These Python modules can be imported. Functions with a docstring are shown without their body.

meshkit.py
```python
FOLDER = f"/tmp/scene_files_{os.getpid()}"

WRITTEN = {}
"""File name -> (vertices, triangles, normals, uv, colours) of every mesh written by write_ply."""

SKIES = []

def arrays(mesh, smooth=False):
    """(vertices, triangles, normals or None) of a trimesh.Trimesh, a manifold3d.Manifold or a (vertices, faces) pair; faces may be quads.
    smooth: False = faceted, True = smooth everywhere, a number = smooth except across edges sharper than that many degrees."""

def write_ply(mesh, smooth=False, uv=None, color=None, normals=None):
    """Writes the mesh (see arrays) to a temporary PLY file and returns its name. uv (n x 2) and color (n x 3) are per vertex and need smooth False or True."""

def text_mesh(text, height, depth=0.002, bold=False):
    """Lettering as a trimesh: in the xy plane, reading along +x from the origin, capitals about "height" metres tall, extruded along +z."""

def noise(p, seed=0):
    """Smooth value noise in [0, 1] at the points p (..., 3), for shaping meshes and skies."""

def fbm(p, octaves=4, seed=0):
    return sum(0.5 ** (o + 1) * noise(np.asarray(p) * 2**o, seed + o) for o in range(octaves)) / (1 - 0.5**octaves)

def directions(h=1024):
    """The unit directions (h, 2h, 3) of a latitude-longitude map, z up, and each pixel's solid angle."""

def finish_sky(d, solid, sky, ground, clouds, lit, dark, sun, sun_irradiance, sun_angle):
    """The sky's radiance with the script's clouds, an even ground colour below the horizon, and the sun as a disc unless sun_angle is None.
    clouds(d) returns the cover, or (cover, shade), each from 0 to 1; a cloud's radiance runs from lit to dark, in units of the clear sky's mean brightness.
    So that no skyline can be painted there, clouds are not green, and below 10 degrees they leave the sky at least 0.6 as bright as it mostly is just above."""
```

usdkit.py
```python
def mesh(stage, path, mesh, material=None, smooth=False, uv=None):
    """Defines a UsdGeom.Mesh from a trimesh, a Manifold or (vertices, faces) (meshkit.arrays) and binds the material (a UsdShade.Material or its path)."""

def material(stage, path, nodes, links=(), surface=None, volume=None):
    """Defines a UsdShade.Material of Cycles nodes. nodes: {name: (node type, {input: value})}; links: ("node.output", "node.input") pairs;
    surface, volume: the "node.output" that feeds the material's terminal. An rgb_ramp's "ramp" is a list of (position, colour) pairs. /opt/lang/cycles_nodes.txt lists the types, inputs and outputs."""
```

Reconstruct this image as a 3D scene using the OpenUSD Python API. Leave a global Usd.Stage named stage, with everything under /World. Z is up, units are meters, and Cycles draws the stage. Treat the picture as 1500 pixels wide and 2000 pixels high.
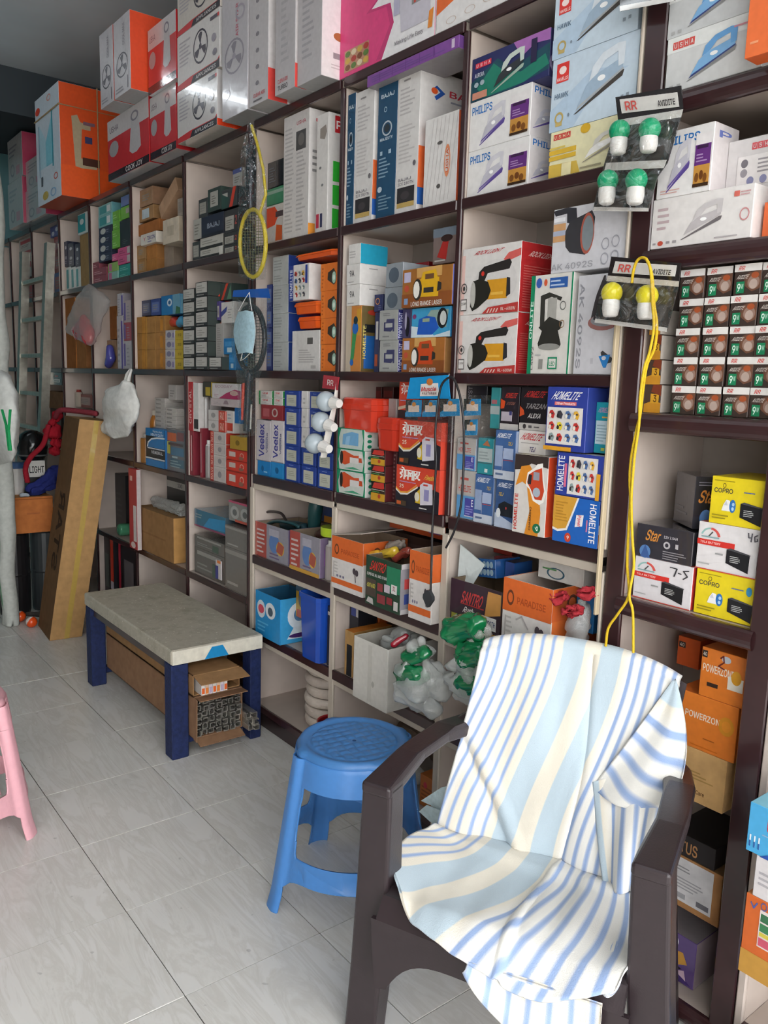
import math, random
import numpy as np, trimesh, manifold3d, usdkit, meshkit
from shapely.geometry import Polygon, LineString, Point, box as sbox
from shapely.ops import unary_union
from shapely import affinity
from pxr import Usd, UsdGeom, UsdLux, UsdShade, Gf, Sdf, Vt

stage = Usd.Stage.CreateInMemory()
UsdGeom.SetStageUpAxis(stage, UsdGeom.Tokens.z)
UsdGeom.SetStageMetersPerUnit(stage, 1.0)
UsdGeom.Xform.Define(stage, '/World')
rnd = random.Random(7)

# ------------------------------------------------------------------ camera, sky, lights, exposure
CAM = np.array([0.0, 0.0, 1.52])
ROT = np.array([[0.61393221, 0.78879497, 0.02982844], [0.14213919, -0.07330082, -0.98712889], [-0.77645586, 0.61027001, -0.15712042]])
FPX = 1579.9
cam = UsdGeom.Camera.Define(stage, '/World/camera')
mt = Gf.Matrix4d(1)
for r_, v_ in enumerate((ROT[0], -ROT[1], -ROT[2], CAM)):
    mt.SetRow(r_, Gf.Vec4d(*[float(q) for q in v_], 1.0 if r_ == 3 else 0.0))
cam.AddTransformOp().Set(mt)
cam.CreateHorizontalApertureAttr(36.0)
cam.CreateVerticalApertureAttr(48.0)
cam.CreateFocalLengthAttr(36.0 * FPX / 1500)
cam.CreateClippingRangeAttr(Gf.Vec2f(0.05, 200))
cam.CreateFStopAttr(0.0)
cam.CreateExposureAttr(-0.8)

LOOKS = '/World/Looks'
def mat(name, nodes, links=(), surface='p.BSDF'):
    return usdkit.material(stage, f'{LOOKS}/{name}', nodes, links, surface=surface)

def lin(c):
    """'#rrggbb' (or a tuple) to linear colour"""
    if isinstance(c, str):
        c = c.lstrip('#')
        if len(c) == 3: c = ''.join(q * 2 for q in c)
        c = [int(c[i:i + 2], 16) / 255 for i in (0, 2, 4)]
    c = np.asarray(c, float)
    return np.where(c <= 0.04045, c / 12.92, ((c + 0.055) / 1.055) ** 2.4)

dome = UsdLux.DomeLight.Define(stage, '/World/sky')
dome.CreateIntensityAttr(1.0)
dome.CreateColorAttr(Gf.Vec3f(3.34, 3.36, 3.38))          # bright overcast day outside the open shop front
TUBE_POWER = 30.0

# ------------------------------------------------------------------ helpers
def ray(x, y):
    return ROT.T @ np.array([(x - 750) / FPX, (y - 1000) / FPX, 1.0])
def onY(x, y, Y=1.70):
    """the point of the plane Y that the photograph shows at pixel x, y"""
    d = ray(x, y); return CAM + d * (Y / d[1])
def onZ(x, y, Z=0.0):
    d = ray(x, y); return CAM + d * ((Z - CAM[2]) / d[2])
def rad(w, p):
    """the size that w pixels of the photograph have at the distance of point p"""
    return w * float(ROT[2] @ (np.asarray(p) - CAM)) / FPX
def onX(x, y, X):
    d = ray(x, y); return CAM + d * (X / d[0])

USED = {}
def numbered(name, parent='/World'):
    k = (parent, name)
    USED[k] = USED.get(k, -1) + 1
    return name if USED[k] == 0 else f'{name}_{USED[k]:03d}'

def tag(p, label=None, cat=None, group=None, kind=None):
    for k, v in (('label', label), ('category', cat), ('group', group), ('kind', kind)):
        if v: p.SetCustomDataByKey(k, v)
    return p

LOC = {}
def thing(name, label, cat, loc=(0, 0, 0), rot=(0, 0, 0), group=None, kind=None):
    path = '/World/' + numbered(name)
    x = UsdGeom.Xform.Define(stage, path)
    x.AddTranslateOp().Set(Gf.Vec3d(*map(float, loc)))
    if any(rot): x.AddRotateXYZOp().Set(Gf.Vec3f(*map(float, rot)))
    LOC[path] = np.array(loc, float)
    return tag(x.GetPrim(), label, cat, group, kind)

def dup(src, loc, rot=(0, 0, 0), label=None, group=None):
    cd = src.GetCustomData()
    base = src.GetName()
    if base[-4:-3] == '_' and base[-3:].isdigit(): base = base[:-4]
    path = '/World/' + numbered(base)
    x = UsdGeom.Xform.Define(stage, path)
    x.GetPrim().GetReferences().AddInternalReference(src.GetPath())
    x.ClearXformOpOrder()
    x.AddTranslateOp().Set(Gf.Vec3d(*map(float, loc)))
    x.AddRotateXYZOp().Set(Gf.Vec3f(*map(float, rot)))
    x.GetPrim().SetInstanceable(True)
    return tag(x.GetPrim(), label or cd.get('label'), cd.get('category'), group or cd.get('group'))

class MB:
    """collects coloured pieces and makes them ONE mesh"""
    def __init__(s): s.v, s.f, s.c, s.n = [], [], [], 0
    def add(s, v, f, col):
        v, f = np.asarray(v, float), np.asarray(f, int)
        if f.shape[1] == 4: f = np.vstack([f[:, [0, 1, 2]], f[:, [0, 2, 3]]])
        col = lin(col) if isinstance(col, str) else np.asarray(col, float)
        s.v.append(v); s.f.append(f + s.n); s.c.append(np.broadcast_to(col, (len(v), 3))); s.n += len(v)
        return s
    def mesh(s, m, col): return s.add(*meshkit.arrays(m)[:2], col)
    def quad(s, p, col): return s.add(p, [[0, 1, 2], [0, 2, 3]], col)
    def box(s, x0, x1, y0, y1, z0, z1, col='#888888', b=0.0, faces={}):
        """a box, its edges chamfered by b; faces: colours of front(-y) back left right top bottom"""
        lo, hi = np.array([x0, y0, z0]), np.array([x1, y1, z1])
        b = min(b, 0.45 * float((hi - lo).min()))
        names = {(1, -1): 'front', (1, 1): 'back', (0, -1): 'left', (0, 1): 'right', (2, 1): 'top', (2, -1): 'bottom'}
        def corner(sg, ax):
            p = np.where(np.array(sg) > 0, hi, lo).astype(float)
            for k in range(3):
                if k != ax: p[k] -= sg[k] * b
            return p
        for (ax, sn), nm in names.items():
            a1, a2 = [k for k in range(3) if k != ax]
            q = []
            for s1, s2 in ((-1, -1), (1, -1), (1, 1), (-1, 1)):
                sg = [0, 0, 0]; sg[ax], sg[a1], sg[a2] = sn, s1, s2
                q.append(corner(sg, ax))
            if np.dot(np.cross(q[1] - q[0], q[2] - q[0])[ax], sn) < 0: q = q[::-1]
            s.quad(q, faces.get(nm, col))
        if b > 0:
            c = faces.get('edge', faces.get('front', col)); ctr = (lo + hi) / 2
            def face(q):
                q = [np.asarray(k) for k in q]
                if np.dot(np.cross(q[1] - q[0], q[2] - q[0]), np.mean(q, 0) - ctr) < 0: q = q[::-1]
                s.add(q, [[0, 1, 2]] if len(q) == 3 else [[0, 1, 2], [0, 2, 3]], c)
            for ax in range(3):
                a1, a2 = [k for k in range(3) if k != ax]
                for s1 in (-1, 1):
                    for s2 in (-1, 1):
                        q = []
                        for e, fa in ((-1, a1), (1, a1), (1, a2), (-1, a2)):
                            sg = [0, 0, 0]; sg[ax], sg[a1], sg[a2] = e, s1, s2
                            q.append(corner(sg, fa))
                        face(q)
            for sg in np.ndindex(2, 2, 2):
                sg = [2 * k - 1 for k in sg]; face([corner(sg, k) for k in range(3)])
        return s
    def prism(s, poly, z0, z1, col, T=None, top=None):
        """shapely polygon extruded along local z; T maps (n,3) local points"""
        for g in getattr(poly, 'geoms', [poly]):
            if g.area < 1e-9: continue
            m = trimesh.creation.extrude_polygon(g, z1 - z0, engine='earcut')
            v = np.array(m.vertices) + [0, 0, z0]
            s.add(T(v) if T else v, m.faces, col)
        return s
    def tube(s, pts, r, col, n=8, cap=True, flat=None):
        pts = np.asarray(pts, float); N = len(pts)
        rr = np.broadcast_to(np.asarray(r, float), (N,))
        t = np.gradient(pts, axis=0); t /= np.maximum(np.linalg.norm(t, axis=1, keepdims=True), 1e-9)
        u = np.cross(t[0], [0, 0, 1.0] if abs(t[0][2]) < .9 else [1.0, 0, 0]); u /= np.linalg.norm(u)
        V = []
        for i in range(N):
            u = u - t[i] * np.dot(u, t[i]); u /= max(np.linalg.norm(u), 1e-9); w = np.cross(t[i], u)
            a = np.arange(n) * 2 * np.pi / n
            V.append(pts[i] + rr[i] * (np.cos(a)[:, None] * u + (flat or 1) * np.sin(a)[:, None] * w))
        F = [[i * n + k, i * n + (k + 1) % n, (i + 1) * n + (k + 1) % n, (i + 1) * n + k] for i in range(N - 1) for k in range(n)]
        V = np.vstack(V); F = np.array(F)
        F = np.vstack([F[:, [0, 1, 2]], F[:, [0, 2, 3]]])
        if cap:
            V = np.vstack([V, pts[0], pts[-1]]); a, b = len(V) - 2, len(V) - 1
            F = np.vstack([F, [[a, (k + 1) % n, k] for k in range(n)], [[b, (N - 1) * n + k, (N - 1) * n + (k + 1) % n] for k in range(n)]])
        return s.add(V, F, col)
    def lathe(s, prof, col, n=24, T=None, sy=1.0):
        """profile [(r, z)...] turned round z; col may be one colour per profile point"""
        prof = np.asarray(prof, float); a = np.arange(n) * 2 * np.pi / n; N = len(prof)
        V = np.stack([prof[:, :1] * np.cos(a), sy * prof[:, :1] * np.sin(a), np.broadcast_to(prof[:, 1:2], (N, n))], -1).reshape(-1, 3)
        F = [[i * n + k, i * n + (k + 1) % n, (i + 1) * n + (k + 1) % n, (i + 1) * n + k] for i in range(N - 1) for k in range(n)]
        if isinstance(col, list) and isinstance(col[0], str):
            col = np.repeat(np.array([lin(c) for c in col]), n, 0)
        return s.add(T(V) if T else V, F, col)
    def xf(s, A, t=(0, 0, 0)):
        s.v = [v @ np.asarray(A, float).T + np.asarray(t, float) for v in s.v]; return s
    def build(s, name, material, parent=None, smooth=False, local=False, label=None):
        """one mesh under parent (world coordinates unless local) or top-level"""
        pp = str(parent.GetPath()) if parent else '/World'
        path = pp + '/' + numbered(name, pp)
        v, f, c = np.vstack(s.v), np.vstack(s.f), np.vstack(s.c)
        u, f = np.unique(f, return_inverse=True); f = f.reshape(-1, 3); v, c = v[u], c[u]
        if parent and not local:
            q = '/'.join(pp.split('/')[:3])
            if q in LOC: v = v - LOC[q]
        n = None
        if smooth:
            c8 = np.round(v, 6)
            m = trimesh.Trimesh(v, f, process=False)
            if smooth is True:
                key = np.unique(c8, axis=0, return_inverse=True)[1].ravel()
                fn = np.cross(v[f[:, 1]] - v[f[:, 0]], v[f[:, 2]] - v[f[:, 0]])
                acc = np.zeros((key.max() + 1, 3))
                for k in range(3): np.add.at(acc, key[f[:, k]], fn)
                n = acc[key]; n /= np.maximum(np.linalg.norm(n, axis=1, keepdims=True), 1e-12)
        m = UsdGeom.Mesh.Define(stage, path)
        m.CreatePointsAttr(Vt.Vec3fArray.FromNumpy(v.astype(np.float32)))
        m.CreateFaceVertexCountsAttr(Vt.IntArray.FromNumpy(np.full(len(f), 3, np.int32)))
        m.CreateFaceVertexIndicesAttr(Vt.IntArray.FromNumpy(f.astype(np.int32).ravel()))
        m.CreateSubdivisionSchemeAttr('none')
        if n is not None:
            m.CreateNormalsAttr(Vt.Vec3fArray.FromNumpy(n.astype(np.float32))); m.SetNormalsInterpolation('vertex')
        UsdGeom.PrimvarsAPI(m).CreatePrimvar('col', Sdf.ValueTypeNames.Color3fArray, 'vertex').Set(Vt.Vec3fArray.FromNumpy(c.astype(np.float32)))
        UsdShade.MaterialBindingAPI.Apply(m.GetPrim()).Bind(material)
        if label: tag(m.GetPrim(), label)
        return m.GetPrim()

def solid(name, pts_r, voxel=0.012, bones=None, smooth=8):
    """hull of spheres along bones, smoothed: bags, cloth bundles"""
    out = manifold3d.Manifold()
    sph = []
    for p, r in pts_r:
        sph.append(manifold3d.Manifold.sphere(r, 20).translate([float(q) for q in p]))
    for a, b in (bones or [(i, i + 1) for i in range(len(sph) - 1)]):
        out = out + manifold3d.Manifold.batch_hull([sph[a], sph[b]])
    m = out.refine_to_length(voxel).to_mesh()
    tm = trimesh.Trimesh(m.vert_properties[:, :3], m.tri_verts)
    trimesh.smoothing.filter_taubin(tm, iterations=smooth)
    return tm

# ------------------------------------------------------------------ materials
A = ('attribute', {'attribute': 'col'})
def colmat(name, rough=0.5, spec=0.4, noise=0.06, nscale=60, coat=0.0, bump=0.0, bscale=300, metallic=0.0, **kw):
    nodes = {'a': A, 'g': ('geometry', {}), 'n': ('noise_texture', {'scale': nscale, 'detail': 4}),
             'r': ('map_range', {'from_min': .3, 'from_max': .7, 'to_min': 1 - noise, 'to_max': 1 + noise}),
             'm': ('vector_math', {'math_type': 'scale'}),
             'p': ('principled_bsdf', {'roughness': rough, 'specular_ior_level': spec, 'coat_weight': coat, 'metallic': metallic, **kw})}
    links = [('g.position', 'n.vector'), ('n.fac', 'r.value'), ('a.vector', 'm.vector1'), ('r.result', 'm.scale'), ('m.vector', 'p.base_color')]
    if bump:
        nodes['bn'] = ('noise_texture', {'scale': bscale, 'detail': 3}); nodes['b'] = ('bump', {'strength': bump, 'distance': 0.004})
        links += [('g.position', 'bn.vector'), ('bn.fac', 'b.height'), ('b.normal', 'p.normal')]
    return mat(name, nodes, links)
CARD = colmat('printed_card', 0.42, 0.4, 0.05)
MATTE = colmat('matte_card', 0.8, 0.2, 0.10, 40)
KRAFT = colmat('kraft_card', 0.85, 0.15, 0.12, 25, bump=0.15)
GLOSS = colmat('glossy_print', 0.16, 0.6, 0.04, coat=0.5, bump=0.35, bscale=14)
PLAST = colmat('moulded_plastic', 0.35, 0.5, 0.03, bump=0.05, bscale=400)
SHINY = colmat('shiny_plastic', 0.15, 0.5, 0.02)
CLOTH = colmat('cloth', 0.95, 0.1, 0.10, 80, bump=0.4, bscale=500)
METAL = colmat('grey_metal', 0.35, 0.5, 0.15, 30, metallic=0.8)
LAMI = colmat('cream_laminate', 0.55, 0.35, 0.06, 12)
WOOD = colmat('maroon_gloss_wood', 0.28, 0.5, 0.15, 18, coat=0.3)
WALLM = colmat('painted_wall', 0.9, 0.1, 0.05, 3)
FOIL = colmat('silver_foil', 0.25, 0.6, 0.1, 50, metallic=0.6, bump=0.5, bscale=120)
def film(name, tint=(1, 1, 1), base=0.10, rough=0.12, milk=0.0, milkcol=(.8, .8, .8)):
    nodes = {'t': ('transparent_bsdf', {'color': tint}), 'g': ('glossy_bsdf', {'color': (1, 1, 1), 'roughness': rough}),
             'd': ('diffuse_bsdf', {'color': milkcol}), 'tr': ('translucent_bsdf', {'color': milkcol}), 'md': ('mix_closure', {'fac': 0.4}), 'f': ('layer_weight', {'blend': .5}), 'pw': ('math', {'math_type': 'power', 'value2': 4.0}), 'sc': ('math', {'math_type': 'multiply', 'value2': .5}),
             'geo': ('geometry', {}), 'n': ('noise_texture', {'scale': 22, 'detail': 2, 'distortion': 1.0}), 'b': ('bump', {'strength': 0.7, 'distance': 0.03}),
             'ad': ('math', {'math_type': 'add', 'value2': base, 'use_clamp': True}),
             'm1': ('mix_closure', {'fac': milk}), 'm2': ('mix_closure', {})}
    links = [('geo.position', 'n.vector'), ('n.fac', 'b.height'), ('b.normal', 'g.normal'), ('f.facing', 'pw.value1'), ('pw.value', 'sc.value1'), ('sc.value', 'ad.value1'),
             ('d.BSDF', 'md.closure1'), ('tr.BSDF', 'md.closure2'), ('t.BSDF', 'm1.closure1'), ('md.closure', 'm1.closure2'),
             ('ad.value', 'm2.fac'), ('m1.closure', 'm2.closure1'), ('g.BSDF', 'm2.closure2')]
    return mat(name, nodes, links, surface='m2.closure')
FILM = film('clear_plastic_film', base=0.08, rough=0.16)
MILKY = film('milky_polythene', base=0.05, rough=0.3, milk=0.55, milkcol=(.75, .77, .75))

# ------------------------------------------------------------------ the room
def shell(name, x0, x1, y0, y1, z0, z1, col, m=None):
    return tag(MB().box(x0, x1, y0, y1, z0, z1, col).build(name, m or WALLM), kind='structure')
ZC = 3.45
XE, XO, YB, YN = -7.8, 1.5, 2.08, -2.7
shell('wall_back', XE - .1, XO, YB, YB + .1, -.05, ZC + .1, '#b9b2ad')
shell('wall_left', XE - .1, XE, YN, YB, -.05, ZC + .1, '#6f9aa0')
shell('wall_front', XE - .1, XO, YN - .1, YN, -.05, ZC + .1, '#8f877e')
shell('ceiling', XE - .1, XO, YN - .1, YB + .1, ZC, ZC + .12, '#c3ccd2')
shell('ceiling_beam', XE + .8, XE + 1.9, YN, YB, ZC - .28, ZC, '#3a4044')
shell('pavement', XO, XO + 9, YN - 5, YB + 5, -.3, -.06, '#a8a298')

# floor: grout bed and separate tiles
FLOORM = mat('marbled_floor_tile', {
    'g': ('geometry', {}), 'oi': ('object_info', {}), 'cx': ('combine_xyz', {}), 'sh': ('vector_math', {'math_type': 'add'}),
    'sc': ('math', {'math_type': 'multiply', 'value2': 37.0}),
    'mp': ('mapping', {'rotation': (0, 0, 0.87), 'scale': (2.2, 12, 6)}), 'n': ('noise_texture', {'scale': 1.1, 'detail': 7, 'roughness': .62, 'distortion': 1.4}),
    'r': ('rgb_ramp', {'ramp': [(0, lin('#b3afa8')), (.30, lin('#cac7c1')), (.42, lin('#d8d6d1')), (.50, lin('#cecbc5')), (.58, lin('#dad8d4')), (1, lin('#d2cfc9'))]}),
    'dn': ('noise_texture', {'scale': 2.3, 'detail': 3}), 'dr': ('map_range', {'from_min': .3, 'from_max': .7, 'to_min': .93, 'to_max': 1.05}),
    'sp': ('noise_texture', {'scale': 38, 'detail': 1}), 'spr': ('map_range', {'from_min': .74, 'from_max': .80, 'to_min': 1.0, 'to_max': .75, 'clamp': True}),
    'm': ('vector_math', {'math_type': 'scale'}), 'm2': ('vector_math', {'math_type': 'scale'}),
    'p': ('principled_bsdf', {'roughness': .30, 'specular_ior_level': .45})},
    [('oi.random', 'sc.value1'), ('sc.value', 'cx.x'), ('sc.value', 'cx.y'), ('g.position', 'sh.vector1'), ('cx.vector', 'sh.vector2'), ('sh.vector', 'mp.vector'), ('mp.vector', 'n.vector'),
     ('n.fac', 'r.fac'), ('g.position', 'dn.vector'), ('dn.fac', 'dr.value'), ('g.position', 'sp.vector'), ('sp.fac', 'spr.value'), ('r.color', 'm.vector1'), ('dr.result', 'm.scale'),
     ('m.vector', 'm2.vector1'), ('spr.result', 'm2.scale'), ('m2.vector', 'p.base_color')])
floor = thing('floor', None, None, kind='structure')
MB().box(XE, XO, YN, YB, -.06, -.0035, '#4b4742').build('grout_bed', MATTE, floor)
TS = 0.40
for i in range(-14, 10):
    for j in range(-9, 4):
        x0, y0 = -2.496 + TS * i, 0.750 + TS * j
        a, b, c, d = max(x0 + .0012, XE), min(x0 + TS - .0012, XO), max(y0 + .0012, YN), min(y0 + TS - .0012, YB)
        if b - a < .02 or d - c < .02 or y0 > 1.75: continue
        dz = rnd.uniform(-.0006, .0006)
        MB().box(a, b, c, d, -.0033, dz, '#d8d6d1', b=.0004).build('tile', FLOORM, floor)

# ceiling tube lights: the lamps that light the shop
def tube_light(cx, cy, along, label, power):
    t = thing('tube_light', label, 'ceiling light', (cx, cy, ZC - .05))
    L = 1.15
    ax = np.array([1.0, 0, 0]) if along == 'x' else np.array([0, 1.0, 0]); o = np.array([cx, cy, 0])
    e = o - ax * L / 2; f_ = o + ax * L / 2; pr = np.array([ax[1], ax[0], 0])
    lo, hi = np.minimum(e, f_) - pr * .03, np.maximum(e, f_) + pr * .03
    MB().box(lo[0], hi[0], lo[1], hi[1], ZC - .035, ZC - .001, '#e8e8e8', b=.004).build('batten', PLAST, t)
    MB().tube([e + ax * .03 + [0, 0, ZC - .052], f_ - ax * .03 + [0, 0, ZC - .052]], .014, '#ffffff', n=12).build('tube', TUBEM, t)
TUBEM = mat('lit_tube', {'p': ('emission', {'color': (.88, .95, 1.0), 'strength': TUBE_POWER})}, surface='p.emission')
tube_light(-5.3, .50, 'y', 'white tube light across the ceiling near the far end of the shop', 1)
tube_light(-2.4, -.3, 'x', 'white tube light along the middle of the ceiling', 1)
tube_light(-.3, -.6, 'x', 'white tube light on the ceiling just inside the open shop front', 1)

# ------------------------------------------------------------------ wall shelving: four units of uprights and boards
CREAM, CREAM2, MAROON, BEIGE, BACKC = '#c2b4aa', '#b5a89e', '#372022', '#bdb2a4', '#a79f97'  # second cream, for the boards, is darkened: shade of their undersides in the colour
YF, YBK = 1.70, 2.03
SHELVES = []      # (x0, x1, z of the upper side)
UPR = []
def upright(t, X, z0, z1, w=.020, fw=.028, fcol=MAROON, fm=None):
    p = MB().box(X - w / 2, X + w / 2, YF, YBK - .012, z0, z1, CREAM).build('upright', LAMI, t)
    pr = MB().box(X - fw / 2, X + fw / 2, YF - .012, YF - .0005, z0, z1, fcol, b=.003).build('edge_strip', fm or WOOD, p)
    UPR.append((X, z0, z1, max(w, fw) / 2))
def shelf(t, x0, x1, z, th=.022, tc=MAROON, tz=.030, lip=None, yf=None, round_=0):
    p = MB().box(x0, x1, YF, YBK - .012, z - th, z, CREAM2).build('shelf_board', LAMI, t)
    if round_:
        a = np.linspace(-math.pi / 2, math.pi / 2, 9)
        prof = [(YF - .0005, z - tz)] + [(YF - .010 - .014 * math.cos(q), z - tz / 2 + tz / 2 * math.sin(q)) for q in a] + [(YF - .0005, z)]
        n = len(prof)
        V = [(x, y, zz) for x in (x0, x1) for y, zz in prof]
        F = [[k, n + k, n + (k + 1) % n, (k + 1) % n] for k in range(n)]
        MB().add(V, F, tc).build('edging', WOOD, p, smooth=False)
    else:
        MB().box(x0, x1, YF - .014, YF - .0005, z - tz, z + .001, tc, b=.003).build('edging', WOOD, p)
    if lip: MB().box(x0, x1, YF - .008, YF - .0005, z - tz - lip, z - tz - .0005, BEIGE, b=.002).build('lower_edging', LAMI, p)
    SHELVES.append((x0, x1, z))
def unit(label, X0, X1, ups, rows, z1, lower=None, **kw):
    t = thing('shelf_unit', label, 'shelving', ((X0 + X1) / 2, YF, 0))
    MB().box(X0, X1, YBK - .010, YBK, .02, z1, BACKC).build('back_panel', LAMI, t)
    return t

# far unit (left)
UL = unit('tall cream shelving with dark edges running along the far half of the wall', -7.3, -3.098, None, None, 2.53)
xs = [-7.28, -6.95, -6.35, -5.70, -5.10, -4.43, -3.75, -3.110]
for X in xs: upright(UL, X, .0, 2.515, fw=.022)
for a, b in zip(xs, xs[1:]):
    for z, lp in ((2.545, None), (2.058, None), (1.556, None), (1.042, None), (.555, None), (.095, None)):
        shelf(UL, a + .0105, b - .0105, z, lip=lp)
# middle unit
UM = unit('cream shelving with maroon edges behind the blue stool and the striped chair', -3.093, -1.2345, None, None, 2.53)
xs = [-3.078, -2.45, -1.835, -1.2395]
for X in xs:
    k = X > -1.3
    upright(UM, X, 1.118, 2.515, w=.010 if k else .02, fw=.010 if k else .022, fcol=BEIGE if k else MAROON, fm=LAMI if k else None)
    upright(UM, X, .0, 1.06, w=.010 if k else .024, fw=.010 if k else .030, fcol=BEIGE, fm=LAMI)
for a, b in zip(xs, xs[1:]):
    for z, lp in ((2.545, None), (2.058, None), (1.556, None), (1.117, .026), (.765, .022), (.432, .022), (.095, None)):
        shelf(UM, a + .0105, b - .0105, z, lip=lp, tz=.038 if lp else .030)
MB().box(-3.09, -1.24, YF - .002, YF, .0, .06, '#2a1a1c').build('kick_board', WOOD, UM)
# right unit: heavier posts and rounded edges
UR = unit('narrow cream shelving bay with thick rounded maroon edges beside the chair', -1.225, -.792, None, None, 3.0)
for X in (-1.203, -.818): upright(UR, X, .0, 3.0, w=.030, fw=.055)
for z in (2.66, 2.183, 1.845, 1.468, 1.012, .05): shelf(UR, -1.187, -.834, z, th=.03, tz=.046, round_=1)
# next bay, at the picture's right edge
UN = unit('cream shelving bay at the open end holding the boxes cut by the photo edge', -.788, .0, None, None, 3.0)
for X in (-.778, -.012): upright(UN, X, .0, 3.0, w=.018, fw=.020, fcol=CREAM, fm=LAMI)
for z in (2.183, 1.845, 1.468, 1.012, .555, .10): shelf(UN, -.768, -.023, z, th=.03, tz=.040, round_=1)

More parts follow.
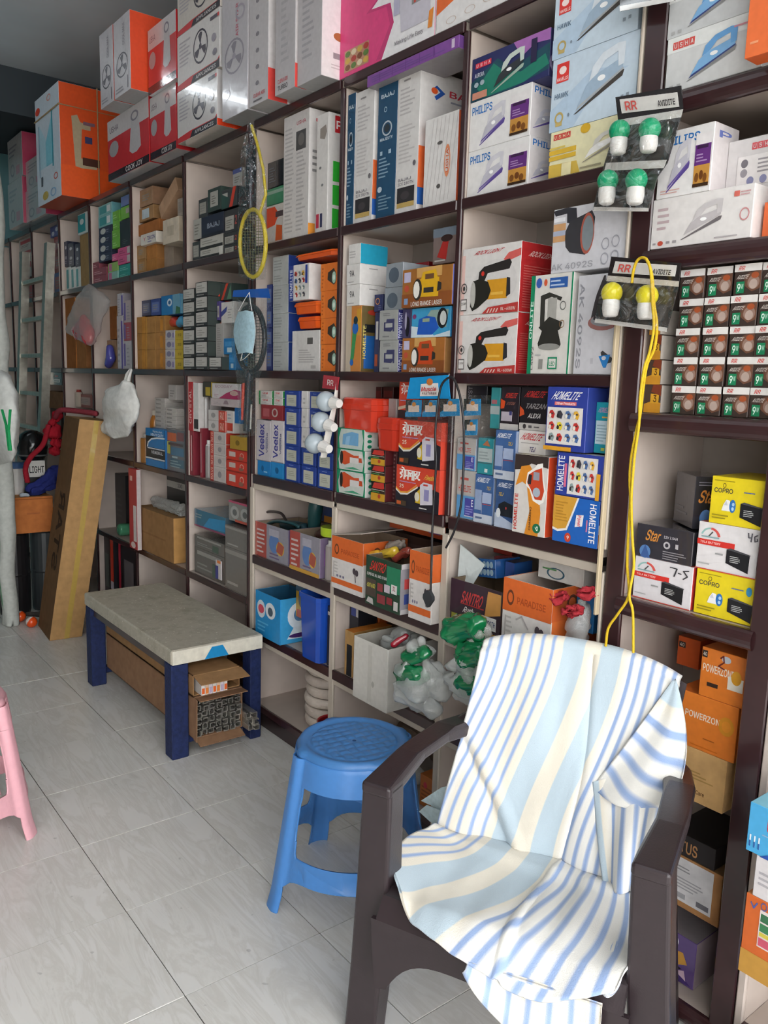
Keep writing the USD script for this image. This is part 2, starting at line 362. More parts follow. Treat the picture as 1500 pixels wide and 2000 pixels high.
# ------------------------------------------------------------------ blue stool, pink stool
def rounded(x0, x1, z0, z1, r):
    r = min(r, (x1 - x0) / 2.02, (z1 - z0) / 2.02)
    return sbox(x0 + r, z0 + r, x1 - r, z1 - r).buffer(r, quad_segs=5)
def stool(name, label, loc, yaw, c1, c2, H=.475):
    t = thing(name, label, 'stool', (loc[0], loc[1], 0))
    RT, RB = .168, .238
    def R(z): return RB + (RT - RB) * z / (H - .02)
    P = 2 * math.pi
    body = sbox(0, 0, P, H - .02)
    holes = []
    for k in range(4):
        c = P * (k + .5) / 4; lw = .24
        holes.append(rounded(c - P / 8 + lw, c + P / 8 - lw, .175, H - .098, .05).union(rounded(c - P / 8 + lw * .9, c + P / 8 - lw * .9, .215, H - .13, .04)))
        arch = Polygon([(c - P / 8 + lw * .55, -.01)] + [(c + (P / 8 - lw * .55) * q, .112 - .035 * abs(q) ** 6 - .0 * q) for q in np.linspace(-1, 1, 15)] + [(c + P / 8 - lw * .55, -.01)])
        holes.append(arch)
    poly = body.difference(unary_union(holes))
    legs = [affinity.translate(sbox(-.30, -1, .30, 1), P * k / 4 + (P if k == 0 else 0)) for k in range(5)]
    def warp(m, off):
        v = m.vert_properties[:, :3].copy()
        th, z, d = v[:, 0] / 5, v[:, 1], v[:, 2]
        q = (th + P / 8) % (P / 4) - P / 8
        bulge = .017 * np.exp(-(q / .14) ** 4) * np.clip((H + .01 - z) / .03, 0, 1)
        flare = .006 * np.clip((.05 - z) / .05, 0, 1)
        rr = R(z) + d + bulge + flare - .006 * np.exp(-((z - .14) / .02) ** 2) * (1 - np.exp(-(q / .3) ** 4))
        return np.stack([rr * np.cos(th + yaw) + loc[0], rr * np.sin(th + yaw) + loc[1], z], 1)
    def shellpiece(pl, nm):
        mb = MB()
        for g in getattr(pl, 'geoms', [pl]):
            if g.area < 1e-4: continue
            g = affinity.scale(g, 5, 1, origin=(0, 0)).simplify(.0008)
            cs = manifold3d.CrossSection([np.array(g.exterior.coords)[:-1]] + [np.array(i.coords)[:-1] for i in g.interiors], manifold3d.FillRule.EvenOdd)
            m = manifold3d.Manifold.extrude(cs, .005).refine_to_length(.03).to_mesh()
            mb.add(warp(m, 0), m.tri_verts, c1)
        return mb.build(nm, PLAST, t, smooth=True)
    legbands = [sbox(P * k / 4 - .235 + (0 if k else P), -1, P * k / 4 + .235 + (0 if k else P), 1) for k in range(4)]
    # the four legs, then the apron and the braces between them
    for k in range(4):
        band = sbox(P * k / 4 - .235, -1, P * k / 4 + .235, H - .098)
        lp = poly.union(affinity.translate(poly, -P, 0)).union(affinity.translate(poly, P, 0)).buffer(1e-6).intersection(band)
        shellpiece(lp, 'leg')
    for k in range(4):
        c = P * (k + .5) / 4
        shellpiece(poly.intersection(sbox(c - P / 8 + .235, .05, c + P / 8 - .235, .25)), 'brace')
    shellpiece(sbox(0, H - .0981, P, H - .02), 'apron')
    # seat: a dished disc with a woven pattern and a rolled rim
    n, rings = 128, np.concatenate([[.006], np.linspace(.012, .135, 40), [.14, .146, .152, .158, .163, .167, .170, .170, .168]])
    V, F = [], []
    for r in rings:
        for k in range(n):
            a = k * P / n; x, y = r * math.cos(a), r * math.sin(a)
            i, j = math.floor((x + 1) / .029), math.floor((y + 1) / .029)
            fx, fy = (x + 1) / .029 - i, (y + 1) / .029 - j
            h = (fx if (i + j) % 2 else fy); g_ = (fy if (i + j) % 2 else fx)
            wv = .0040 * math.sin(math.pi * h) * (math.sin(math.pi * g_) ** .3 if 0 < g_ < 1 else 0)
            q = (a + P / 8) % (P / 4) - P / 8
            if r < .138: z = H - .008 + (wv if r > .016 and r < .128 else 0)
            else: z = H - .008 + .007 * math.sin(min(1, (r - .138) / .014) * math.pi / 2)
            if r > .158: z -= (r - .158) ** 2 * 110
            V.append((x * (1 + (.06 if r > .16 else 0) * math.exp(-(q / .14) ** 4)), y * (1 + (.06 if r > .16 else 0) * math.exp(-(q / .14) ** 4)), z))
    N = len(rings)
    for k in range(n): V[(N - 1) * n + k] = (V[(N - 1) * n + k][0], V[(N - 1) * n + k][1], H - .03)
    for i in range(N - 1):
        for k in range(n): F.append([i * n + k, (i + 1) * n + k, (i + 1) * n + (k + 1) % n, i * n + (k + 1) % n])
    ca, sa = math.cos(yaw), math.sin(yaw)
    V = np.array(V) @ np.array([[ca, sa, 0], [-sa, ca, 0], [0, 0, 1]]) + [loc[0], loc[1], 0]
    MB().add(V, F, c2).build('seat', PLAST, t, smooth=True)
    return t
stool('stool', 'bright blue round plastic stool with a woven-pattern seat beside the dark chair', (-1.828, 1.350), math.radians(-100), '#4680c2', '#4379b4')
stool('stool', 'pink plastic stool, only one leg in view at the picture edge', (-2.815, .44), math.radians(52), '#dba3ac', '#dba3ac')

# ------------------------------------------------------------------ bench
b = thing('bench', 'low bench with a worn greyish top and dark blue legs', 'bench', (-3.4, 1.435, 0))
bx0, bx1, by0, by1, bz = -3.93, -2.885, 1.232, 1.640, .462
TOPM = mat('worn_bench_top', {'g': ('geometry', {}), 'n': ('noise_texture', {'scale': 9, 'detail': 6, 'roughness': .7}), 'r': ('rgb_ramp', {'ramp': [(.3, lin('#98917f')), (.5, lin('#b2ac9c')), (.62, lin('#a49d8d')), (.8, lin('#c0baac'))]}),
    's': ('noise_texture', {'scale': 90, 'detail': 2}), 'sr': ('rgb_ramp', {'ramp': [(.66, (0, 0, 0)), (.72, (1, 1, 1))]}), 'mx': ('mix', {'color2': lin('#d6d2c6')}), 'p': ('principled_bsdf', {'roughness': .5})},
    [('g.position', 'n.vector'), ('n.fac', 'r.fac'), ('g.position', 's.vector'), ('s.fac', 'sr.fac'), ('sr.color', 'mx.fac'), ('r.color', 'mx.color1'), ('mx.color', 'p.base_color')])
MB().box(bx0, bx1, by0, by1, bz - .062, bz, '#b0aa9a', b=.006).build('top', TOPM, b)
ed = MB().box(bx1 + .0003, bx1 + .003, by0 + .004, by1 - .004, bz - .06, bz - .003, '#cfcabb', b=.001).build('end_edging', MATTE, b, label='whitish worn end edging of the bench top')
LEGM = colmat('navy_painted_wood', .6, .3, .25, 60, bump=.4, bscale=120)
LEGC = '#1c2850'
for x in (bx0 + .04, bx1 - .045):
    for y in (by0 + .04, by1 - .028):
        MB().box(x - .036, x + .036, y - (.036 if y < 1.4 else .026), y + (.036 if y < 1.4 else .026), 0, bz - .0625, LEGC, b=.004).build('leg', LEGM, b)
for y in (by0 + .03, by1 - .03):
    MB().box(bx0 + .08, bx1 - .085, y - .012, y + .012, bz - .105, bz - .0625, '#3a2420', b=.003).build('side_rail', WOOD, b)
for x in (bx0 + .04, bx1 - .045):
    MB().box(x - .015, x + .015, by0 + .077, by1 - .077, .05, .085, LEGC, b=.003).build('stretcher', LEGM, b)
MB().prism(Polygon([(1.372, bz - .059), (1.478, bz - .059), (1.452, bz - .012), (1.404, bz - .012)]), 0, .0008, '#1d84bb', T=lambda v: np.stack([bx1 + .003 + v[:, 2], v[:, 0], v[:, 1]], 1)).build('sticker', CARD, b, label='blue trapezoid sticker on the bench end')

def open_carton(name, label, x0, x1, y0, y1, z0, z1, col, open_='top', flaps=(), th=.004, group=None, cat='box', inner=None, m=None, base=None, rot=(0, 0, 0), faces=None, printer=None):
    """a carton of five walls and a few flaps; rot about its base centre"""
    base = base or ((x0 + x1) / 2, (y0 + y1) / 2, z0)
    t = thing(name, label, cat, base, rot, group)
    walls = {'wall_panel_f': (x0, x1, y0, y0 + th, z0, z1), 'wall_panel_b': (x0, x1, y1 - th, y1, z0, z1),
             'wall_panel_l': (x0, x0 + th, y0, y1, z0, z1), 'wall_panel_r': (x1 - th, x1, y0, y1, z0, z1),
             'bottom': (x0, x1, y0, y1, z0, z0 + th), 'top': (x0, x1, y0, y1, z1 - th, z1)}
    skip = {'top': 'top', 'right': 'wall_panel_r'}[open_]
    mb = MB()
    for k, w in walls.items():
        if k != skip: mb.box(*w, (faces or {}).get(k, col), b=.0008, faces={} if not inner else {})
    if printer: printer(mb)
    mb.build('carton', m or KRAFT, t)
    for f in flaps:
        MB().add(*f, col).build('flap', m or KRAFT, t)
    return t
def slab(p0, p1, p2, th=.003):
    """a thin board spanned by three corners"""
    p0, p1, p2 = map(np.array, (p0, p1, p2)); n = np.cross(p1 - p0, p2 - p0); n = n / np.linalg.norm(n) * th
    q = [p0, p1, p1 + p2 - p0, p2]; V = q + [k + n for k in q]
    return V, [[0, 3, 2, 1], [4, 5, 6, 7], [0, 1, 5, 4], [1, 2, 6, 5], [2, 3, 7, 6], [3, 0, 4, 7]]
# the two long cartons lying under the bench, open towards the picture
KR = '#8d6c52'
cx0, cx1 = -3.86, -2.86
open_carton('long_carton', 'long brown carton under the bench, its open end full of metal channels', cx0, cx1, 1.313, 1.530, .0855, .262, KR, 'right',
    [slab((cx1, 1.311, .0855), (cx1, 1.313, .262), (cx1 + .035, 1.308, .0855)), slab((cx1, 1.32, .0855), (cx1, 1.52, .0855), (cx1 + .045, 1.32, .070)), slab((cx1, 1.32, .2585), (cx1, 1.528, .2585), (cx1 + .05, 1.32, .2605))])
open_carton('long_carton', 'upper torn brown carton under the bench holding a stack of slim white boxes', cx0, cx1 - .005, 1.313, 1.52, .266, .352, '#98744f', 'right',
    [slab((cx1 - .004, 1.313, .3515), (cx1 - .004, 1.525, .3475), (cx1 + .075, 1.312, .338))])
def channel_mesh(L=.9, s=.0095, th=.0016):
    prof = sbox(-s, -s, s, s).buffer(.002).difference(sbox(-s + th, -s + th, s - th, s - th)).difference(sbox(-.004, 0, .004, 2 * s))
    m = trimesh.creation.extrude_polygon(prof, L, engine='earcut')
    v = np.array(m.vertices); return np.stack([-v[:, 2], v[:, 0], v[:, 1]], 1), m.faces
k_ = 0
first = None
for j in range(6):
    for i in range(7):
        if j == 5 and i in (4, 5): continue
        y, z = 1.333 + i * .0295, .103 + j * .0268
        x = cx1 + rnd.uniform(-.008, .012); rx = rnd.choice([0, 90, 180, 270]) + rnd.uniform(-6, 6)
        lab = 'silver metal channel end packed in the open carton under the bench'
        if first is None:
            first = thing('metal_channel', lab, 'metal channel', (x, y, z), (0, 0, 0), 'metal channels in the open carton')
            MB().add(*channel_mesh(), '#b4b0a8').build('channel', METAL, first, local=True)
        else: dup(first, (x, y, z), (rx if abs(rx % 90 - 0) < 0 else rnd.choice([0, 90, 180, 270]), 0, 0))
for i, (y, z, dx) in enumerate([(1.5425, .0972, .05), (1.5665, .0972, .06), (1.5425, .1205, .045), (1.5665, .1205, .055), (1.5425, .1438, .03), (1.5665, .1438, .04)]):
    dup(first, (cx1 + dx, y, z), (90 * (i % 4), 0, 0), 'silver metal channel lying loose to the right of the carton under the bench', 'loose metal channels beside the carton')
MB_ = MB().box(-3.7, cx1 - .03, 1.522, 1.580, .0855, .0862, KR)
for i in range(7):
    y = 1.345 + i * .0165
    t = thing('slim_box', f'slim white and orange box, {["first", "second", "third", "fourth", "fifth", "sixth", "seventh"][i]} from the left in the torn carton', 'box', (cx1 - .03, y, .271))
    mb = MB().box(cx1 - .20, cx1 + .02, y - .0078, y + .0078, .2705, .330, '#c9c4bf', b=.001, faces={'right': ['#e6e0da', '#e3c0a4', '#d8cfd8'][i % 3], 'top': '#6f675f'})
    mb.box(cx1 + .0203, cx1 + .0206, y - .006, y + .006, .276, .30, ['#d9622a', '#e0813c', '#b9a8c0'][i % 3])
    mb.build('carton', CARD, t)
# ------------------------------------------------------------------ tall carton leaning on the shelves
t = thing('tall_carton', 'tall narrow brown carton leaning on the shelves beside the bench', 'box', (-4.85, 1.37, 0))
c0 = [(-5.02, 1.295, .001), (-4.685, 1.267, .001), (-4.672, 1.446, .001), (-5.0, 1.47, .001)]
c1 = [(-5.02, 1.492, 1.272), (-4.69, 1.474, 1.268), (-4.672, 1.655, 1.252), (-5.0, 1.675, 1.258)]
V = c0 + c1
mb = MB()
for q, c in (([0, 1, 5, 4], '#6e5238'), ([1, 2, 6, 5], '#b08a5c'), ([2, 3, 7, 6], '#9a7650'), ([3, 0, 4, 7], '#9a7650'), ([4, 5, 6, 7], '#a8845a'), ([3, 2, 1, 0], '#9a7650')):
    mb.quad([V[k] for k in q], c)
mb.build('carton', KRAFT, t)
def lerpq(q, u, v, off=0):
    a, b_, c, d = [np.array(V[k]) for k in q]; n = np.cross(b_ - a, d - a); n /= np.linalg.norm(n)
    return (a * (1 - u) + b_ * u) * (1 - v) + (d * (1 - u) + c * u) * v + n * off
mb = MB()
Q = [1, 2, 6, 5]
for k in range(24):
    v0, v1 = k / 24, (k + 1) / 24
    mb.quad([lerpq(Q, .44, v0, .0012), lerpq(Q, .60, v0, .0012), lerpq(Q, .60, v1, .0012), lerpq(Q, .44, v1, .0012)], '#b99c50')
mb.build('packing_tape', GLOSS, t, label='yellowish packing tape down the middle of the carton')
mb = MB()
def text_on(mb, txt, q, u0, u1, v0, v1, col, off=.0008, rot=False):
    tv, tf = T2(txt, True)
    for_ = [lerpq(q, u0 + (u1 - u0) * (p[1] if rot else p[0]), v0 + (v1 - v0) * (p[0] if rot else p[1]), off) for p in tv]
    mb.add(for_, tf, col)
_tc = {}
def T2(txt, bold=False):
    """flat lettering scaled to the unit square"""
    k = (txt, bold)
    if k not in _tc:
        m = meshkit.text_mesh(txt, 1.0, .1, bold)
        v, f = np.array(m.vertices), np.array(m.faces)
        f = f[(v[f][:, :, 2] > .05).all(1)]
        u, inv = np.unique(f, return_inverse=True); v = v[u][:, :2]; f = inv.reshape(-1, 3)
        lo, hi = v.min(0), v.max(0); _tc[k] = ((v - lo) / (hi - lo), f)
    return _tc[k]
text_on(mb, 'STAR', [1, 0, 4, 5][::1], .62, .22, .30, .66, '#3a2a1c', -.0008, True)
mb.build('lettering', MATTE, t)

# ------------------------------------------------------------------ plastic armchair and the striped towel
O = np.array([-1.02, 1.135]); U2 = np.array([.921, .389]); W2 = np.array([-.389, .921])
def ch(p):
    p = np.asarray(p, float); xy = O + p[..., :1] * U2 + p[..., 1:2] * W2
    return np.concatenate([xy, p[..., 2:3]], -1)
CH = thing('armchair', 'dark brown moulded plastic armchair draped with a striped towel', 'chair', (*ch([0, .2, 0])[:2], 0))
DK = '#2e2528'
CHM = colmat('dark_moulded_plastic', .33, .5, .08, 30, bump=.08, bscale=250)
def bar(stations, nm, m=CHM, col=DK, r=.008, seg=.02, smooth=14):
    """a bar through stations (u, w, z, half u, half w, half z), rounded"""
    out = manifold3d.Manifold()
    hs = []
    for (u, w, z, a, b_, c) in stations:
        pts = [manifold3d.Manifold.sphere(r, 10).translate([u + s1 * (a - r), w + s2 * (b_ - r), z + s3 * (c - r)]) for s1 in (-1, 1) for s2 in (-1, 1) for s3 in (-1, 1)]
        hs.append(manifold3d.Manifold.batch_hull(pts))
    for a, b_ in zip(hs, hs[1:]): out = out + manifold3d.Manifold.batch_hull([a, b_])
    m_ = out.to_mesh(); v = ch(m_.vert_properties[:, :3])
    mb = MB().add(v, m_.tri_verts, col)
    return mb
for s in (-1, 1):
    # front leg with the arm's front post, sweeping outwards to the floor
    mb = bar([(s * .335, .045, .012, .040, .030, .012), (s * .315, .035, .20, .040, .034, .01), (s * .297, .025, .42, .040, .036, .01), (s * .287, .012, .655, .036, .032, .01)], 'leg')
    mb.build('leg', CHM, CH, smooth=False)
    mb = bar([(s * .287, .010, .655, .036, .034, .014), (s * .292, .16, .668, .030, .03, .014), (s * .282, .30, .668, .030, .03, .014), (s * .262, .40, .655, .028, .03, .016), (s * .240, .425, .66, .022, .02, .03)], 'arm')
    mb.build('armrest', CHM, CH)
    mb = bar([(s * .285, .43, .012, .026, .026, .012), (s * .25, .41, .40, .028, .028, .01), (s * .24, .43, .66, .024, .022, .01)], 'leg')
    mb.build('leg', CHM, CH)
# seat
n1, n2 = 26, 22
V, F = [], []
for i in range(n2 + 1):
    w = -.045 + i / n2 * .37
    for j in range(n1 + 1):
        u = (j / n1 - .5) * .53
        z = .425 - .014 * math.cos(u / .265 * 1.57) * math.sin(min(1, i / n2 * 1.3) * 1.57) - .05 * max(0, (.02 - w) / .065) ** 2
        V.append((u * (1 - .10 * i / n2), w, z))
mb = MB()
Vt_ = np.array(V); Vb = Vt_ - [0, 0, .012]
k = n1 + 1
F = [[i * k + j, i * k + j + 1, (i + 1) * k + j + 1, (i + 1) * k + j] for i in range(n2) for j in range(n1)]
mb.add(ch(Vt_), F, DK).add(ch(Vb), [f[::-1] for f in F], DK)
mb.build('seat', CHM, CH, smooth=True)
# front apron with its arch
ap = Polygon([(-.275, .375)] + [(-.27, .30)] + [(-.262, .21)] + [(.235 * math.sin(q), .315 - .10 * abs(math.sin(q)) ** 5) for q in np.linspace(-1.45, 1.45, 25)] + [(.262, .21), (.27, .30), (.275, .375)])
mb = MB().prism(ap, -.018, -.006, DK, T=lambda v: ch(np.stack([v[:, 0], v[:, 2] - .03 + .0 * v[:, 1], v[:, 1]], 1)))
for u0, u1 in ((-.262, .262),):
    mb.add(ch(np.array([(u0, -.048, .375), (u1, -.048, .375), (u1, -.02, .419), (u0, -.02, .419)])), [[0, 1, 2, 3]], DK)
mb.build('front_apron', CHM, CH)
# back
n1, n2 = 26, 24
V = []
for i in range(n2 + 1):
    z = .40 + i / n2 * .485
    for j in range(n1 + 1):
        q = j / n1 * 2 - 1
        hw = .225 + .03 * (i / n2); zz = z - (.035 * abs(q) ** 3 * (i / n2) ** 4)
        V.append((q * hw, .28 + (z - .42) * .40 + .02 * (1 - q * q), zz))
V = np.array(V); k = n1 + 1
F = [[i * k + j, i * k + j + 1, (i + 1) * k + j + 1, (i + 1) * k + j] for i in range(n2) for j in range(n1)]
mb = MB().add(ch(V), F, DK).add(ch(V + [0, .012, 0]), [f[::-1] for f in F], DK)
mb.build('backrest', CHM, CH, smooth=True)

# towel: one sheet from behind the back, over the top, down the back, over the seat
B_, P_, C_ = lin('#93a9cf'), lin('#e6e4de'), lin('#e0d9ca'); W_ = lin('#b6c6d0')
st = [(0, P_)]
def line(c, w, col, bg):
    st.extend([(c - w / 2 - .004, bg), (c - w / 2, col), (c + w / 2, col), (c + w / 2 + .004, bg)])
for c in (.04, .095, .15, .205, .26, .315, .37): line(c, .013, B_, P_ if c < .2 else C_)
line(.475, .105, W_, C_); line(.665, .10, W_, C_)
for k in range(13): line(.77 + .05 * k, .014, B_, P_)
st.append((1.4, P_))
TOW = mat('striped_towel_cloth', {'a': A, 'sp': ('separate_color', {}), 'r': ('rgb_ramp', {'ramp': [(p / 1.4, c) for p, c in st]}), 'g': ('geometry', {}), 'n': ('noise_texture', {'scale': 420, 'detail': 2}), 'b': ('bump', {'strength': .35, 'distance': .003}),
    'p': ('principled_bsdf', {'roughness': .95, 'specular_ior_level': .1, 'sheen_weight': .3})},
    [('a.color', 'sp.color'), ('sp.r', 'r.fac'), ('r.color', 'p.base_color'), ('g.position', 'n.vector'), ('n.fac', 'b.height'), ('b.normal', 'p.normal')])
TW = thing('towel', 'white towel with blue stripes draped over the armchair back and seat', 'towel', (*ch([0, .35, .45])[:2], .45))
def sheet(fn, nu, nt, nm, th=.006):
    g = [[fn(i / nu, j / nt) for i in range(nu + 1)] for j in range(nt + 1)]
    V = np.array([[p[:3] for p in row] for row in g]); S = np.array([[p[3] for p in row] for row in g])
    du, dt = np.gradient(V, axis=1), np.gradient(V, axis=0)
    N = np.cross(du, dt); N /= np.maximum(np.linalg.norm(N, axis=2, keepdims=True), 1e-9)
    A_, Bk = ch(V.reshape(-1, 3)), ch((V - N * th).reshape(-1, 3))
    k = nu + 1
    F = np.array([[j * k + i, j * k + i + 1, (j + 1) * k + i + 1, (j + 1) * k + i] for j in range(nt) for i in range(nu)])
    c = np.repeat(S.reshape(-1, 1) / 1.4, 3, 1)
    rim = [j * k for j in range(nt + 1)], [j * k + nu for j in range(nt + 1)], list(range(k)), [nt * k + i for i in range(k)]
    M_ = (nt + 1) * k; E_ = []
    for r in rim:
        for a, b_ in zip(r, r[1:]): E_.append([a, b_, M_ + b_, M_ + a])
    mb = MB(); mb.add(np.vstack([A_, Bk]), np.vstack([F, F[:, ::-1] + M_, np.array(E_)]), np.vstack([c, c]))
    return mb.build(nm, TOW, TW, smooth=True)
def sm(a, b_, x):
    q = min(1, max(0, (x - a) / (b_ - a))); return q * q * (3 - 2 * q)
def main_sheet(s, t):
    q = s * 2 - 1                                    # across
    Lh, Lt, Lb, Ls = .22, .05, .49, .36              # behind, over the top, down the back, over the seat
    d = t * (Lh + Lt + Lb + Ls)
    fold = .015 * (meshkit.noise(np.array([s * 5.5, t * 7, 3.1])) - .5) + .008 * (meshkit.noise(np.array([s * 13, t * 5, 8.1])) - .5) + .006 * math.exp(-((s - .60 + .03 * math.sin(t * 9)) / .012) ** 2)
    # the diagonal crease running down from the left edge to the middle
    dg = (s - (.02 + max(0, d - .50) * 1.55))
    ridge = .010 * math.exp(-(dg / .035) ** 2) * sm(.48, .60, d) * (1 - sm(.74, .82, d)) - .010 * math.exp(-((dg + .06) / .04) ** 2) * sm(.48, .6, d) * (1 - sm(.74, .82, d))
    hw = .243
    if d < Lh + Lt:
        a = max(0, (d - Lh) / Lt) * math.pi
        zt = .884 - .035 * abs(q) ** 3
        if d < Lh: u, w, z = q * (hw - .045), .484 + .3 * fold, zt - (Lh - d)
        else: u, w, z = q * (hw - .045 * max(0, math.cos(a))), .466 + .018 * math.cos(a) + .024 * (1 - q * q), zt + .018 * math.sin(a)
        if d < Lh: w += .024 * (1 - q * q)
        return u, w, z, s
    d2 = d - Lh - Lt
    if d2 < Lb:
        g = sm(0, Lb, d2)
        z = .884 - d2 * .93 - .035 * abs(q) ** 3 * (1 - sm(0, .2, d2))
        u = q * (hw + .012 * g) - .012 * g
        w = .28 + (z - .42) * .40 + .02 * (1 - q * q) - .016 + fold - ridge - .012 * sm(.30, Lb, d2) * (1 + .5 * math.sin(s * 19))
        return u, w, max(z, .43), s + .15 * g
    d3 = (d - Lh - Lt - Lb) / Ls
    front = .09 * (1 - abs(q) ** 2.2) + .05 * sm(.2, 1, s)
    w = .262 - d3 * (.275 + front * .8) - .02 * (1 - d3)
    u = q * (hw + .012 + .03 * math.sin(d3 * 2.6)) * (1 - (.20 if q < 0 else .04) * d3 ** 4 * abs(q) ** 2) - .012 - .010 * d3 * (1 - d3)
    z = .424 - .013 * math.cos(q * 1.5) + .014 + .022 * abs(q) ** 4 * math.sin(d3 * 3) + fold * 1.6
    z += .009 * math.sin(s * 9 + d3 * 4) * math.sin(d3 * 3.1) + .010 * math.exp(-(d3 / .08) ** 2)
    if w < -.02: z -= (abs(w + .02)) ** 1.4 * 1.6
    return u, w, z, s + .15 + .36 * d3 ** 1.2 * (1 - s) ** .8 - .06 * d3 * s
sheet(main_sheet, 110, 150, 'main_sheet')
def flap_sheet(s, t):
    u = -.03 + s * .26
    w = -.092 + .022 * s - .006 * math.sin(s * 13) * t - .010 * t + .004 * math.sin(t * 6)
    return u, w, .405 - t * (.02 + .25 * s ** .9), .03 + s * .36
sheet(flap_sheet, 50, 30, 'hanging_flap')
def side_roll(s, t):
    a = s * 2 * math.pi; r = .026 * math.sqrt(max(0, 1 - t ** 5)) * (.55 + .45 * t) * (1 + .08 * math.sin(3 * a))
    return .222 + .012 * t + r * math.cos(a), .10 - t * .165, .432 - .012 * t + .9 * r * math.sin(a), .68 + .3 * abs(s - .5) * 2
sheet(side_roll, 28, 30, 'rolled_edge')
pA, pB, pC, pD, pE = map(np.array, ((.235, .872), (.085, .60), (.262, .625), (.150, .435), (.240, .45)))
def backw(u, z): return .28 + (z - .42) * .40 + .02 * max(0, 1 - (u / .24) ** 2)
def side_bunch(s, t):
    # the right edge folded back over itself, from the top corner down to the arm
    p = pA + t * ((1 - s) * (pB - pA) + s * (pC - pA)); p[0] += .030 * math.sin(math.pi * t * .9) * s
    off = .024 + .022 * math.sin(s * 2.6) * t + .008 * math.sin(s * 9 + t * 5) * t
    return p[0], backw(p[0], p[1]) - off, p[1] - .02 * math.sin(s * 3.1) * t, .66 + .34 * (t * .95 - .26 * s * t) 
sheet(side_bunch, 30, 40, 'folded_corner')
def low_bunch(s, t):
    p = (1 - t) * ((1 - s) * pB + s * (pC + [-.012, .06])) + t * ((1 - s) * pD + s * pE)
    off = .012 + (.004 + .02 * t) * math.sin(s * 3.0) + (.002 + .009 * t) * math.sin(s * 14 + t * 2)
    return p[0], backw(p[0], p[1]) - off - .03 * t, p[1] + .012 * (1 - t), .69 + .29 * s
sheet(low_bunch, 36, 24, 'gathered_corner')

# ------------------------------------------------------------------ printed cartons
def ell(cx, cy, rx, ry, n=20):
    a = np.arange(n) * 2 * math.pi / n
    return np.stack([cx + rx * np.cos(a), cy + ry * np.sin(a)], 1)
def tri(poly):
    if not hasattr(poly, 'geom_type'): poly = Polygon(poly)
    poly = poly.buffer(0)
    V, F, n = [], [], 0
    for g in getattr(poly, 'geoms', [poly]):
        if g.area < 1e-9: continue
        v, f = trimesh.creation.triangulate_polygon(g, engine='earcut')
        V.append(v); F.append(np.asarray(f) + n); n += len(v)
    return np.vstack(V), np.vstack(F)
class Face:
    """draws flat print on one face; each stroke lies a hair above the last"""
    def __init__(s, mb, o, eu, ev, n): s.mb, s.o, s.eu, s.ev, s.n, s.k = mb, *map(lambda q: np.asarray(q, float), (o, eu, ev, n)), 0
    def put(s, v, f, col):
        s.k += 1
        P = s.o + v[:, :1] * s.eu + v[:, 1:2] * s.ev + s.n * (.0004 + .00012 * min(s.k, 40))
        f = np.asarray(f)
        a, b, c = P[f[0]]
        if np.dot(np.cross(P[f][:, 1] - P[f][:, 0], P[f][:, 2] - P[f][:, 0]).sum(0), s.n) < 0: f = f[:, ::-1]
        s.mb.add(P, f, col)
    def poly(s, p, col):
        v, f = tri(p); s.put(v, f, col)
    def draw(s, items, x0=0, y0=0, w=1, h=1):
        X = lambda p: np.asarray(p, float) * [w, h] + [x0, y0]
        for it in items:
            k = it[0]
            if k == 'r': _, x, y, a, b, c = it; s.put(X([(x, y), (x + a, y), (x + a, y + b), (x, y + b)]), [[0, 1, 2], [0, 2, 3]], c)
            elif k == 'p': s.poly(X(it[1]), it[2])
            elif k == 'e':
                _, x, y, a, b, c = it; v = X(np.vstack([[x, y], ell(x, y, a, b)])); s.put(v, [[0, 1 + i, 1 + (i + 1) % 20] for i in range(20)], c)
            elif k == 'o':
                _, x, y, a, b, t, c = it; v = X(np.vstack([ell(x, y, a, b), ell(x, y, a * (1 - t), b * (1 - t))]))
                s.put(v, [q for i in range(20) for q in ([i, (i + 1) % 20, 20 + i], [(i + 1) % 20, 20 + (i + 1) % 20, 20 + i])], c)
            elif k == 't':
                _, tx, x, y, a, b, c = it[:7]; rot = it[7] if len(it) > 7 else 0; slant = it[8] if len(it) > 8 else 0
                v, f = T2(tx, True); v = v.copy()
                if slant: v[:, 0] = (v[:, 0] + slant * v[:, 1]) / (1 + slant)
                if rot == 90: v = np.stack([1 - v[:, 1], v[:, 0]], 1)
                if rot == -90: v = np.stack([v[:, 1], 1 - v[:, 0]], 1)
                s.put(X(v * [a, b] + [x, y]), f, c)
            elif k == 'l':
                _, x, y, a, b, n, c = it[:7]; V, F = [], []
                lr = random.Random(int(x * 997 + y * 131 + n))
                for i in range(n):
                    yy = y + b * (1 - (i + .8) / n); q = a * lr.uniform(.55, 1); hh = b / n * .42
                    V += [(x, yy), (x + q, yy), (x + q, yy + hh), (x, yy + hh)]; F += [[4 * i, 4 * i + 1, 4 * i + 2], [4 * i, 4 * i + 2, 4 * i + 3]]
                s.put(X(V), F, c)
            elif k == 'i': s.draw(it[1], *(X([(it[2], it[3])])[0]), it[4] * w, it[5] * h)
            elif k == 's': # a stroke
                _, pts, t, c = it; s.poly(LineString(X(pts)).buffer(t * min(abs(w), abs(h)), cap_style=2, quad_segs=3), c)

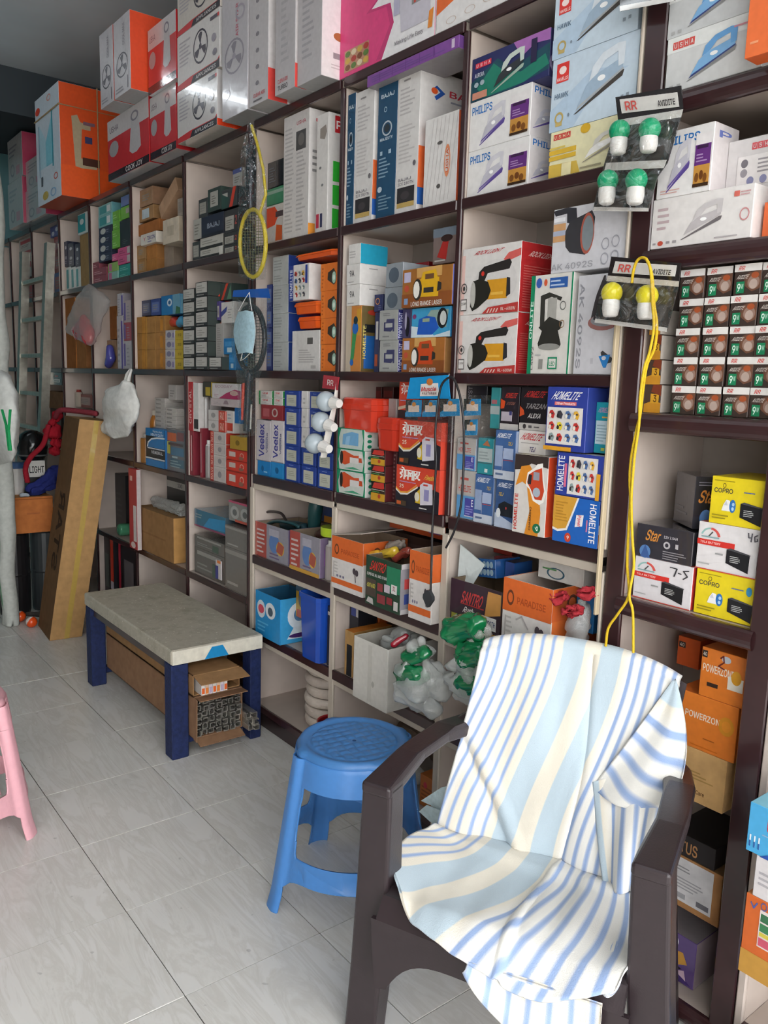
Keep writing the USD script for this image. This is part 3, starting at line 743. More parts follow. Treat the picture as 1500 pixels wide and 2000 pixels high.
def i_iron(body='#dcdde0', handle='#c5c9cf', sole='#3a3a40', base=None):
    o = [('p', [(0, 0), (.05, .0), (.97, .42), (1, .52), (.93, .52)], sole)]
    if base: o.append(('p', [(.04, .05), (.12, .16), (.95, .60), (.99, .53)], base))
    return o + [('p', [(.08, .12), (.24, .44), (.42, .58), (.97, .74), (.97, .56)], body),
                ('p', [(.30, .50), (.36, .74), (.55, .92), (.86, 1), (1, .98), (.99, .62), (.88, .60), (.86, .86), (.60, .78), (.47, .60)], handle), ('e', .55, .50, .08, .05, '#f4f4f4')]
I_ROCK = [('p', [(.18, .60), (.20, .80), (.32, .90), (.95, 1), (1, .92), (.95, .80), (.42, .76), (.34, .60)], '#2a2625'), ('r', .42, .22, .50, .40, '#cf9426'), ('p', [(.90, .24), (1, .30), (.98, .62), (.90, .64)], '#2b2b30'),
          ('p', [(0, .10), (.06, 0), (.20, .06), (.46, .24), (.52, .40), (.44, .58), (.22, .66), (.05, .62)], '#26241f'), ('e', .065, .34, .065, .27, '#b7b5ae'), ('e', .30, .76, .04, .05, '#c8352a'), ('r', .52, .30, .3, .06, '#e0b04a')]
I_UP = [('p', [(.15, .40), (.12, .95), (.45, 1), (.95, .90), (.90, .84), (.55, .92), (.30, .88), (.32, .42)], '#34332f'), ('r', .42, .52, .34, .38, '#a5a39d'), ('p', [(.10, .40), (.5, .58), (1, .48), (.95, .36), (.86, .34), (1, .10), (.95, .04), (.15, .04), (.10, .12), (.24, .34)], '#2d2c28'), ('e', .55, .06, .42, .06, '#8d8d88')]
I_AK = [('p', [(0, .97), (.35, 1), (.55, .96), (.6, .62), (.34, .70), (.33, .88), (.05, .86)], '#35343a'), ('p', [(.30, .50), (.42, .72), (.72, .80), (.92, .86), (1, .72), (.98, .30), (.82, .02), (.45, .10), (.34, .22)], '#3a393d'), ('e', .84, .43, .16, .40, '#a85848'), ('e', .85, .43, .13, .34, '#7d858a'), ('r', .02, .74, .28, .08, '#e8e8ec'), ('r', .02, .34, .3, .36, '#c99a6c'), ('r', .02, .46, .3, .10, '#a9b0c4')]
def i_lantern(c, d='#33302c'):
    return [('p', [(.22, .18), (.16, .70), (.30, .74), (.36, .95), (.80, 1), (.86, .76), (.92, .74), (.90, .16)], c), ('r', .44, .72, .30, .16, '#6b4a2e'), ('r', .40, .30, .34, .16, d), ('e', .18, .42, .16, .34, d), ('e', .15, .42, .11, .27, '#e8e4dc'), ('p', [(.86, .3), (1, .36), (1, .56), (.88, .62)], d)]
I_FAN = [('o', .5, .5, .5, .5, .12, '#3f3c46')] + [('p', [(.5 + .02 * math.cos(a), .5 + .02 * math.sin(a)), (.5 + .40 * math.cos(a - .35), .5 + .40 * math.sin(a - .35)), (.5 + .42 * math.cos(a), .5 + .42 * math.sin(a)), (.5 + .36 * math.cos(a + .4), .5 + .36 * math.sin(a + .4))], '#4a4650') for a in (1.6, 3.7, 5.8)] + [('e', .5, .5, .09, .09, '#5a5560')]
I_FAN2 = [(k[0],) + k[1:-1] + ({'#3f3c46': '#97929c', '#4a4650': '#8d8892', '#5a5560': '#a29da8'}[k[-1]],) for k in I_FAN]
I_BATT = [('p', [(0, .92), (.15, 1), (1, .84), (1, .80)], '#4a4a4e'), ('p', [(0, .30), (0, .92), (.98, .80), (.96, 0)], '#1e1e22'), ('l', .16, .36, .5, .32, 4, '#b8b8b8')]
I_GAUGE = [('s', [(.08 + 0 * a, 0) if False else (.5 - .5 * math.cos(a), .9 * math.sin(a)) for a in np.linspace(.3, 1.6, 8)], .07, '#8fb9b4'), ('s', [(.5 - .5 * math.cos(a), .9 * math.sin(a)) for a in np.linspace(1.6, 2.9, 8)], .10, '#d0554e'), ('s', [(.4, .1), (.62, .6)], .05, '#555555'), ('r', 0, 0, 1, .14, '#8aa6a8')]
I_CUP = [('p', [(0, .1), (.12, .55), (.3, .9), (.55, .85), (.62, .1)], '#e9e9ea'), ('p', [(.16, .5), (.3, .84), (.42, .5)], '#c9cbd4'), ('e', .76, .48, .22, .46, '#2f6fb4'), ('e', .80, .62, .09, .13, '#a8c8e6'), ('e', .78, .30, .09, .13, '#a8c8e6')]
def i_products(seed=1, cols=4, rows=3):
    r = random.Random(seed); o = []
    for j in range(rows):
        for i in range(cols):
            c = r.choice(['#d8c43c', '#b5302f', '#3a3b45', '#d9a63a', '#8a9a9a', '#c23a34', '#4c6a9a'])
            x, y, a, b = (i + .12) / cols, (j + .12) / rows, .76 / cols, .74 / rows
            o += [('p', [(x, y + .2 * b), (x + .15 * a, y + .9 * b), (x + .6 * a, y + b), (x + a, y + .55 * b), (x + .8 * a, y)], c), ('e', x + .25 * a, y + .35 * b, .2 * a, .25 * b, r.choice(['#e9e4d4', '#2f2d30', '#e3ddcf'])), ('r', x + .45 * a, y + .5 * b, .3 * a, .18 * b, '#4a3a3a')]
    return o

def USHA(x, y, w, h, c, bg):
    """four letters cut out of red tiles"""
    q = w / 4; o = []
    for i, ch_ in enumerate('USHA'): o += [('r', x + i * q + .04 * q, y, .92 * q, h, c), ('t', ch_, x + (i + .26) * q, y + .2 * h, .48 * q, .6 * h, bg)]
    return o
PLACED = []       # (x0, x1, y0, y1, z0, z1) of what already stands there
def carton(name, label, cat, w, d, h, loc, rot=(0, 0, 0), c=('#ccc', None, None), f=(), s=(), t=(), l=(), group=None, m=None, split=False, flap=None, bev=.0012):
    fc, sc, tc = (list(c) + [None, None])[:3]; sc = sc or fc; tc = tc or fc
    T_ = thing(name, label, cat, loc, rot, group)
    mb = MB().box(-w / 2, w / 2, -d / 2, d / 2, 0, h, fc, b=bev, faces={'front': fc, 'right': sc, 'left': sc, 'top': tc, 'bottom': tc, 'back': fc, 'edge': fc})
    pr = mb
    if f: Face(pr, (-w / 2, -d / 2, 0), (w, 0, 0), (0, 0, h), (0, -1, 0)).draw(f)
    if s: Face(pr, (w / 2, -d / 2, 0), (0, d, 0), (0, 0, h), (1, 0, 0)).draw(s)
    if t: Face(pr, (-w / 2, -d / 2, h), (w, 0, 0), (0, d, 0), (0, 0, 1)).draw(t)
    if l: Face(pr, (-w / 2, d / 2, 0), (0, -d, 0), (0, 0, h), (-1, 0, 0)).draw(l)
    mb.build('carton', m or CARD, T_, local=True)
    if flap:
        MB().box(-w / 2 + .002, w / 2 - .002, -d / 2 - .0012, -d / 2 - .0003, h - flap, h - .001, fc).build('tuck_flap', m or CARD, T_, local=True)
    return T_
def fit(x0, x1, y0, y1, z0, z1, snap=True, bay=True):
    xm = (x0 + x1) / 2
    if snap:
        best, dist = None, 9
        for a, b, z in SHELVES:
            if a - .03 < xm < b + .03 and abs(z0 - z) < .05 and y1 > YF and abs(z0 - z) < dist: best, dist = z + .0015, abs(z0 - z)
        for q in PLACED:
            if min(x1, q[1]) - max(x0, q[0]) > .25 * min(x1 - x0, q[1] - q[0]) and min(y1, q[3]) - max(y0, q[2]) > .01 and abs(z0 - q[5]) < .045 and q[5] < z1 - .012 and (abs(z0 - q[5]) < dist or q[5] > best):
                best, dist = q[5] + .0006, abs(z0 - q[5])
        if best is not None: z0 = best
    if bay and y1 > YF - .014:
        for X, a, b, hw in UPR:
            if min(z1, b) - max(z0, a) < .01: continue
            if xm > X and x0 < X + hw: x0 = X + hw + .001
            if xm <= X and x1 > X - hw: x1 = X - hw - .001
    for q in PLACED:
        if min(z1, q[5]) - max(z0, q[4]) > .003 and min(y1, q[3]) - max(y0, q[2]) > .003:
            if 0 < q[1] - x0 and x0 > q[0] and q[1] < x1: x0 = q[1] + .0008
            elif 0 < x1 - q[0] and x1 < q[1] and q[0] > x0: x1 = q[0] - .0008
        if min(x1, q[1]) - max(x0, q[0]) > .003 and min(y1, q[3]) - max(y0, q[2]) > .003 and q[4] < z1 and q[4] > z0 + .5 * (z1 - z0): z1 = q[4] - .0006
    # stay under the board above
    for a, b, z in SHELVES:
        if a < xm < b and z0 < z - .05 and z1 > z - .0235 and y1 > YF: z1 = z - (.024 if y0 > YF - .001 else .05)
    return x0, x1, y0, y1, z0, z1
def B(name, label, xl, xr, yt, yb, Y=1.715, d=.2, c=('#ccc',), f=(), s=(), t=(), e='r', yaw=0, roll=0, g=None, cat='box', m=None, split=None, snap=True, z=None, flap=None, bay=True, zb=None):
    """a carton whose front stands on the plane Y; xl, xr, yt, yb: where the photograph shows its front's left and right edges and, at edge e, its top and bottom"""
    ym = (yt + yb) / 2
    X0, X1 = onY(xl, ym, Y)[0], onY(xr, ym, Y)[0]
    xe = xr if e == 'r' else xl
    z0, z1 = onY(xe, yb, Y)[2], onY(xe, yt, Y)[2]
    if z is not None: z1 += z - z0; z0 = z
    if zb is not None: z0 = zb; snap = False
    d = min(d, YBK - .014 - Y) if Y < YBK - .04 else d
    x0, x1, y0, y1, z0, z1 = fit(X0, X1, Y, Y + d, z0, z1, snap, bay) if not (yaw or roll) else fit(X0, X1, Y, Y + d, z0, z1, snap, False)
    if x1 - x0 < .008 or z1 - z0 < .008: print('SKIP', label, x0, x1, z0, z1); return None
    PLACED.append((x0, x1, y0, y1, z0, z1))
    big = (xr - xl) * (yb - yt) > 3500
    return carton(name, label, cat, x1 - x0, d, z1 - z0, ((x0 + x1) / 2, Y + d / 2, z0), (0, roll, yaw), c, f, s, t, group=g, m=m, split=big if split is None else split, flap=flap)
ORD = ['first', 'second', 'third', 'fourth', 'fifth', 'sixth', 'seventh', 'eighth', 'ninth', 'tenth']
def level(i, n):
    """which one of n in a stack, i from the top"""
    return 'top' if i == 0 else 'bottom' if i == n - 1 else 'middle' if n == 3 else ORD[i] + '-from-top'
def stack(name, label, xl, xr, ys, c=('#ccc',), f=(), s=(), cs=None, **k):
    """a pile: ys are its edges from top to bottom; label holds {} for which one it is"""
    n = len(ys) - 1; out = [None] * n
    k.setdefault('g', label.split(',')[0].replace('{}', '').strip() + ' pile')
    for i in range(n - 1, -1, -1):
        ff = f(i) if callable(f) else f
        kk = dict(k)
        if i < n - 1 and out[i + 1] is not None: kk['zb'] = PLACED[-1][5] + .0006
        out[i] = B(name, label.format(level(i, n)), xl, xr, ys[i], ys[i + 1], c=(cs[i % len(cs)] if cs else c), f=ff, s=s, **kk)
    return out

# ------------------------------------------------------------------ boxes on top of the shelving (far left to right)
GREYB = ('#aaa6a6', '#a8405a', '#99979a')
gp = [('l', .1, .55, .6, .3, 3, '#8f8a92'), ('r', .55, .1, .25, .2, '#b98a98'), ('o', .3, .25, .15, .15, .3, '#8f8a92')]
B('fan_carton', 'grey film-wrapped carton, lower left one at the far end of the top shelf', 16, 44, 342, 432, Y=1.60, d=.36, c=GREYB, f=gp, m=GLOSS, bay=False)
B('fan_carton', 'grey film-wrapped carton with a pink side, topmost at the far end', 15, 43, 254, 340, Y=1.60, d=.36, c=GREYB, f=gp, m=GLOSS, bay=False)
B('fan_carton', 'grey film-wrapped carton beside the orange carton, lower one', 46, 88, 352, 412, Y=1.62, d=.34, c=GREYB, f=gp, m=GLOSS, bay=False)
B('fan_carton', 'grey film-wrapped carton half behind the orange carton, upper one', 46, 86, 292, 350, Y=1.62, d=.34, c=GREYB, f=gp, m=GLOSS, bay=False)
OC = B('heater_carton', 'big orange and white carton tied with string on the top shelf', 70, 117, 154, 381, Y=1.53, d=.42, c=('#c3ced8', '#d8501e', '#b8401a'), m=CARD, split=True, bay=False,
  f=[('p', [(.1, .33), (.15, .75), (.42, .58), (.42, .33)], '#a9cbd8'), ('p', [(.42, .55), (.72, .78), (.72, .33), (.42, .33)], '#7fc0d0'), ('r', .68, .3, .05, .5, '#3f96a8'), ('r', .12, .26, .04, .48, '#8aa5b8'), ('e', .12, .88, .10, .035, '#d8442c'), ('o', .6, .93, .08, .03, .3, '#d8887a'), ('r', .18, .17, .08, .09, '#4a4f58'), ('e', .35, .07, .12, .04, '#b8a04a'), ('o', .68, .07, .12, .04, .3, '#8ab0d0'), ('o', .80, .20, .08, .03, .3, '#d05a4a')],
  s=[('r', 0, 0, 1, .28, '#e0561c'), ('p', [(.20, .28), (.16, .72), (.24, .74), (.28, .68), (.42, .66), (.42, .62), (.30, .62), (.28, .36), (.50, .33), (.50, .28), (.30, .27)], '#a89a7e'), ('r', .30, .30, .24, .07, '#4a2a20'), ('r', .34, .50, .10, .06, '#3a3f68'), ('r', .32, .66, .16, .03, '#7a5a68')])
# string round the orange carton
mb = MB()
x0_, x1_, y0_, y1_, z0_, z1_ = PLACED[-1]
zr = z0_ + (z1_ - z0_) * .80; yr = y0_ + (y1_ - y0_) * .52
mb.tube([(x0_ - .004, y0_ - .004, zr), (x1_ + .004, y0_ - .004, zr), (x1_ + .004, y1_ + .003, zr), (x0_ - .004, y1_ + .003, zr), (x0_ - .004, y0_ - .004, zr)], .004, '#a08a68', 6)
mb.tube([(x1_ + .005, yr, z0_ - .004 + .004), (x1_ + .005, yr, z1_ + .004), (x0_ - .004, yr, z1_ + .004)], .004, '#a08a68', 6)
mb.build('string', CLOTH, OC, label='brown string tied round the carton')
# red and white mixer cartons, fan cartons: two tiers
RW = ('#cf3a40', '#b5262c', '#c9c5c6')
def fr_red(i=0): return [('r', 0, .68, 1, .32, '#cfcacb'), ('t', 'USHA', .06, .78, .22, .10, '#8a7f86'), ('e', .16, .50, .12, .13, '#a9a5a8'), ('p', [(.55, .32), (.60, .80), (.78, .80), (.82, .32), (.72, .26), (.62, .26)], '#c5c1c4'), ('o', .68, .84, .09, .08, .35, '#8f8a94'), ('r', 0, 0, 1, .12, '#3a3138'), ('t', 'COOK JOY', .45, .02, .40, .085, '#d8d4d4')]
B('mixer_carton', 'red and white appliance carton, lower tier, right of the orange carton', 210, 291, 186, 322, Y=1.62, d=.38, c=RW, f=fr_red(), m=GLOSS, bay=False, split=True)
B('mixer_carton', 'red and white film-wrapped carton, lower tier, left of the fan cartons', 293, 344, 160, 287, Y=1.62, d=.38, c=RW, f=fr_red(), m=GLOSS, bay=False, split=True)
FANF = [('i', I_FAN, .40, .26, .34, .60), ('l', .06, .40, .28, .48, 7, '#aeaab0'), ('p', [(0, 0), (0, .10), (.35, .14), (.95, .14), (1, .20), (1, 0)], '#c8353a'), ('p', [(.34, 0), (.40, .12), (.96, .13), (1, .16), (1, 0)], '#37373d'), ('t', 'APPLIANCES', .46, .03, .46, .07, '#c9c5c6'), ('r', .80, .86, .18, .06, '#5a5560'), ('r', .96, .86, .04, .06, '#d05050'), ('e', .88, .55, .05, .07, '#9a95a0'), ('e', .90, .30, .05, .06, '#7f7a84')]
FW = ('#d3d0cf', '#c9c6c6', '#b9b2a8')
B('fan_carton', 'white carton with a dark fan picture and red band, lower of two', 346, 424, 133, 243, Y=1.60, d=.40, c=FW, f=FANF, s=[('r', 0, 0, 1, .12, '#e0421f')], m=GLOSS, bay=False, split=True)
B('fan_carton', 'white carton with a dark fan picture and red band, upper of two', 346, 429, 12, 129, Y=1.60, d=.40, c=FW, f=FANF, m=CARD, bay=False, split=True)
B('fan_carton', 'white carton on top of the two fan-picture cartons, cut by the photo top', 346, 430, -95, 9, Y=1.60, d=.40, c=('#c9c3bc', '#c9c3bc', '#bbb'), f=FANF, m=CARD, bay=False, split=True)
B('mixer_carton', 'red and white film-wrapped carton, upper tier, left of the fan-picture cartons', 289, 344, 16, 157, Y=1.60, d=.40, c=RW, f=fr_red(), m=GLOSS, bay=False, split=True)
CMF = [('i', I_FAN, .15, .22, .70, .32), ('t', 'COOL MAX', .55, .62, .14, .28, '#8f8a94', 90), ('r', .82, .04, .05, .16, '#5a5560'), ('l', .1, .04, .5, .08, 2, '#8a8890')]
B('fan_carton', 'narrow white fan carton with an orange side lettered in white, upper tier', 222, 254, 16, 176, Y=1.52, d=.40, c=('#c2bfc4', '#dc4a26', '#aaa'), f=CMF, s=[('t', 'COOL MAX', .42, .06, .26, .46, '#e8e4e0', 90), ('o', .78, .70, .24, .14, .25, '#5a2a24'), ('e', .78, .70, .14, .08, '#6a3028')], bay=False, split=True)
B('fan_carton', 'narrow white fan carton standing left of its orange-sided twin', 195, 221, 45, 209, Y=1.52, d=.40, c=('#b9b6bb', '#b54a3a', '#aaa'), f=CMF, bay=False, split=True)
GW = ('#c7c3c4', '#c2bfc2', '#aaa')
B('fan_carton', 'tall pale carton with a grey fan picture under clear film', 434, 484, -40, 212, Y=1.60, d=.42, c=('#bdb9be', '#c5c1c4', '#aaa'), f=[('i', I_FAN2, .10, .34, .76, .28), ('e', .2, .2, .12, .04, '#9a95a2'), ('t', 'PEPPERFRY'[:0] + 'AIR STAR', .55, .62, .10, .26, '#c06a78', 90), ('o', .72, .8, .18, .06, .3, '#a8a2ac')], m=GLOSS, bay=False, split=True)
B('fan_carton', 'tall pale carton with a column of small icons and red lettering at its foot', 487, 524, -60, 191, Y=1.60, d=.42, c=('#b9b5b7', '#cfcaca', '#aaa'), f=[('t', 'CELLO', .15, .86, .7, .06, '#a05a60')] + [('e', .45, .82 - .13 * i, .09, .018, '#7c787e') for i in range(6)] + [('t', 'CLEAR AIR', .25, .06, .6, .03, '#c04a50'), ('l', .25, .02, .5, .03, 1, '#5a5558')], s=[('r', 0, 0, .2, .25, '#d84a44')], bay=False, split=True)
B('fan_carton', 'tall grey carton with red lettering low down, beside the icon carton', 538, 577, -70, 168, Y=1.607, d=.40, c=('#b3afb1', '#c4bfbf', '#aaa'), f=[('l', .3, .25, .4, .6, 10, '#a5a1a4'), ('t', 'CLEAR AIR', .15, .09, .5, .035, '#c04a50'), ('t', 'TURBO', .15, .03, .5, .04, '#4a4548')], s=[('r', 0, 0, .12, .2, '#d84a44')], bay=False, split=True)
B('juicer_carton', 'tall grey and white carton standing left of the pink carton', 582, 629, -90, 145, Y=1.615, d=.40, c=('#b6b2b4', '#e6dfe0', '#aaa'), f=[('l', .2, .2, .5, .65, 12, '#a09ca0'), ('e', .5, .92, .2, .03, '#8f8b90')], s=[('e', .18, .36, .06, .035, '#b06a40'), ('r', .12, .17, .10, .05, '#9a9094'), ('l', .1, .08, .16, .05, 2, '#c9bfc0')], bay=False, split=True)
B('juicer_carton', 'big pink carton with a white star burst and kitchen machine picture', 664, 852, -120, 69, Y=1.69, d=.34, c=('#d8447e', '#e0dede', '#aaa'), f=[('p', [(.62, .98), (.50, .80), (.30, .62), (.52, .58), (.56, .36), (.42, .02), (1, .02), (1, 1)], '#c23a72'), ('p', [(.66, 1), (.52, .8), (.36, .64), (.56, .60), (.60, .36), (.48, .0), (1, 0), (1, 1)], '#e4e2e4'), ('r', .06, .05, .28, .26, '#b98a70')]
  + [('e', .10 + .07 * i, .10 + .08 * j, .03, .035, ['#7a4a30', '#c9a44a', '#5a7a3a', '#a83a30', '#d8c8a8'][(i * 2 + j) % 5]) for i in range(4) for j in range(3)] + [('p', [(.68, .2), (.66, .5), (.72, .95), (.95, .95), (.96, .2)], '#c3bfca'), ('r', .60, .42, .06, .4, '#b2b0c6'), ('r', .78, .44, .12, .05, '#8a8a8a'), ('r', .80, .45, .02, .03, '#c84a40'), ('p', [(.94, .1), (.95, .28), (.99, .3), (.98, .1)], '#e08a3a'), ('t', 'Making Life Easy', .62, .07, .28, .06, '#8a868c')], bay=False, split=True)
B('juicer_carton', 'white carton with an orange corner, right of the pink one, cut by the photo top', 857, 1075, -140, -27, Y=1.69, d=.34, c=('#dedcdc', '#dedcdc', '#aaa'), f=[('p', [(0, .40), (0, 1), (.6, 1)], '#dd6a34'), ('o', .15, .16, .05, .08, .15, '#c9b9b0'), ('o', .33, .2, .05, .08, .15, '#c9b9b0'), ('o', .5, .25, .05, .08, .15, '#c9b9b0')], bay=False, split=True)

# ------------------------------------------------------------------ top row of bays, middle unit: hot plates, irons
WH = ('#d9d5d3', '#dcd9d8', '#bbb')
B('hot_plate_box', 'tall white box printed with grey text columns, left of the green-panelled box', 554, 603, 210, 455, Y=1.70, d=.30, c=('#c6c2c0', '#d8d4d2', '#bbb'), f=[('l', .06, .05, .36, .86, 26, '#aaa6a6'), ('l', .52, .05, .38, .68, 20, '#aaa6a6'), ('r', .50, .70, .38, .15, '#3f3c3c'), ('e', .7, .78, .12, .05, '#5f5a58'), ('t', 'USHA', .52, .90, .36, .03, '#b56a70')], s=[('r', 0, 0, .10, .10, '#e8963c'), ('t', 'USHA', .1, .90, .3, .03, '#c03038'), ('l', .05, .5, .2, .2, 4, '#8a8888')], split=True)
B('hot_plate_box', 'white box with three bright green panels on its side', 618, 640, 218, 450, Y=1.70, d=.28, c=('#cfcbc8', '#d5d2d0', '#bbb'), f=[('p', [(.3, .80), (.3, .88), (.8, .90), (.9, .84), (.7, .78)], '#8a8078'), ('e', .35, .55, .1, .012, '#777'), ('e', .55, .40, .1, .012, '#777'), ('r', .05, .04, .25, .12, '#b53048'), ('r', .4, .04, .2, .12, '#3a3a5a')],
  s=[('r', .08, .03, .34, .17, '#2fae35'), ('r', .08, .23, .34, .17, '#2fae35'), ('r', .08, .43, .34, .17, '#2fae35'), ('r', .10, .84, .34, .14, '#c5252e'), ('t', 'Pro', .12, .87, .26, .07, '#f2eeee')], split=True)
BJ = [('t', 'BAJAJ', .16, .885, .66, .030, '#c9d6e0'), ('o', .5, .66, .26, .055, .22, '#aeb8c0'), ('e', .5, .66, .14, .03, '#2a3038'), ('t', 'MAJESTY', .15, .575, .66, .022, '#c9d6e0'), ('o', .4, .8, .08, .02, .3, '#9fb6c6'), ('l', .12, .30, .6, .16, 6, '#7d9aae'), ('e', .2, .22, .12, .022, '#b9c6d0'), ('l', .15, .06, .7, .12, 5, '#6f8ca0'), ('r', .18, .47, .12, .03, '#9fb6c6'), ('r', .62, .47, .14, .03, '#9fb6c6')]
BW = [('l', .1, .70, .75, .2, 7, '#b4b0b0'), ('l', .1, .36, .75, .28, 10, '#bbb7b6'), ('l', .25, .93, .5, .03, 1, '#8a8686'), ('t', 'BAJAJ', .1, .235, .6, .022, '#77747a'), ('t', 'ICX 180TN', .1, .205, .72, .022, '#77747a'), ('r', .08, .07, .80, .12, '#2d2a2c'), ('r', .08, .045, .80, .035, '#b59a5a'), ('e', .45, .13, .2, .03, '#3f3a3c'), ('e', .84, .345, .07, .02, '#6a666a')]
B('hot_plate_box', 'navy blue narrow box with a ring picture, leftmost of the induction boxes', 667, 692, 181, 434, Y=1.705, d=.30, c=('#1f4866', '#e2e0de', '#bbb'), f=BJ, split=True)
B('hot_plate_box', 'white narrow box with a black hob picture, between the two navy boxes', 694, 729, 168, 427, Y=1.705, d=.30, c=('#cfccca', '#e0dedc', '#bbb'), f=BW, s=[('r', 0, .17, .12, .29, '#dd6a38'), ('r', 0, .05, .12, .12, '#2a5fae')], split=True)
B('hot_plate_box', 'navy blue narrow box with a ring picture, right one of the navy pair', 737, 774, 151, 419, Y=1.705, d=.30, c=('#1f4866', '#e2e0de', '#bbb'), f=BJ, split=True)
B('hot_plate_box', 'white box with a black hob picture and a lettered side, tallest of the row', 776, 818, 130, 410, Y=1.705, d=.30, c=('#d2cfcd', '#d5d2d0', '#bbb'), f=BW, s=[('r', 0, .17, .10, .29, '#dd6a38'), ('r', 0, .05, .10, .12, '#2a5fae'), ('p', [(.14, .86), (.22, .90), (.34, .86), (.22, .80), (.19, .82), (.27, .86), (.22, .88)], '#2a56a8'), ('e', .19, .86, .045, .022, '#dd5a2a'), ('t', 'BAJAJ', .40, .845, .58, .045, '#c43a4a'), ('l', .42, .80, .4, .03, 1, '#9a9aa8')], split=True)
B('hot_plate_box', 'white box with a diagonal stripe pattern and orange side', 829, 893, 214, 390, Y=1.705, d=.10, c=('#d9d6d4', '#cf5f38', '#bbb'), f=[('s', [(.05 + .12 * i, .05), (.05 + .12 * i + .22, .98)], .008, '#bfbab8') for i in range(7)] + [('e', .48, .70, .08, .02, '#5a5654'), ('e', .48, .22, .06, .025, '#5a5654'), ('o', .72, .48, .09, .18, .25, '#dd8a60'), ('t', 'USHA', .68, .35, .08, .26, '#cf6a44', 90)], split=True)
FB_ = B('food_box', 'long slim purple box lying across the tops of the induction boxes', 706, 911, 60, 93, Y=1.672, d=.13, c=('#7d4b94', '#5f3b78', '#8f8a8c'), f=[('l', .06, .2, .8, .6, 3, '#6a4a8a'), ('r', .93, .15, .03, .7, '#c9b9cf')] + [('r', .15 * i, .1, .01, .8, '#6b3f84') for i in range(1, 6)], snap=False, zb=2.472, split=True)
IRF = [('t', 'PHILIPS', .04, .72, .34, .17, '#2d6fb5'), ('i', i_iron('#bdbbc5', '#cdcbd2', '#5a4a90', '#6a589c'), .18, .08, .42, .76), ('r', .69, .10, .28, .40, '#c08a3e'), ('r', .69, .40, .28, .36, '#63307a'), ('r', .69, .70, .28, .16, '#e0dcdc'), ('r', .72, .64, .20, .05, '#3a2044'), ('l', .72, .44, .2, .14, 3, '#a98ab8'), ('e', .75, .22, .035, .07, '#7a4a1c'), ('e', .83, .25, .035, .07, '#6a3c16'), ('e', .90, .20, .035, .07, '#7a4a1c'), ('r', .69, .08, .28, .05, '#3a2412')]
IRS = [('t', 'PHILIPS', .06, .82, .62, .13, '#2d6fb5'), ('i', i_iron('#b9b7c2', '#c6c4cc', '#5a4a90'), .05, .15, .40, .45)]
IW = ('#e0dedd', '#d2cccc', '#cfcbc9')
B('iron_box', 'white blue-lettered box with a small purple iron picture, bottom of the pair', 902, 1033, 264, 366, Y=1.705, d=.19, c=IW, f=IRF, s=IRS)
B('iron_box', 'white blue-lettered box with a small purple iron picture, upper of the pair', 912, 1037, 160, 263, Y=1.705, d=.19, c=IW, f=IRF, s=IRS)
B('iron_box', 'dark teal, purple and pink iron box on the two white iron boxes', 921, 1074, 54, 155, Y=1.705, d=.19, c=('#2b2f5e', '#31305a', '#3c3c6a'), f=[('p', [(0, .45), (.35, .8), (.55, .45), (1, .7), (1, .15), (.55, 0), (0, .0)], '#1f4a58'), ('p', [(.08, .28), (.3, .72), (.42, .5), (.66, .3), (.95, .5), (1, .25), (.7, .05), (.2, .02)], '#247a66'), ('p', [(.55, 1), (.66, .62), (.82, .8), (1, .75), (1, 1)], '#a268ac'), *USHA(.05, .74, .22, .12, '#d83a4a', '#e0c8d0'), ('t', 'AURORA', .05, .53, .13, .10, '#bfc3d0'), ('i', [(k[0],) + k[1:] for k in i_iron('#33363a', '#c4cfc8', '#9fb3a6')], .28, .06, .42, .78), ('r', .78, .40, .07, .5, '#2a2344'), ('r', .03, .03, .2, .16, '#c98a74'), ('e', .08, .36, .03, .06, '#9fb0b8'), ('e', .16, .38, .03, .06, '#9fb0b8')], s=[('o', .3, .3, .3, .3, .2, '#8a80a0')])
B('iron_box', 'yellow and white iron box with yellow bars, under the two pale blue iron boxes', 1076, 1238, 214, 313, Y=1.700, d=.20, c=('#e2dcb4', '#e0ddd8', '#d9d4c0'), f=[('p', [(0, 0), (0, .3), (.35, .28), (.4, 0)], '#d3b24e'), *USHA(.04, .81, .22, .12, '#c9423c', '#e2dcb4'), ('e', .44, .90, .06, .10, '#d3a830'), ('r', 0, .50, .34, .10, '#d8b03a'), ('r', 0, .38, .34, .09, '#d8b03a'), ('r', 0, .62, .20, .04, '#d8c060'), ('r', .17, .02, .12, .26, '#e6dcae'), ('i', i_iron('#e9e7e3', '#cfccc4', '#8f897f'), .42, .2, .40, .55), ('l', .4, .06, .3, .08, 1, '#a0987c')])
HK = [('p', [(0, .3), (.5, .7), (1, .55), (1, 0), (0, 0)], '#b3c8dc'), ('p', [(.3, 0), (.6, .5), (1, .6), (1, 0)], '#c5d5e2'), ('r', .06, .66, .15, .26, '#d83a34'), ('t', 'HAVELLS', .07, .68, .13, .05, '#f0dcd8'), ('e', .135, .82, .045, .055, '#f0dcd8'), ('t', 'HAWK', .05, .44, .17, .075, '#5a7086'), ('o', .12, .17, .055, .085, .35, '#b8a060'), ('r', .08, .06, .08, .05, '#c0a868'), ('i', i_iron('#9fb4c8', '#d6dee6', '#45403c', '#a9adb0'), .30, .16, .56, .76), ('r', .84, .18, .03, .05, '#8a96a2'), ('r', .90, .19, .03, .05, '#8a96a2'), ('e', .24, .18, .012, .025, '#7a8896')]
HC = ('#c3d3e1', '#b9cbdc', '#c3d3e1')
B('iron_box', 'pale blue iron box with a red badge, lower of two', 1080, 1246, 57, 200, Y=1.700, d=.20, c=HC, f=HK, e='r')
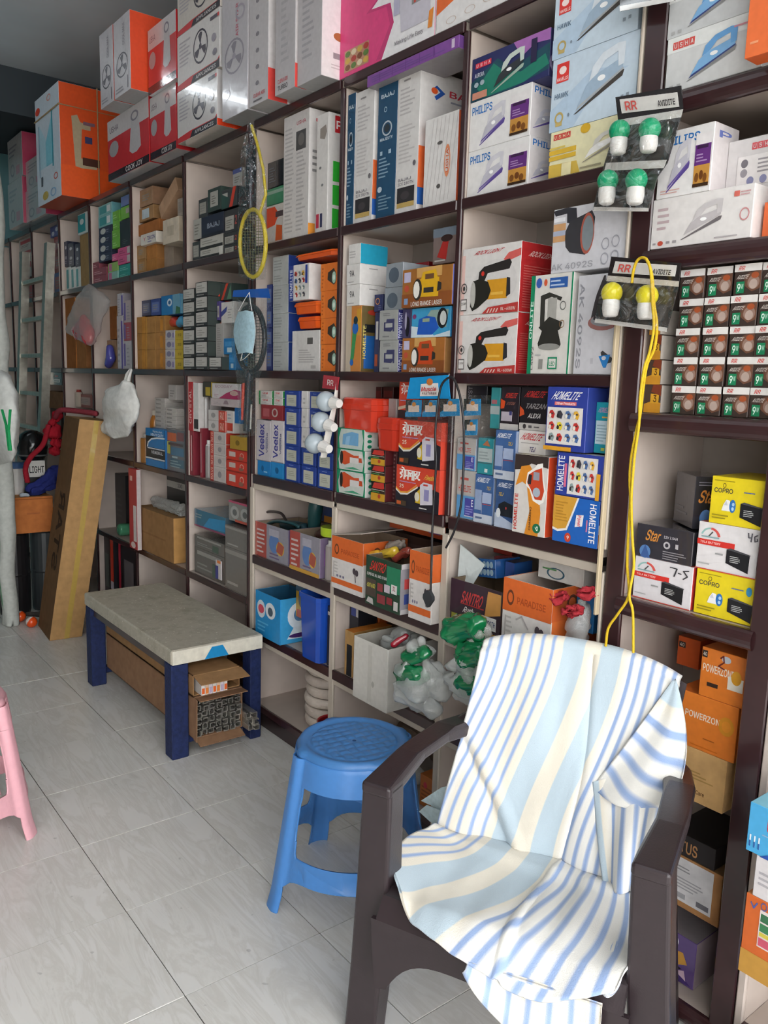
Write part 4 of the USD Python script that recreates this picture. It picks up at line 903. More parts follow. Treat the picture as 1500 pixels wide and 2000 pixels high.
B('iron_box', 'pale blue iron box with a red badge, upper of two, cut by the photo top', 1086, 1250, -84, 55, Y=1.700, d=.20, c=HC, f=HK, e='r')

# ------------------------------------------------------------------ right bay, upper shelves
UI = [('p', [(0, .72), (1, .72), (1, 1), (0, 1)], '#e4e6e4'), *USHA(.06, .77, .24, .14, '#d4544c', '#e4e6e4'), ('i', i_iron('#7fb0dc', '#6aa2d6', '#8a8a8a', '#38467e'), .24, .12, .50, .74), ('l', .70, .80, .24, .07, 1, '#cf8a96'), ('r', .06, .06, .04, .06, '#aaa'), ('r', .14, .06, .04, .06, '#aaa')]
B('iron_box', 'white box with a sky-blue iron picture on the right bay, lower of two', 1302, 1488, 80, 171, Y=1.690, d=.26, c=('#d2d3d3', '#d9d9d9', '#ccc'), f=UI, e='l', bay=True)
B('iron_box', 'white box with a sky-blue iron picture, upper of two, cut by the photo top', 1306, 1478, -16, 78, Y=1.690, d=.26, c=('#c9cbcc', '#d9d9d9', '#ccc'), f=UI, e='l')
t_ = B('orange_box', 'plain orange box standing in front of the sky-blue iron boxes at the photo edge', 1464, 1560, -110, 112, Y=1.615, d=.05, c=('#e4703c', '#d8622e', '#d8622e'), f=[('l', .1, .1, .3, .05, 1, '#e89a70')], e='l', bay=False, snap=False)
LI = [('l', .06, .35, .16, .50, 4, '#b9a5a8'), ('e', .11, .10, .03, .05, '#c0503e'), ('r', .03, .08, .03, .04, '#9a9496'), ('r', .17, .08, .04, .05, '#9a9496'), ('r', .24, .08, .04, .05, '#9a9496'), ('i', i_iron('#b9b3b5', '#c6c1c2', '#6f696b'), .32, .12, .40, .70), ('l', .66, .05, .28, .06, 1, '#aaa4a6'), ('o', .93, .45, .045, .12, .2, '#c9888a'), ('r', .82, .80, .05, .1, '#cf6a5e'), ('l', .88, .80, .10, .1, 2, '#c59a9c')]
B('iron_box', 'long white box with a pale grey iron picture, lowest on the right upper shelf', 1272, 1470, 357, 476, Y=1.690, d=.28, c=('#ddd9d7', '#e4e1df', '#cfb4b0'), f=LI)
B('orange_box', 'orange box end beside the long white iron box, cut by the photo edge', 1490, 1580, 396, 468, Y=1.72, d=.25, c=('#dd6a3a', '#d8622e', '#d8622e'), e='l')
B('iron_box', 'white blue-lettered box standing on the long white iron box', 1288, 1392, 237, 363, Y=1.690, d=.10, c=IW, f=[('t', 'PHILIPS', .03, .78, .72, .13, '#2d6fb5')] + [k if k[0] != 't' else ('l', .08, .05, .5, .08, 2, '#d0a8a0') for k in IRF], s=[('t', 'P', .2, .8, .5, .1, '#6a78b8')])
B('iron_box', 'white box with small grey icons, right of the blue-lettered box, on the long iron box', 1398, 1560, 284, 366, Y=1.75, d=.20, c=('#d3d0d0', '#d3d0d0', '#ddd9d7'), f=[*USHA(.34, .76, .32, .13, '#d05a60', '#d3d0d0'), ('r', .16, .1, .7, .56, '#e2dfde'), ('e', .26, .52, .05, .08, '#77737a'), ('e', .26, .34, .05, .08, '#9a969c'), ('e', .36, .18, .05, .08, '#8a8cae'), ('e', .54, .18, .05, .08, '#8a8cae'), ('l', .45, .3, .35, .3, 4, '#9a969a')], e='l')

# ------------------------------------------------------------------ right bay: a wall of lamp boxes, batteries, power packs
AV = [('r', 0, .76, 1, .24, '#dcd8d4'), ('e', .68, .46, .30, .28, '#5c4034'), ('p', [(.42, .30), (.5, .66), (.78, .755), (1, .755), (1, .2), (.7, .1)], '#6a4838'), ('e', .74, .40, .22, .22, '#8f7468'), ('e', .74, .34, .15, .16, '#b09c92'), ('e', .78, .62, .14, .10, '#a0502e'), ('t', 'RR', .15, .80, .26, .14, '#cf5a54', 0, .2), ('t', 'AVIDITE', .10, .52, .48, .13, '#c5bdb6', 0, .2), ('r', .12, .06, .30, .38, '#1d7a52'), ('t', '9', .16, .12, .12, .26, '#cfe6d8'), ('t', 'W', .30, .20, .09, .16, '#a9d0bc')]
AC = ('#3c302b', '#3c302b', '#d9d4cf')
colx = [1304, 1353, 1405.5, 1460, 1514]
rowy = [808, 751, 694, 637, 578, 520]
x_e = [onY(q, 800, 1.70)[0] for q in colx]
zz = [onY(1380, q, 1.70)[2] for q in rowy]
h_ = (zz[-1] - zz[0]) / 5
proto = None
for r in range(5):
    for k in range(4):
        x0, x1 = x_e[k] + .0006, min(x_e[k + 1], -.8365) - .0006
        lab = f'black lamp box with a green 9 badge, {ORD[4 - r]} row from the top, {["first", "second", "third", "fourth"][k]} column'
        z = 1.4695 + r * (h_ + .0004); dx = rnd.uniform(-.0015, .0015); w_ = x_e[1] - x_e[0] - .004
        loc = ((x0 + x1) / 2 + dx, 1.703 + .05 + rnd.uniform(0, .006), z)
        if k == 3: 
            w3 = x1 - x0
            if w3 < w_ * .98: loc = (x1 - w_ / 2 - .0005, loc[1], z)
        if proto is None: proto = carton('lamp_box', lab, 'lamp box', w_, .10, h_, loc, c=AC, f=AV, group='black lamp boxes in the right bay')
        else: dup(proto, loc, label=lab)
PLACED.append((x_e[0], -.84, 1.70, 1.80, 1.469, 1.469 + 5 * h_))
stack('lamp_box', 'brown and orange lamp box, {} one of the stack left of the black lamp boxes', 1258, 1291, [605, 655, 703, 751, 798], c=('#4a3a30', '#c9bfb4', '#c9bfb4'), f=[('p', [(0, 0), (0, .3), (.5, .42), (1, .36), (1, 0)], '#c58a2a'), ('r', .38, .34, .5, .34, '#cf9a2c'), ('t', '3', .55, .38, .2, .26, '#5a3a10'), ('p', [(.4, .75), (1, .6), (1, 1), (.5, 1)], '#7a3a24')], Y=1.715, d=.075, e='l')
BW_ = [('i', I_GAUGE, .06, .68, .30, .22), ('r', 0, .52, .62, .12, '#d0342c'), ('t', 'TOLA BATTERY', .05, .555, .34, .05, '#f0c8c0'), ('i', I_BATT, .50, .08, .38, .46), ('l', .04, .10, .24, .06, 1, '#aaa'), ('l', .32, .34, .14, .08, 1, '#999'), ('r', 0, 0, 1, .02, '#c4433a')]
CP = [('t', 'COPRO', .06, .66, .34, .10, '#4a4a3a'), ('o', .24, .82, .03, .05, .3, '#6a5a20'), ('l', .05, .90, .42, .035, 1, '#9a8a1c'), ('i', I_CUP, .22, .26, .26, .30), ('i', I_BATT, .56, .06, .40, .46), ('l', .06, .10, .32, .12, 2, '#9a8a1c'), ('l', .60, .70, .28, .05, 1, '#5a6a9a')]
YC = ('#e2cb22', '#c9b21c', '#d4bd20')
B('battery_box', 'white battery box with 7-S written on it, left of the bottom yellow one', 1236, 1351, 1108, 1196, Y=1.71, d=.16, c=('#d9d5d8', '#c9403c', '#c9605c'), f=BW_ + [('s', [(.62, .90), (.74, .89), (.70, .70)], .012, '#3a383c'), ('s', [(.76, .80), (.82, .79)], .012, '#3a383c'), ('s', [(.94, .90), (.85, .87), (.92, .76), (.85, .68)], .012, '#3a383c')])
B('battery_box', 'yellow battery box, bottom right of the battery stack', 1355, 1480, 1134, 1226, Y=1.71, d=.16, c=YC, f=CP + [('e', .88, .72, .045, .10, '#3a8ab4')])
B('battery_box', 'black battery box in clear film, lying on the white 7-S box', 1241, 1353, 1040, 1107, Y=1.71, d=.16, c=('#34323a', '#2a2a30', '#3a3a42'), f=[('t', 'Star', .16, .52, .30, .34, '#cf8a3e', 0, .2), ('e', .18, .18, .10, .20, '#5a82b8'), ('p', [(.10, 0), (.18, .4), (.28, 0)], '#3f5f98'), ('e', .56, .48, .06, .11, '#b9b5b9'), ('e', .56, .48, .03, .06, '#34323a'), ('r', .71, .42, .05, .14, '#b9b5b9'), ('l', .5, .05, .42, .28, 4, '#8f8b90'), ('t', '12V 2.5AH', .50, .68, .24, .08, '#c9c5c9')], m=GLOSS)
B('battery_box', 'white battery box with 4G written on it, between the two yellow ones', 1360, 1482, 1036, 1130, Y=1.71, d=.16, c=('#dbd7d8', '#d9d5d8', '#c8685c'), f=BW_ + [('s', [(.82, .92), (.83, .82), (.88, .83)], .010, '#55535a'), ('s', [(.88, .92), (.87, .74)], .010, '#55535a'), ('s', [(.97, .90), (.92, .86), (.93, .76), (.97, .78), (.96, .83)], .010, '#55535a')])
B('battery_box', 'yellow battery box on top of the battery stack, cut by the photo edge', 1388, 1530, 928, 1016, Y=1.71, d=.16, c=YC, f=CP, e='l')
carton('battery_box', 'black battery box in clear film, turned askew on top of the stack', 'box', .125, .075, .125, (-1.055, 1.80, PLACED[-3][5] + .003), (0, 0, -38), ('#2e2d36', '#26262d', '#33333b'), [('l', .1, .2, .7, .2, 2, '#3f3f4a')], [('t', 'Star', .1, .5, .7, .25, '#c8803a', 0, .2), ('e', .4, .22, .2, .16, '#5a82b8'), ('l', .1, .82, .8, .1, 2, '#77747c')], m=GLOSS)
# power packs under the batteries
POW = ('#db7a2e', '#d9742a', '#c96a2e')
B('cardboard_box', 'black carton lettered in orange, low in the right bay beside the chair arm', 1296, 1391, 1712, 1756, Y=1.78, d=.18, c=('#2a2526', '#2c282a', '#1a1a1c'), f=[('t', 'SATUS', .02, .15, .62, .55, '#c08a58')], s=[], snap=False, z=.365)
B('cardboard_box', 'plain brown carton with faint print lines under the big orange carton', 1306, 1412, 1517, 1624, Y=1.74, d=.20, c=('#c9a06a', '#d3aa74', '#c39a64'), f=[('l', .05, .42, .75, .18, 3, '#a8864e'), ('t', 'Made With Care', .10, .16, .55, .08, '#6a4f30')], m=KRAFT, snap=False, z=.54)
B('power_pack_box', 'big orange carton with white lettering, on the plain brown carton', 1312, 1437, 1382, 1514, Y=1.74, d=.20, c=POW, f=[('t', 'POWERZONE', .18, .56, .62, .12, '#e6d6c0'), ('e', .84, .60, .12, .17, '#d08a2a'), ('e', .84, .60, .07, .10, '#db8a2e'), ('l', .5, .22, .2, .05, 1, '#a85a20'), ('l', .3, .05, .6, .05, 1, '#c8691f')], s=[('r', .3, .66, .45, .18, '#332a26'), ('t', '40', .36, .70, .3, .10, '#d8d0c8')])
B('power_pack_box', 'small orange carton with white lettering and a white sticker, on the big one', 1366, 1468, 1290, 1369, Y=1.74, d=.15, c=POW, f=[('t', 'POWERZONE', .05, .52, .62, .16, '#e6d6c0'), ('r', .02, .80, .10, .14, '#332a26'), ('t', '40', .035, .83, .07, .08, '#d8d0c8'), ('e', .50, .86, .09, .07, '#b8bcc4'), ('r', .56, .30, .30, .26, '#e2dccf'), ('e', .72, .56, .1, .14, '#d89a2a'), ('r', .16, .24, .22, .08, '#3a2a22'), ('s', [(.38, .86), (.44, .92), (.46, .80), (.36, .70), (.48, .66)], .014, '#6a2a20')])
B('power_pack_box', 'dark orange carton standing back in the bay behind the small orange one', 1322, 1366, 1252, 1310, Y=1.87, d=.12, c=('#c0521f', '#b54a1c', '#a8481e'), f=[('r', .06, .62, .3, .2, '#332a26'), ('t', '40', .1, .66, .2, .12, '#d8d0c8')], snap=False)
B('cardboard_box', 'brown carton with a big white address label under the black carton', 1290, 1402, 1752, 1858, Y=1.78, d=.18, c=('#b07f52', '#ad7c50', '#8a6a48'), f=[('r', .06, .12, .80, .84, '#d9d6d6'), ('l', .12, .70, .5, .12, 2, '#9a989a'), ('l', .12, .36, .6, .24, 4, '#aaa8aa'), ('r', .60, .18, .22, .10, '#77757a'), ('r', .10, .18, .3, .1, '#a9a7aa')], m=KRAFT, snap=False, z=.225)
B('cardboard_box', 'purple printed carton in crinkled film at the bottom of the right bay', 1258, 1356, 1842, 1958, Y=1.745, d=.16, c=('#5a4478', '#9a8a90', '#8a8488'), f=[('t', 'SANTO', .05, .74, .60, .17, '#bdb6c2'), ('r', 0, .55, .55, .12, '#a8443a'), ('p', [(.4, .6), (.75, .66), (.85, .45), (.55, .3), (.1, .2), (0, .35), (.2, .5)], '#c08a2c'), ('p', [(.5, .40), (.75, .3), (.6, .2), (.4, .26)], '#2a2230'), ('p', [(.3, .1), (.7, .22), (.95, .05), (.6, 0)], '#3f2a6a'), ('p', [(.6, .2), (.8, .3), (.85, .1)], '#c4a8b8')], m=GLOSS)
# the boxes at the photo's right edge, in front of the next bay
for args in (
    ('toy_box', 'blue carton with scrawled marks, bottom of the stack at the right photo edge', 1432, 1560, 1905, 2040, ('#3f8fc4', '#3a86ba', '#4a9ac8'), [('p', [(.1, 1), (.5, .6), (1, .75), (1, 0), (.6, 0), (.3, .5)], '#2a5fae'), ('s', [(.06, .8), (.12, .9), (.1, .6), (.2, .66)], .01, '#2a2a3a'), ('r', .25, .7, .2, .2, '#d89a6a'), ('p', [(.5, .5), (.8, .6), (.7, .2)], '#d8d4d0')]),
    ('toy_box', 'orange and brown carton with a striped label, second from the bottom at the right edge', 1450, 1565, 1738, 1898, ('#c8632e', '#b87a3a', '#c8834a'), [('r', 0, 0, 1, .30, '#b98a3e'), ('r', .28, .42, .5, .46, '#d8ccc8'), ('r', .30, .74, .5, .10, '#3a6a4a'), ('r', .30, .62, .5, .10, '#3f7a52'), ('r', .30, .56, .5, .05, '#c9b94a'), ('r', .30, .44, .5, .10, '#c4566a'), ('s', [(.1, .92), (.16, .86), (.22, .94)], .012, '#4a5a9a'), ('o', .34, .93, .06, .05, .3, '#5a5a8a')]),
    ('toy_box', 'plain white carton between the two blue cartons\' neighbours at the right photo edge', 1474, 1570, 1668, 1736, ('#cfcacb', '#c4bfc0', '#cfcacb'), [('l', .1, .3, .3, .4, 3, '#a8a4a8')]),
    ('toy_box', 'bright blue carton with a red letter, topmost of the stack at the right photo edge', 1461, 1565, 1563, 1662, ('#4ba3d4', '#3f97cc', '#7ab8cc'), [('t', 'U', .38, .52, .14, .28, '#c8404a'), ('t', 'USHA', .40, .53, .4, .26, '#d0444c'), ('l', .3, .42, .3, .06, 1, '#8fb0cf')] + [('r', .06 + .09 * i, .12, .03, .24, '#d8e4ea') for i in range(3)] + [('r', .06 + .09 * i, .12, .03, .12, '#2a5a9a') for i in range(3)] + [('p', [(.3, 0), (.5, .12), (1, .14), (1, 0)], '#2a4fa0')])):
    nm, lb, a, b_, yt_, yb_, cc, ff = args
    yb2 = yb_
    B(nm, lb, a, b_, yt_, yb2, Y=1.50, d=.16, c=cc, f=ff, e='l', bay=False, snap=True, z=.001 if yt_ > 1900 else None)

# ------------------------------------------------------------------ second row from the top (shelf at 2.06 m), far bays first
LB = lambda c='#d5d2cc', q=.25: [('r', .12, .2, .76, .6, c), ('l', .2, .3, .6, .4, 3, '#8a8884')]
W8 = ('#b9b2ac', '#a8a29c', '#999')
RD = [('r', .1, .5, .8, .3, '#b0444a'), ('l', .15, .15, .6, .25, 2, '#8a7a78')]
stack('small_box', 'small white and red box behind the ladder, {} of three', 37, 66, [457, 480, 500, 538], c=W8, f=RD, Y=1.74, d=.2, snap=False)
B('small_box', 'small pink box low behind the ladder', 26, 40, 503, 531, Y=1.74, d=.2, c=('#b5566a',), snap=False)
B('small_box', 'red and white box at the foot of the bay behind the ladder', 50, 72, 540, 582, Y=1.74, d=.2, c=('#b0555a', '#8a4448'), f=RD)
stack('small_box', 'red and blue box in the bay right of the ladder, {} of three', 106, 121, [458, 490, 530, 566], cs=[('#8a2f2c',), ('#8f3a30',), ('#4a64a0',)], f=LB('#a8686a'), Y=1.72, d=.2)
B('small_box', 'violet blue box topmost in the bay right of the ladder', 98, 116, 430, 458, Y=1.75, d=.2, c=('#5a5f9a',), f=[('e', .3, .3, .15, .2, '#c8ccd8'), ('e', .7, .6, .15, .2, '#c8ccd8')], snap=False)
B('paper_box', 'tall plain tan box standing under the teal and white box', 157, 176, 453, 553, Y=1.70, d=.22, c=('#8f7650', '#86704c'), m=KRAFT)
B('small_box', 'teal and white upright box balanced on the tall tan box', 152, 175, 410, 452, Y=1.69, d=.2, c=('#c9cfcc', '#b9c4c2'), f=[('r', 0, .1, .75, .85, '#2b8f96'), ('e', .4, .6, .2, .14, '#cfd8d8')])
for k in range(4): B('bulb_box', f'white and teal bulb box, {ORD[k]} in the row beside the tan box', 120 + 9.4 * k, 129 + 9.4 * k, 521 - k * .5, 561 - 1.2 * k, Y=1.72, d=.2, c=('#c9d0cd', '#a8b4b2'), f=[('r', .1, .1, .45, .8, '#2f8d90')])
for k in range(3): B('bulb_box', f'dark navy bulb box with a pale dot, {ORD[k]} on the white and teal row', 121 + 12 * k, 132 + 12 * k, 470 + 2 * k, 519, Y=1.72, d=.2, c=('#2b3048', '#22263a'), f=[('e', .5, .75, .22, .07, '#b9bcc4'), ('e', .5, .35, .22, .07, '#9fa2ac'), ('l', .2, .1, .6, .15, 2, '#7a7d8c')])
stack('bulb_box', 'teal and white bulb box, {} of two high on the left of the green boxes', 192, 218, [393, 414, 437], c=('#7fb0b0', '#5a8f96'), f=[('r', .1, .15, .5, .7, '#3d8f92'), ('r', .65, .2, .25, .6, '#d0d8d8')], Y=1.705, d=.2, snap=False)
stack('bulb_box', 'navy bulb box with a round picture, {} of four under the teal ones', 193, 217, [438, 455, 472, 490, 507], c=('#2d3149', '#26293f'), f=[('e', .35, .5, .22, .35, '#b5b8b4'), ('l', .6, .2, .3, .5, 2, '#7f8494')], Y=1.705, d=.2, snap=False)
stack('bulb_box', 'bright green box, {} of four in the narrow pile', 219, 233, [409, 428, 446, 464, 482], c=('#6fae3f', '#5f9a38'), f=[('l', .1, .2, .7, .5, 2, '#a5cf84')], Y=1.71, d=.2, snap=False)
B('small_box', 'black box between the green boxes and the brown carton heap', 234, 256, 424, 478, Y=1.71, d=.2, c=('#2a2f33', '#25292c'), f=[('l', .2, .1, .5, .2, 3, '#5a6064')], snap=False)
B('small_box', 'light green box on the black one', 236, 256, 398, 423, Y=1.71, d=.2, c=('#74b348', '#64a03e'), f=[('r', .5, .4, .4, .4, '#a8a49c')], snap=False)
B('small_box', 'violet blue box topmost over the light green one', 236, 255, 377, 397, Y=1.73, d=.2, c=('#6a84b8', '#5a70a0'), snap=False)
stack('bulb_box', 'maroon printed box, {} of three at the foot of the green box pile', 181, 208, [506, 520, 535, 550], c=('#8a4450', '#7a3a46'), f=[('l', .1, .2, .7, .5, 2, '#c9a0a4')], Y=1.705, d=.2)
stack('bulb_box', 'pink box, {} of two in the left pink pile', 209, 229, [478, 494, 508], c=('#cf5a8a', '#b84f7a'), f=[('l', .1, .2, .7, .5, 2, '#e6b0c4')], Y=1.71, d=.2, snap=False)
stack('bulb_box', 'pink box with a white end, {} of two in the right pink pile', 230, 257, [476, 494, 511], c=('#cb5686', '#b4afae'), f=[('r', .68, .1, .3, .8, '#b9b4b2'), ('l', .1, .2, .5, .5, 2, '#8a3058')], Y=1.71, d=.2, snap=False)
stack('bulb_box', 'teal box, {} of two below the right pink pile', 232, 259, [512, 527, 542], c=('#2f8f86', '#297d76'), f=[('l', .1, .2, .7, .5, 2, '#7fc0b8')], Y=1.71, d=.2)
stack('bulb_box', 'pale green and pink box, {} of two below the left pink pile', 211, 230, [510, 528, 547], cs=[('#8aae5a',), ('#86b4a8',)], f=[('r', .1, .1, .3, .8, '#b96a90')], Y=1.71, d=.2)
# heap of brown cartons
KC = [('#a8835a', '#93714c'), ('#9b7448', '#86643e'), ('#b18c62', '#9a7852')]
stack('brown_carton', 'brown carton, {} of two at the left foot of the carton heap', 265, 284, [476, 504, 533], cs=KC, Y=1.72, d=.22, m=KRAFT, f=LB('#a5845e'))
stack('brown_carton', 'orange-brown carton, {} of two right of the low left pair in the heap', 286, 306, [474, 503, 531], cs=[('#ad7640', '#8a6036'), ('#a8743e', '#8a6036')], Y=1.72, d=.22, m=KRAFT)
B('brown_carton', 'wide orange-brown carton in the middle of the heap', 266, 311, 426, 449, Y=1.73, d=.22, c=('#a4683a', '#8f5a32'), m=KRAFT, snap=False)
B('brown_carton', 'carton flap lettered in purple and red, sticking out of the heap', 263, 305, 450, 472, Y=1.695, d=.24, c=('#d6d0c6', '#c4bcb0'), f=[('t', 'TIBCON', .42, .38, .5, .34, '#4a3a78'), ('t', 'Y', .2, .35, .12, .34, '#c8506a'), ('l', .45, .12, .4, .2, 1, '#7a74a0')], snap=False)
B('brown_carton', 'brown carton with a pale blue label in the heap', 272, 300, 398, 425, Y=1.73, d=.22, c=('#a17c56', '#8a6844'), f=[('r', .2, .15, .5, .7, '#b5c2c8')], m=KRAFT, snap=False)
B('brown_carton', 'brown carton at the upper left of the heap', 263, 298, 362, 397, Y=1.74, d=.22, c=('#a5846a', '#8a6a52'), f=LB('#a08062'), m=KRAFT, snap=False)
B('brown_carton', 'tilted brown carton topmost in the heap', 312, 350, 362, 392, Y=1.74, d=.2, c=('#b08e72', '#9a7a5e'), m=KRAFT, snap=False, roll=-28)
B('brown_carton', 'greyish carton at the upper right of the heap', 341, 360, 384, 420, Y=1.73, d=.2, c=('#a3978c', '#8f847a'), f=LB('#958a80'), snap=False, m=KRAFT)
B('brown_carton', 'pale upright carton at the right of the heap', 318, 349, 421, 470, Y=1.705, d=.2, c=('#c4b8a6', '#ad9f8c'), f=[('r', .3, .3, .4, .4, '#b0a492')], m=KRAFT, snap=False)
B('brown_carton', 'brown carton under the pale upright one', 312, 345, 474, 522, Y=1.76, d=.2, c=('#97897c', '#86786a'), m=KRAFT)
lb = MB().lathe([(.001, 0), (.05, .0), (.062, .025), (.065, .05), (.058, .08), (.05, .085), (.045, .075)], ['#7a5634'] * 7, 20)
P_ = onY(316, 424, 1.84); bk = thing('basket', 'round brown bowl wedged behind the tilted carton in the heap', 'bowl', (P_[0] + .04, 1.95, 2.275))
lb.build('bowl', KRAFT, bk, smooth=True, local=True)
# dark printed boxes
DB = ('#3c3f40', '#33363a', '#33363a')
DG = [('p', [(.5, 0), (.75, 1), (.95, 1), (.7, 0)], '#c8402e'), ('r', .05, .2, .35, .6, '#a9a7a0'), ('p', [(0, 0), (.4, 0), (.5, .5), (0, .8)], '#2f4a44')]
BAJ = [('r', .0, .0, .28, 1, '#a7a49c'), ('l', .04, .2, .18, .6, 4, '#77746c'), ('t', 'BAJAJ', .48, .38, .40, .24, '#9aa4b4'), ('r', .3, .0, .7, .12, '#20222c')]
B('light_box', 'long white and black box, lowest left in the dark box pile', 391, 435, 479, 503, Y=1.705, d=.22, c=('#b9b6ae', '#6a6862'), f=[('r', 0, .05, 1, .3, '#2f2d2c'), ('r', .85, .0, .15, 1, '#d0cdc6'), ('l', .1, .5, .6, .4, 2, '#8a8780')])
B('light_box', 'long white box with a black lower edge, second from the bottom left', 391, 435, 455, 479, Y=1.705, d=.22, c=('#b5b2aa', '#6a6862'), f=[('r', 0, .0, 1, .25, '#2f2d2c'), ('l', .1, .4, .7, .4, 2, '#8a8780')], snap=True)
B('light_box', 'small dark box with a grey label, at the left upright in the dark pile', 376, 390, 470, 508, Y=1.705, d=.22, c=DB, f=LB('#9a978e'))
B('light_box', 'navy box with pale lettering in the middle of the dark pile', 378, 436, 412, 455, Y=1.70, d=.22, c=('#262a3c', '#22252f'), f=BAJ, snap=True)
B('light_box', 'dark box with a grey label, upper left of the pile, beside the green-black one', 388, 405, 385, 422, Y=1.71, d=.2, c=DB, f=LB('#9a978e'), snap=False)
B('light_box', 'green and black box with a red slash, top of the dark pile', 406, 431, 362, 408, Y=1.71, d=.2, c=('#33403c', '#3a4a44'), f=[('r', .2, .2, .6, .65, '#a5a29a'), ('l', .3, .3, .4, .4, 4, '#6a675f')], snap=False)
B('light_box', 'black box with a bold red diagonal, top right of the dark pile', 433, 463, 362, 400, Y=1.71, d=.2, c=DB, f=DG, snap=False)
stack('light_box', 'dark box with a grey label, {} of three left of the yellow bat', 437, 466, [404, 450, 474, 497], c=('#39393a', '#2d2d30'), f=[('r', .08, .12, .6, .6, '#a7a49c'), ('l', .15, .2, .45, .4, 4, '#77746c'), ('t', '2', .75, .3, .15, .4, '#b0524a')], Y=1.705, d=.22)
B('light_box', 'grey and blue box high up behind the yellow bat', 455, 472, 326, 361, Y=1.72, d=.2, c=('#a3a29e', '#8a8986'), f=[('r', 0, .75, 1, .25, '#4a548a'), ('l', .2, .2, .6, .4, 3, '#77746c')], snap=False)
B('light_box', 'glossy black box beside the tall white box, right of the bat', 517, 553, 308, 360, Y=1.75, d=.2, c=('#24272d', '#1d2025'), f=[('l', .1, .2, .45, .6, 6, '#4f555c'), ('r', .56, 0, .02, 1, '#555b62')], m=GLOSS, snap=False)
B('light_box', 'green banded box under the glossy black one', 521, 553, 361, 394, Y=1.74, d=.2, c=('#3f8a64', '#36785a'), f=[('r', 0, .65, 1, .2, '#8fae9c')], snap=False)
B('light_box', 'red, white and orange printed box under the green banded one', 521, 553, 395, 467, Y=1.73, d=.2, c=('#c9c2bc', '#b0a8a2'), f=[('p', [(0, .45), (.5, .5), (.75, .75), (.5, .95), (0, .95)], '#d84a24'), ('r', .55, .68, .45, .14, '#4a3a3c'), ('p', [(.05, .1), (.4, .3), (.55, .1)], '#d0c8c4'), ('p', [(.55, .1), (.6, .5), (.95, .45), (.95, .1)], '#cf5a24'), ('r', 0, 0, 1, .08, '#d87a2a')])

# ------------------------------------------------------------------ third row (shelf at 1.56 m)
GB = [('r', .0, .8, 1, .08, '#c07a32'), ('r', .7, 0, .3, .8, '#a3612a')]
B('brown_carton', 'orange-brown upright carton left of the red-filled bag', 127, 147, 580, 714, Y=1.715, d=.22, c=('#8f5a30', '#a86a34'), m=KRAFT)
B('brown_carton', 'plain brown carton below the red-filled bag', 148, 168, 640, 716, Y=1.72, d=.2, c=('#9b6a40', '#8a5c38'), m=KRAFT)
for k, (a, b_) in enumerate(((121, 127), (161, 167), (172, 178))):
    p, q = onY((a + b_) / 2, 716, 1.75), onY((a + b_) / 2, [580, 664, 674][k], 1.75)
    tb = thing('lamp_tube', ['shiny gold tube standing left of the orange-brown carton', 'shiny gold cone-topped tube under the red-filled bag', 'shiny pale gold tube beside the bay upright'][k], 'tube', (p[0], 1.80, 1.5575))
    h = q[2] - 1.5575
    MB().lathe([(.001, 0), (.012, 0), (.012, h * .6), (.010, h * .9), (.004, h), (.001, h)], '#c89a4a', 14).build('tube', SHINY, tb, smooth=30, local=True)
stack('tube_light_box', 'white and purple tall tube box in the pair under the dark bay, {}', 229, 240, [572, 616, 718], c=('#b9b6ba', '#8f8a92'), f=[('r', .7, 0, .3, .9, '#5f549a'), ('l', .1, .1, .4, .7, 6, '#97939c')], Y=1.715, d=.2)
stack('tube_light_box', 'white and red tall tube box beside the purple pair, {}', 242, 257, [585, 629, 665, 718], cs=[('#b5a9aa',), ('#a8505c',), ('#b3b1b4',)], f=[('r', .0, .1, .25, .8, '#6f64a0'), ('l', .4, .1, .4, .7, 5, '#97939c')], Y=1.715, d=.2)
B('brown_carton', 'brown carton standing behind the red-filled bag', 202, 227, 597, 662, Y=1.80, d=.2, c=('#9a6238', '#8a5a34'), m=KRAFT, snap=False)
B('brown_carton', 'small brown carton low behind the red-filled bag', 196, 227, 664, 719, Y=1.78, d=.2, c=('#a98a70', '#8a705a'), m=KRAFT)
pb = thing('plastic_pouch', 'crumpled blue and white plastic pouch low beside the purple tube boxes', 'pouch', (*onY(220, 700, 1.76)[:2], 1.558))
pp_ = onY(220, 700, 1.76)
MB().mesh(solid('p', [((pp_[0] - .03, 1.745, 1.585), .025), ((pp_[0] + .01, 1.745, 1.62), .03), ((pp_[0] - .0, 1.745, 1.68), .022)], .012), '#4a4a9a').build('pouch', GLOSS, pb, smooth=True)
stack('small_box', 'brown carton in the left column, {} of three, with orange edges', 266, 284, [618, 651, 683, 717], c=('#a3763f', '#8f6636'), f=[('r', .6, 0, .4, 1, '#b8823c')], Y=1.712, d=.22, m=KRAFT)
stack('small_box', 'brown carton in the second column, {} of three, with orange edges', 285, 303, [617, 650, 683, 717], c=('#a87c48', '#8f6636'), f=[('r', .0, 0, .15, 1, '#bd8a42')], Y=1.712, d=.22, m=KRAFT)
stack('small_box', 'brown carton in the third column, {} of three, with orange edges', 304, 322, [616, 649, 682, 717], c=('#a67946', '#8f6636'), f=[('r', .5, .1, .3, .7, '#bf8338')], Y=1.712, d=.22, m=KRAFT)
stack('small_box', 'white and purple small box, {} of four beside the yellow pile', 323, 341, [644, 663, 682, 700, 719], c=('#b8b4b6', '#9a969a'), f=[('e', .4, .5, .25, .3, '#77728a'), ('r', .75, .2, .2, .5, '#8a80a8')], Y=1.710, d=.2)
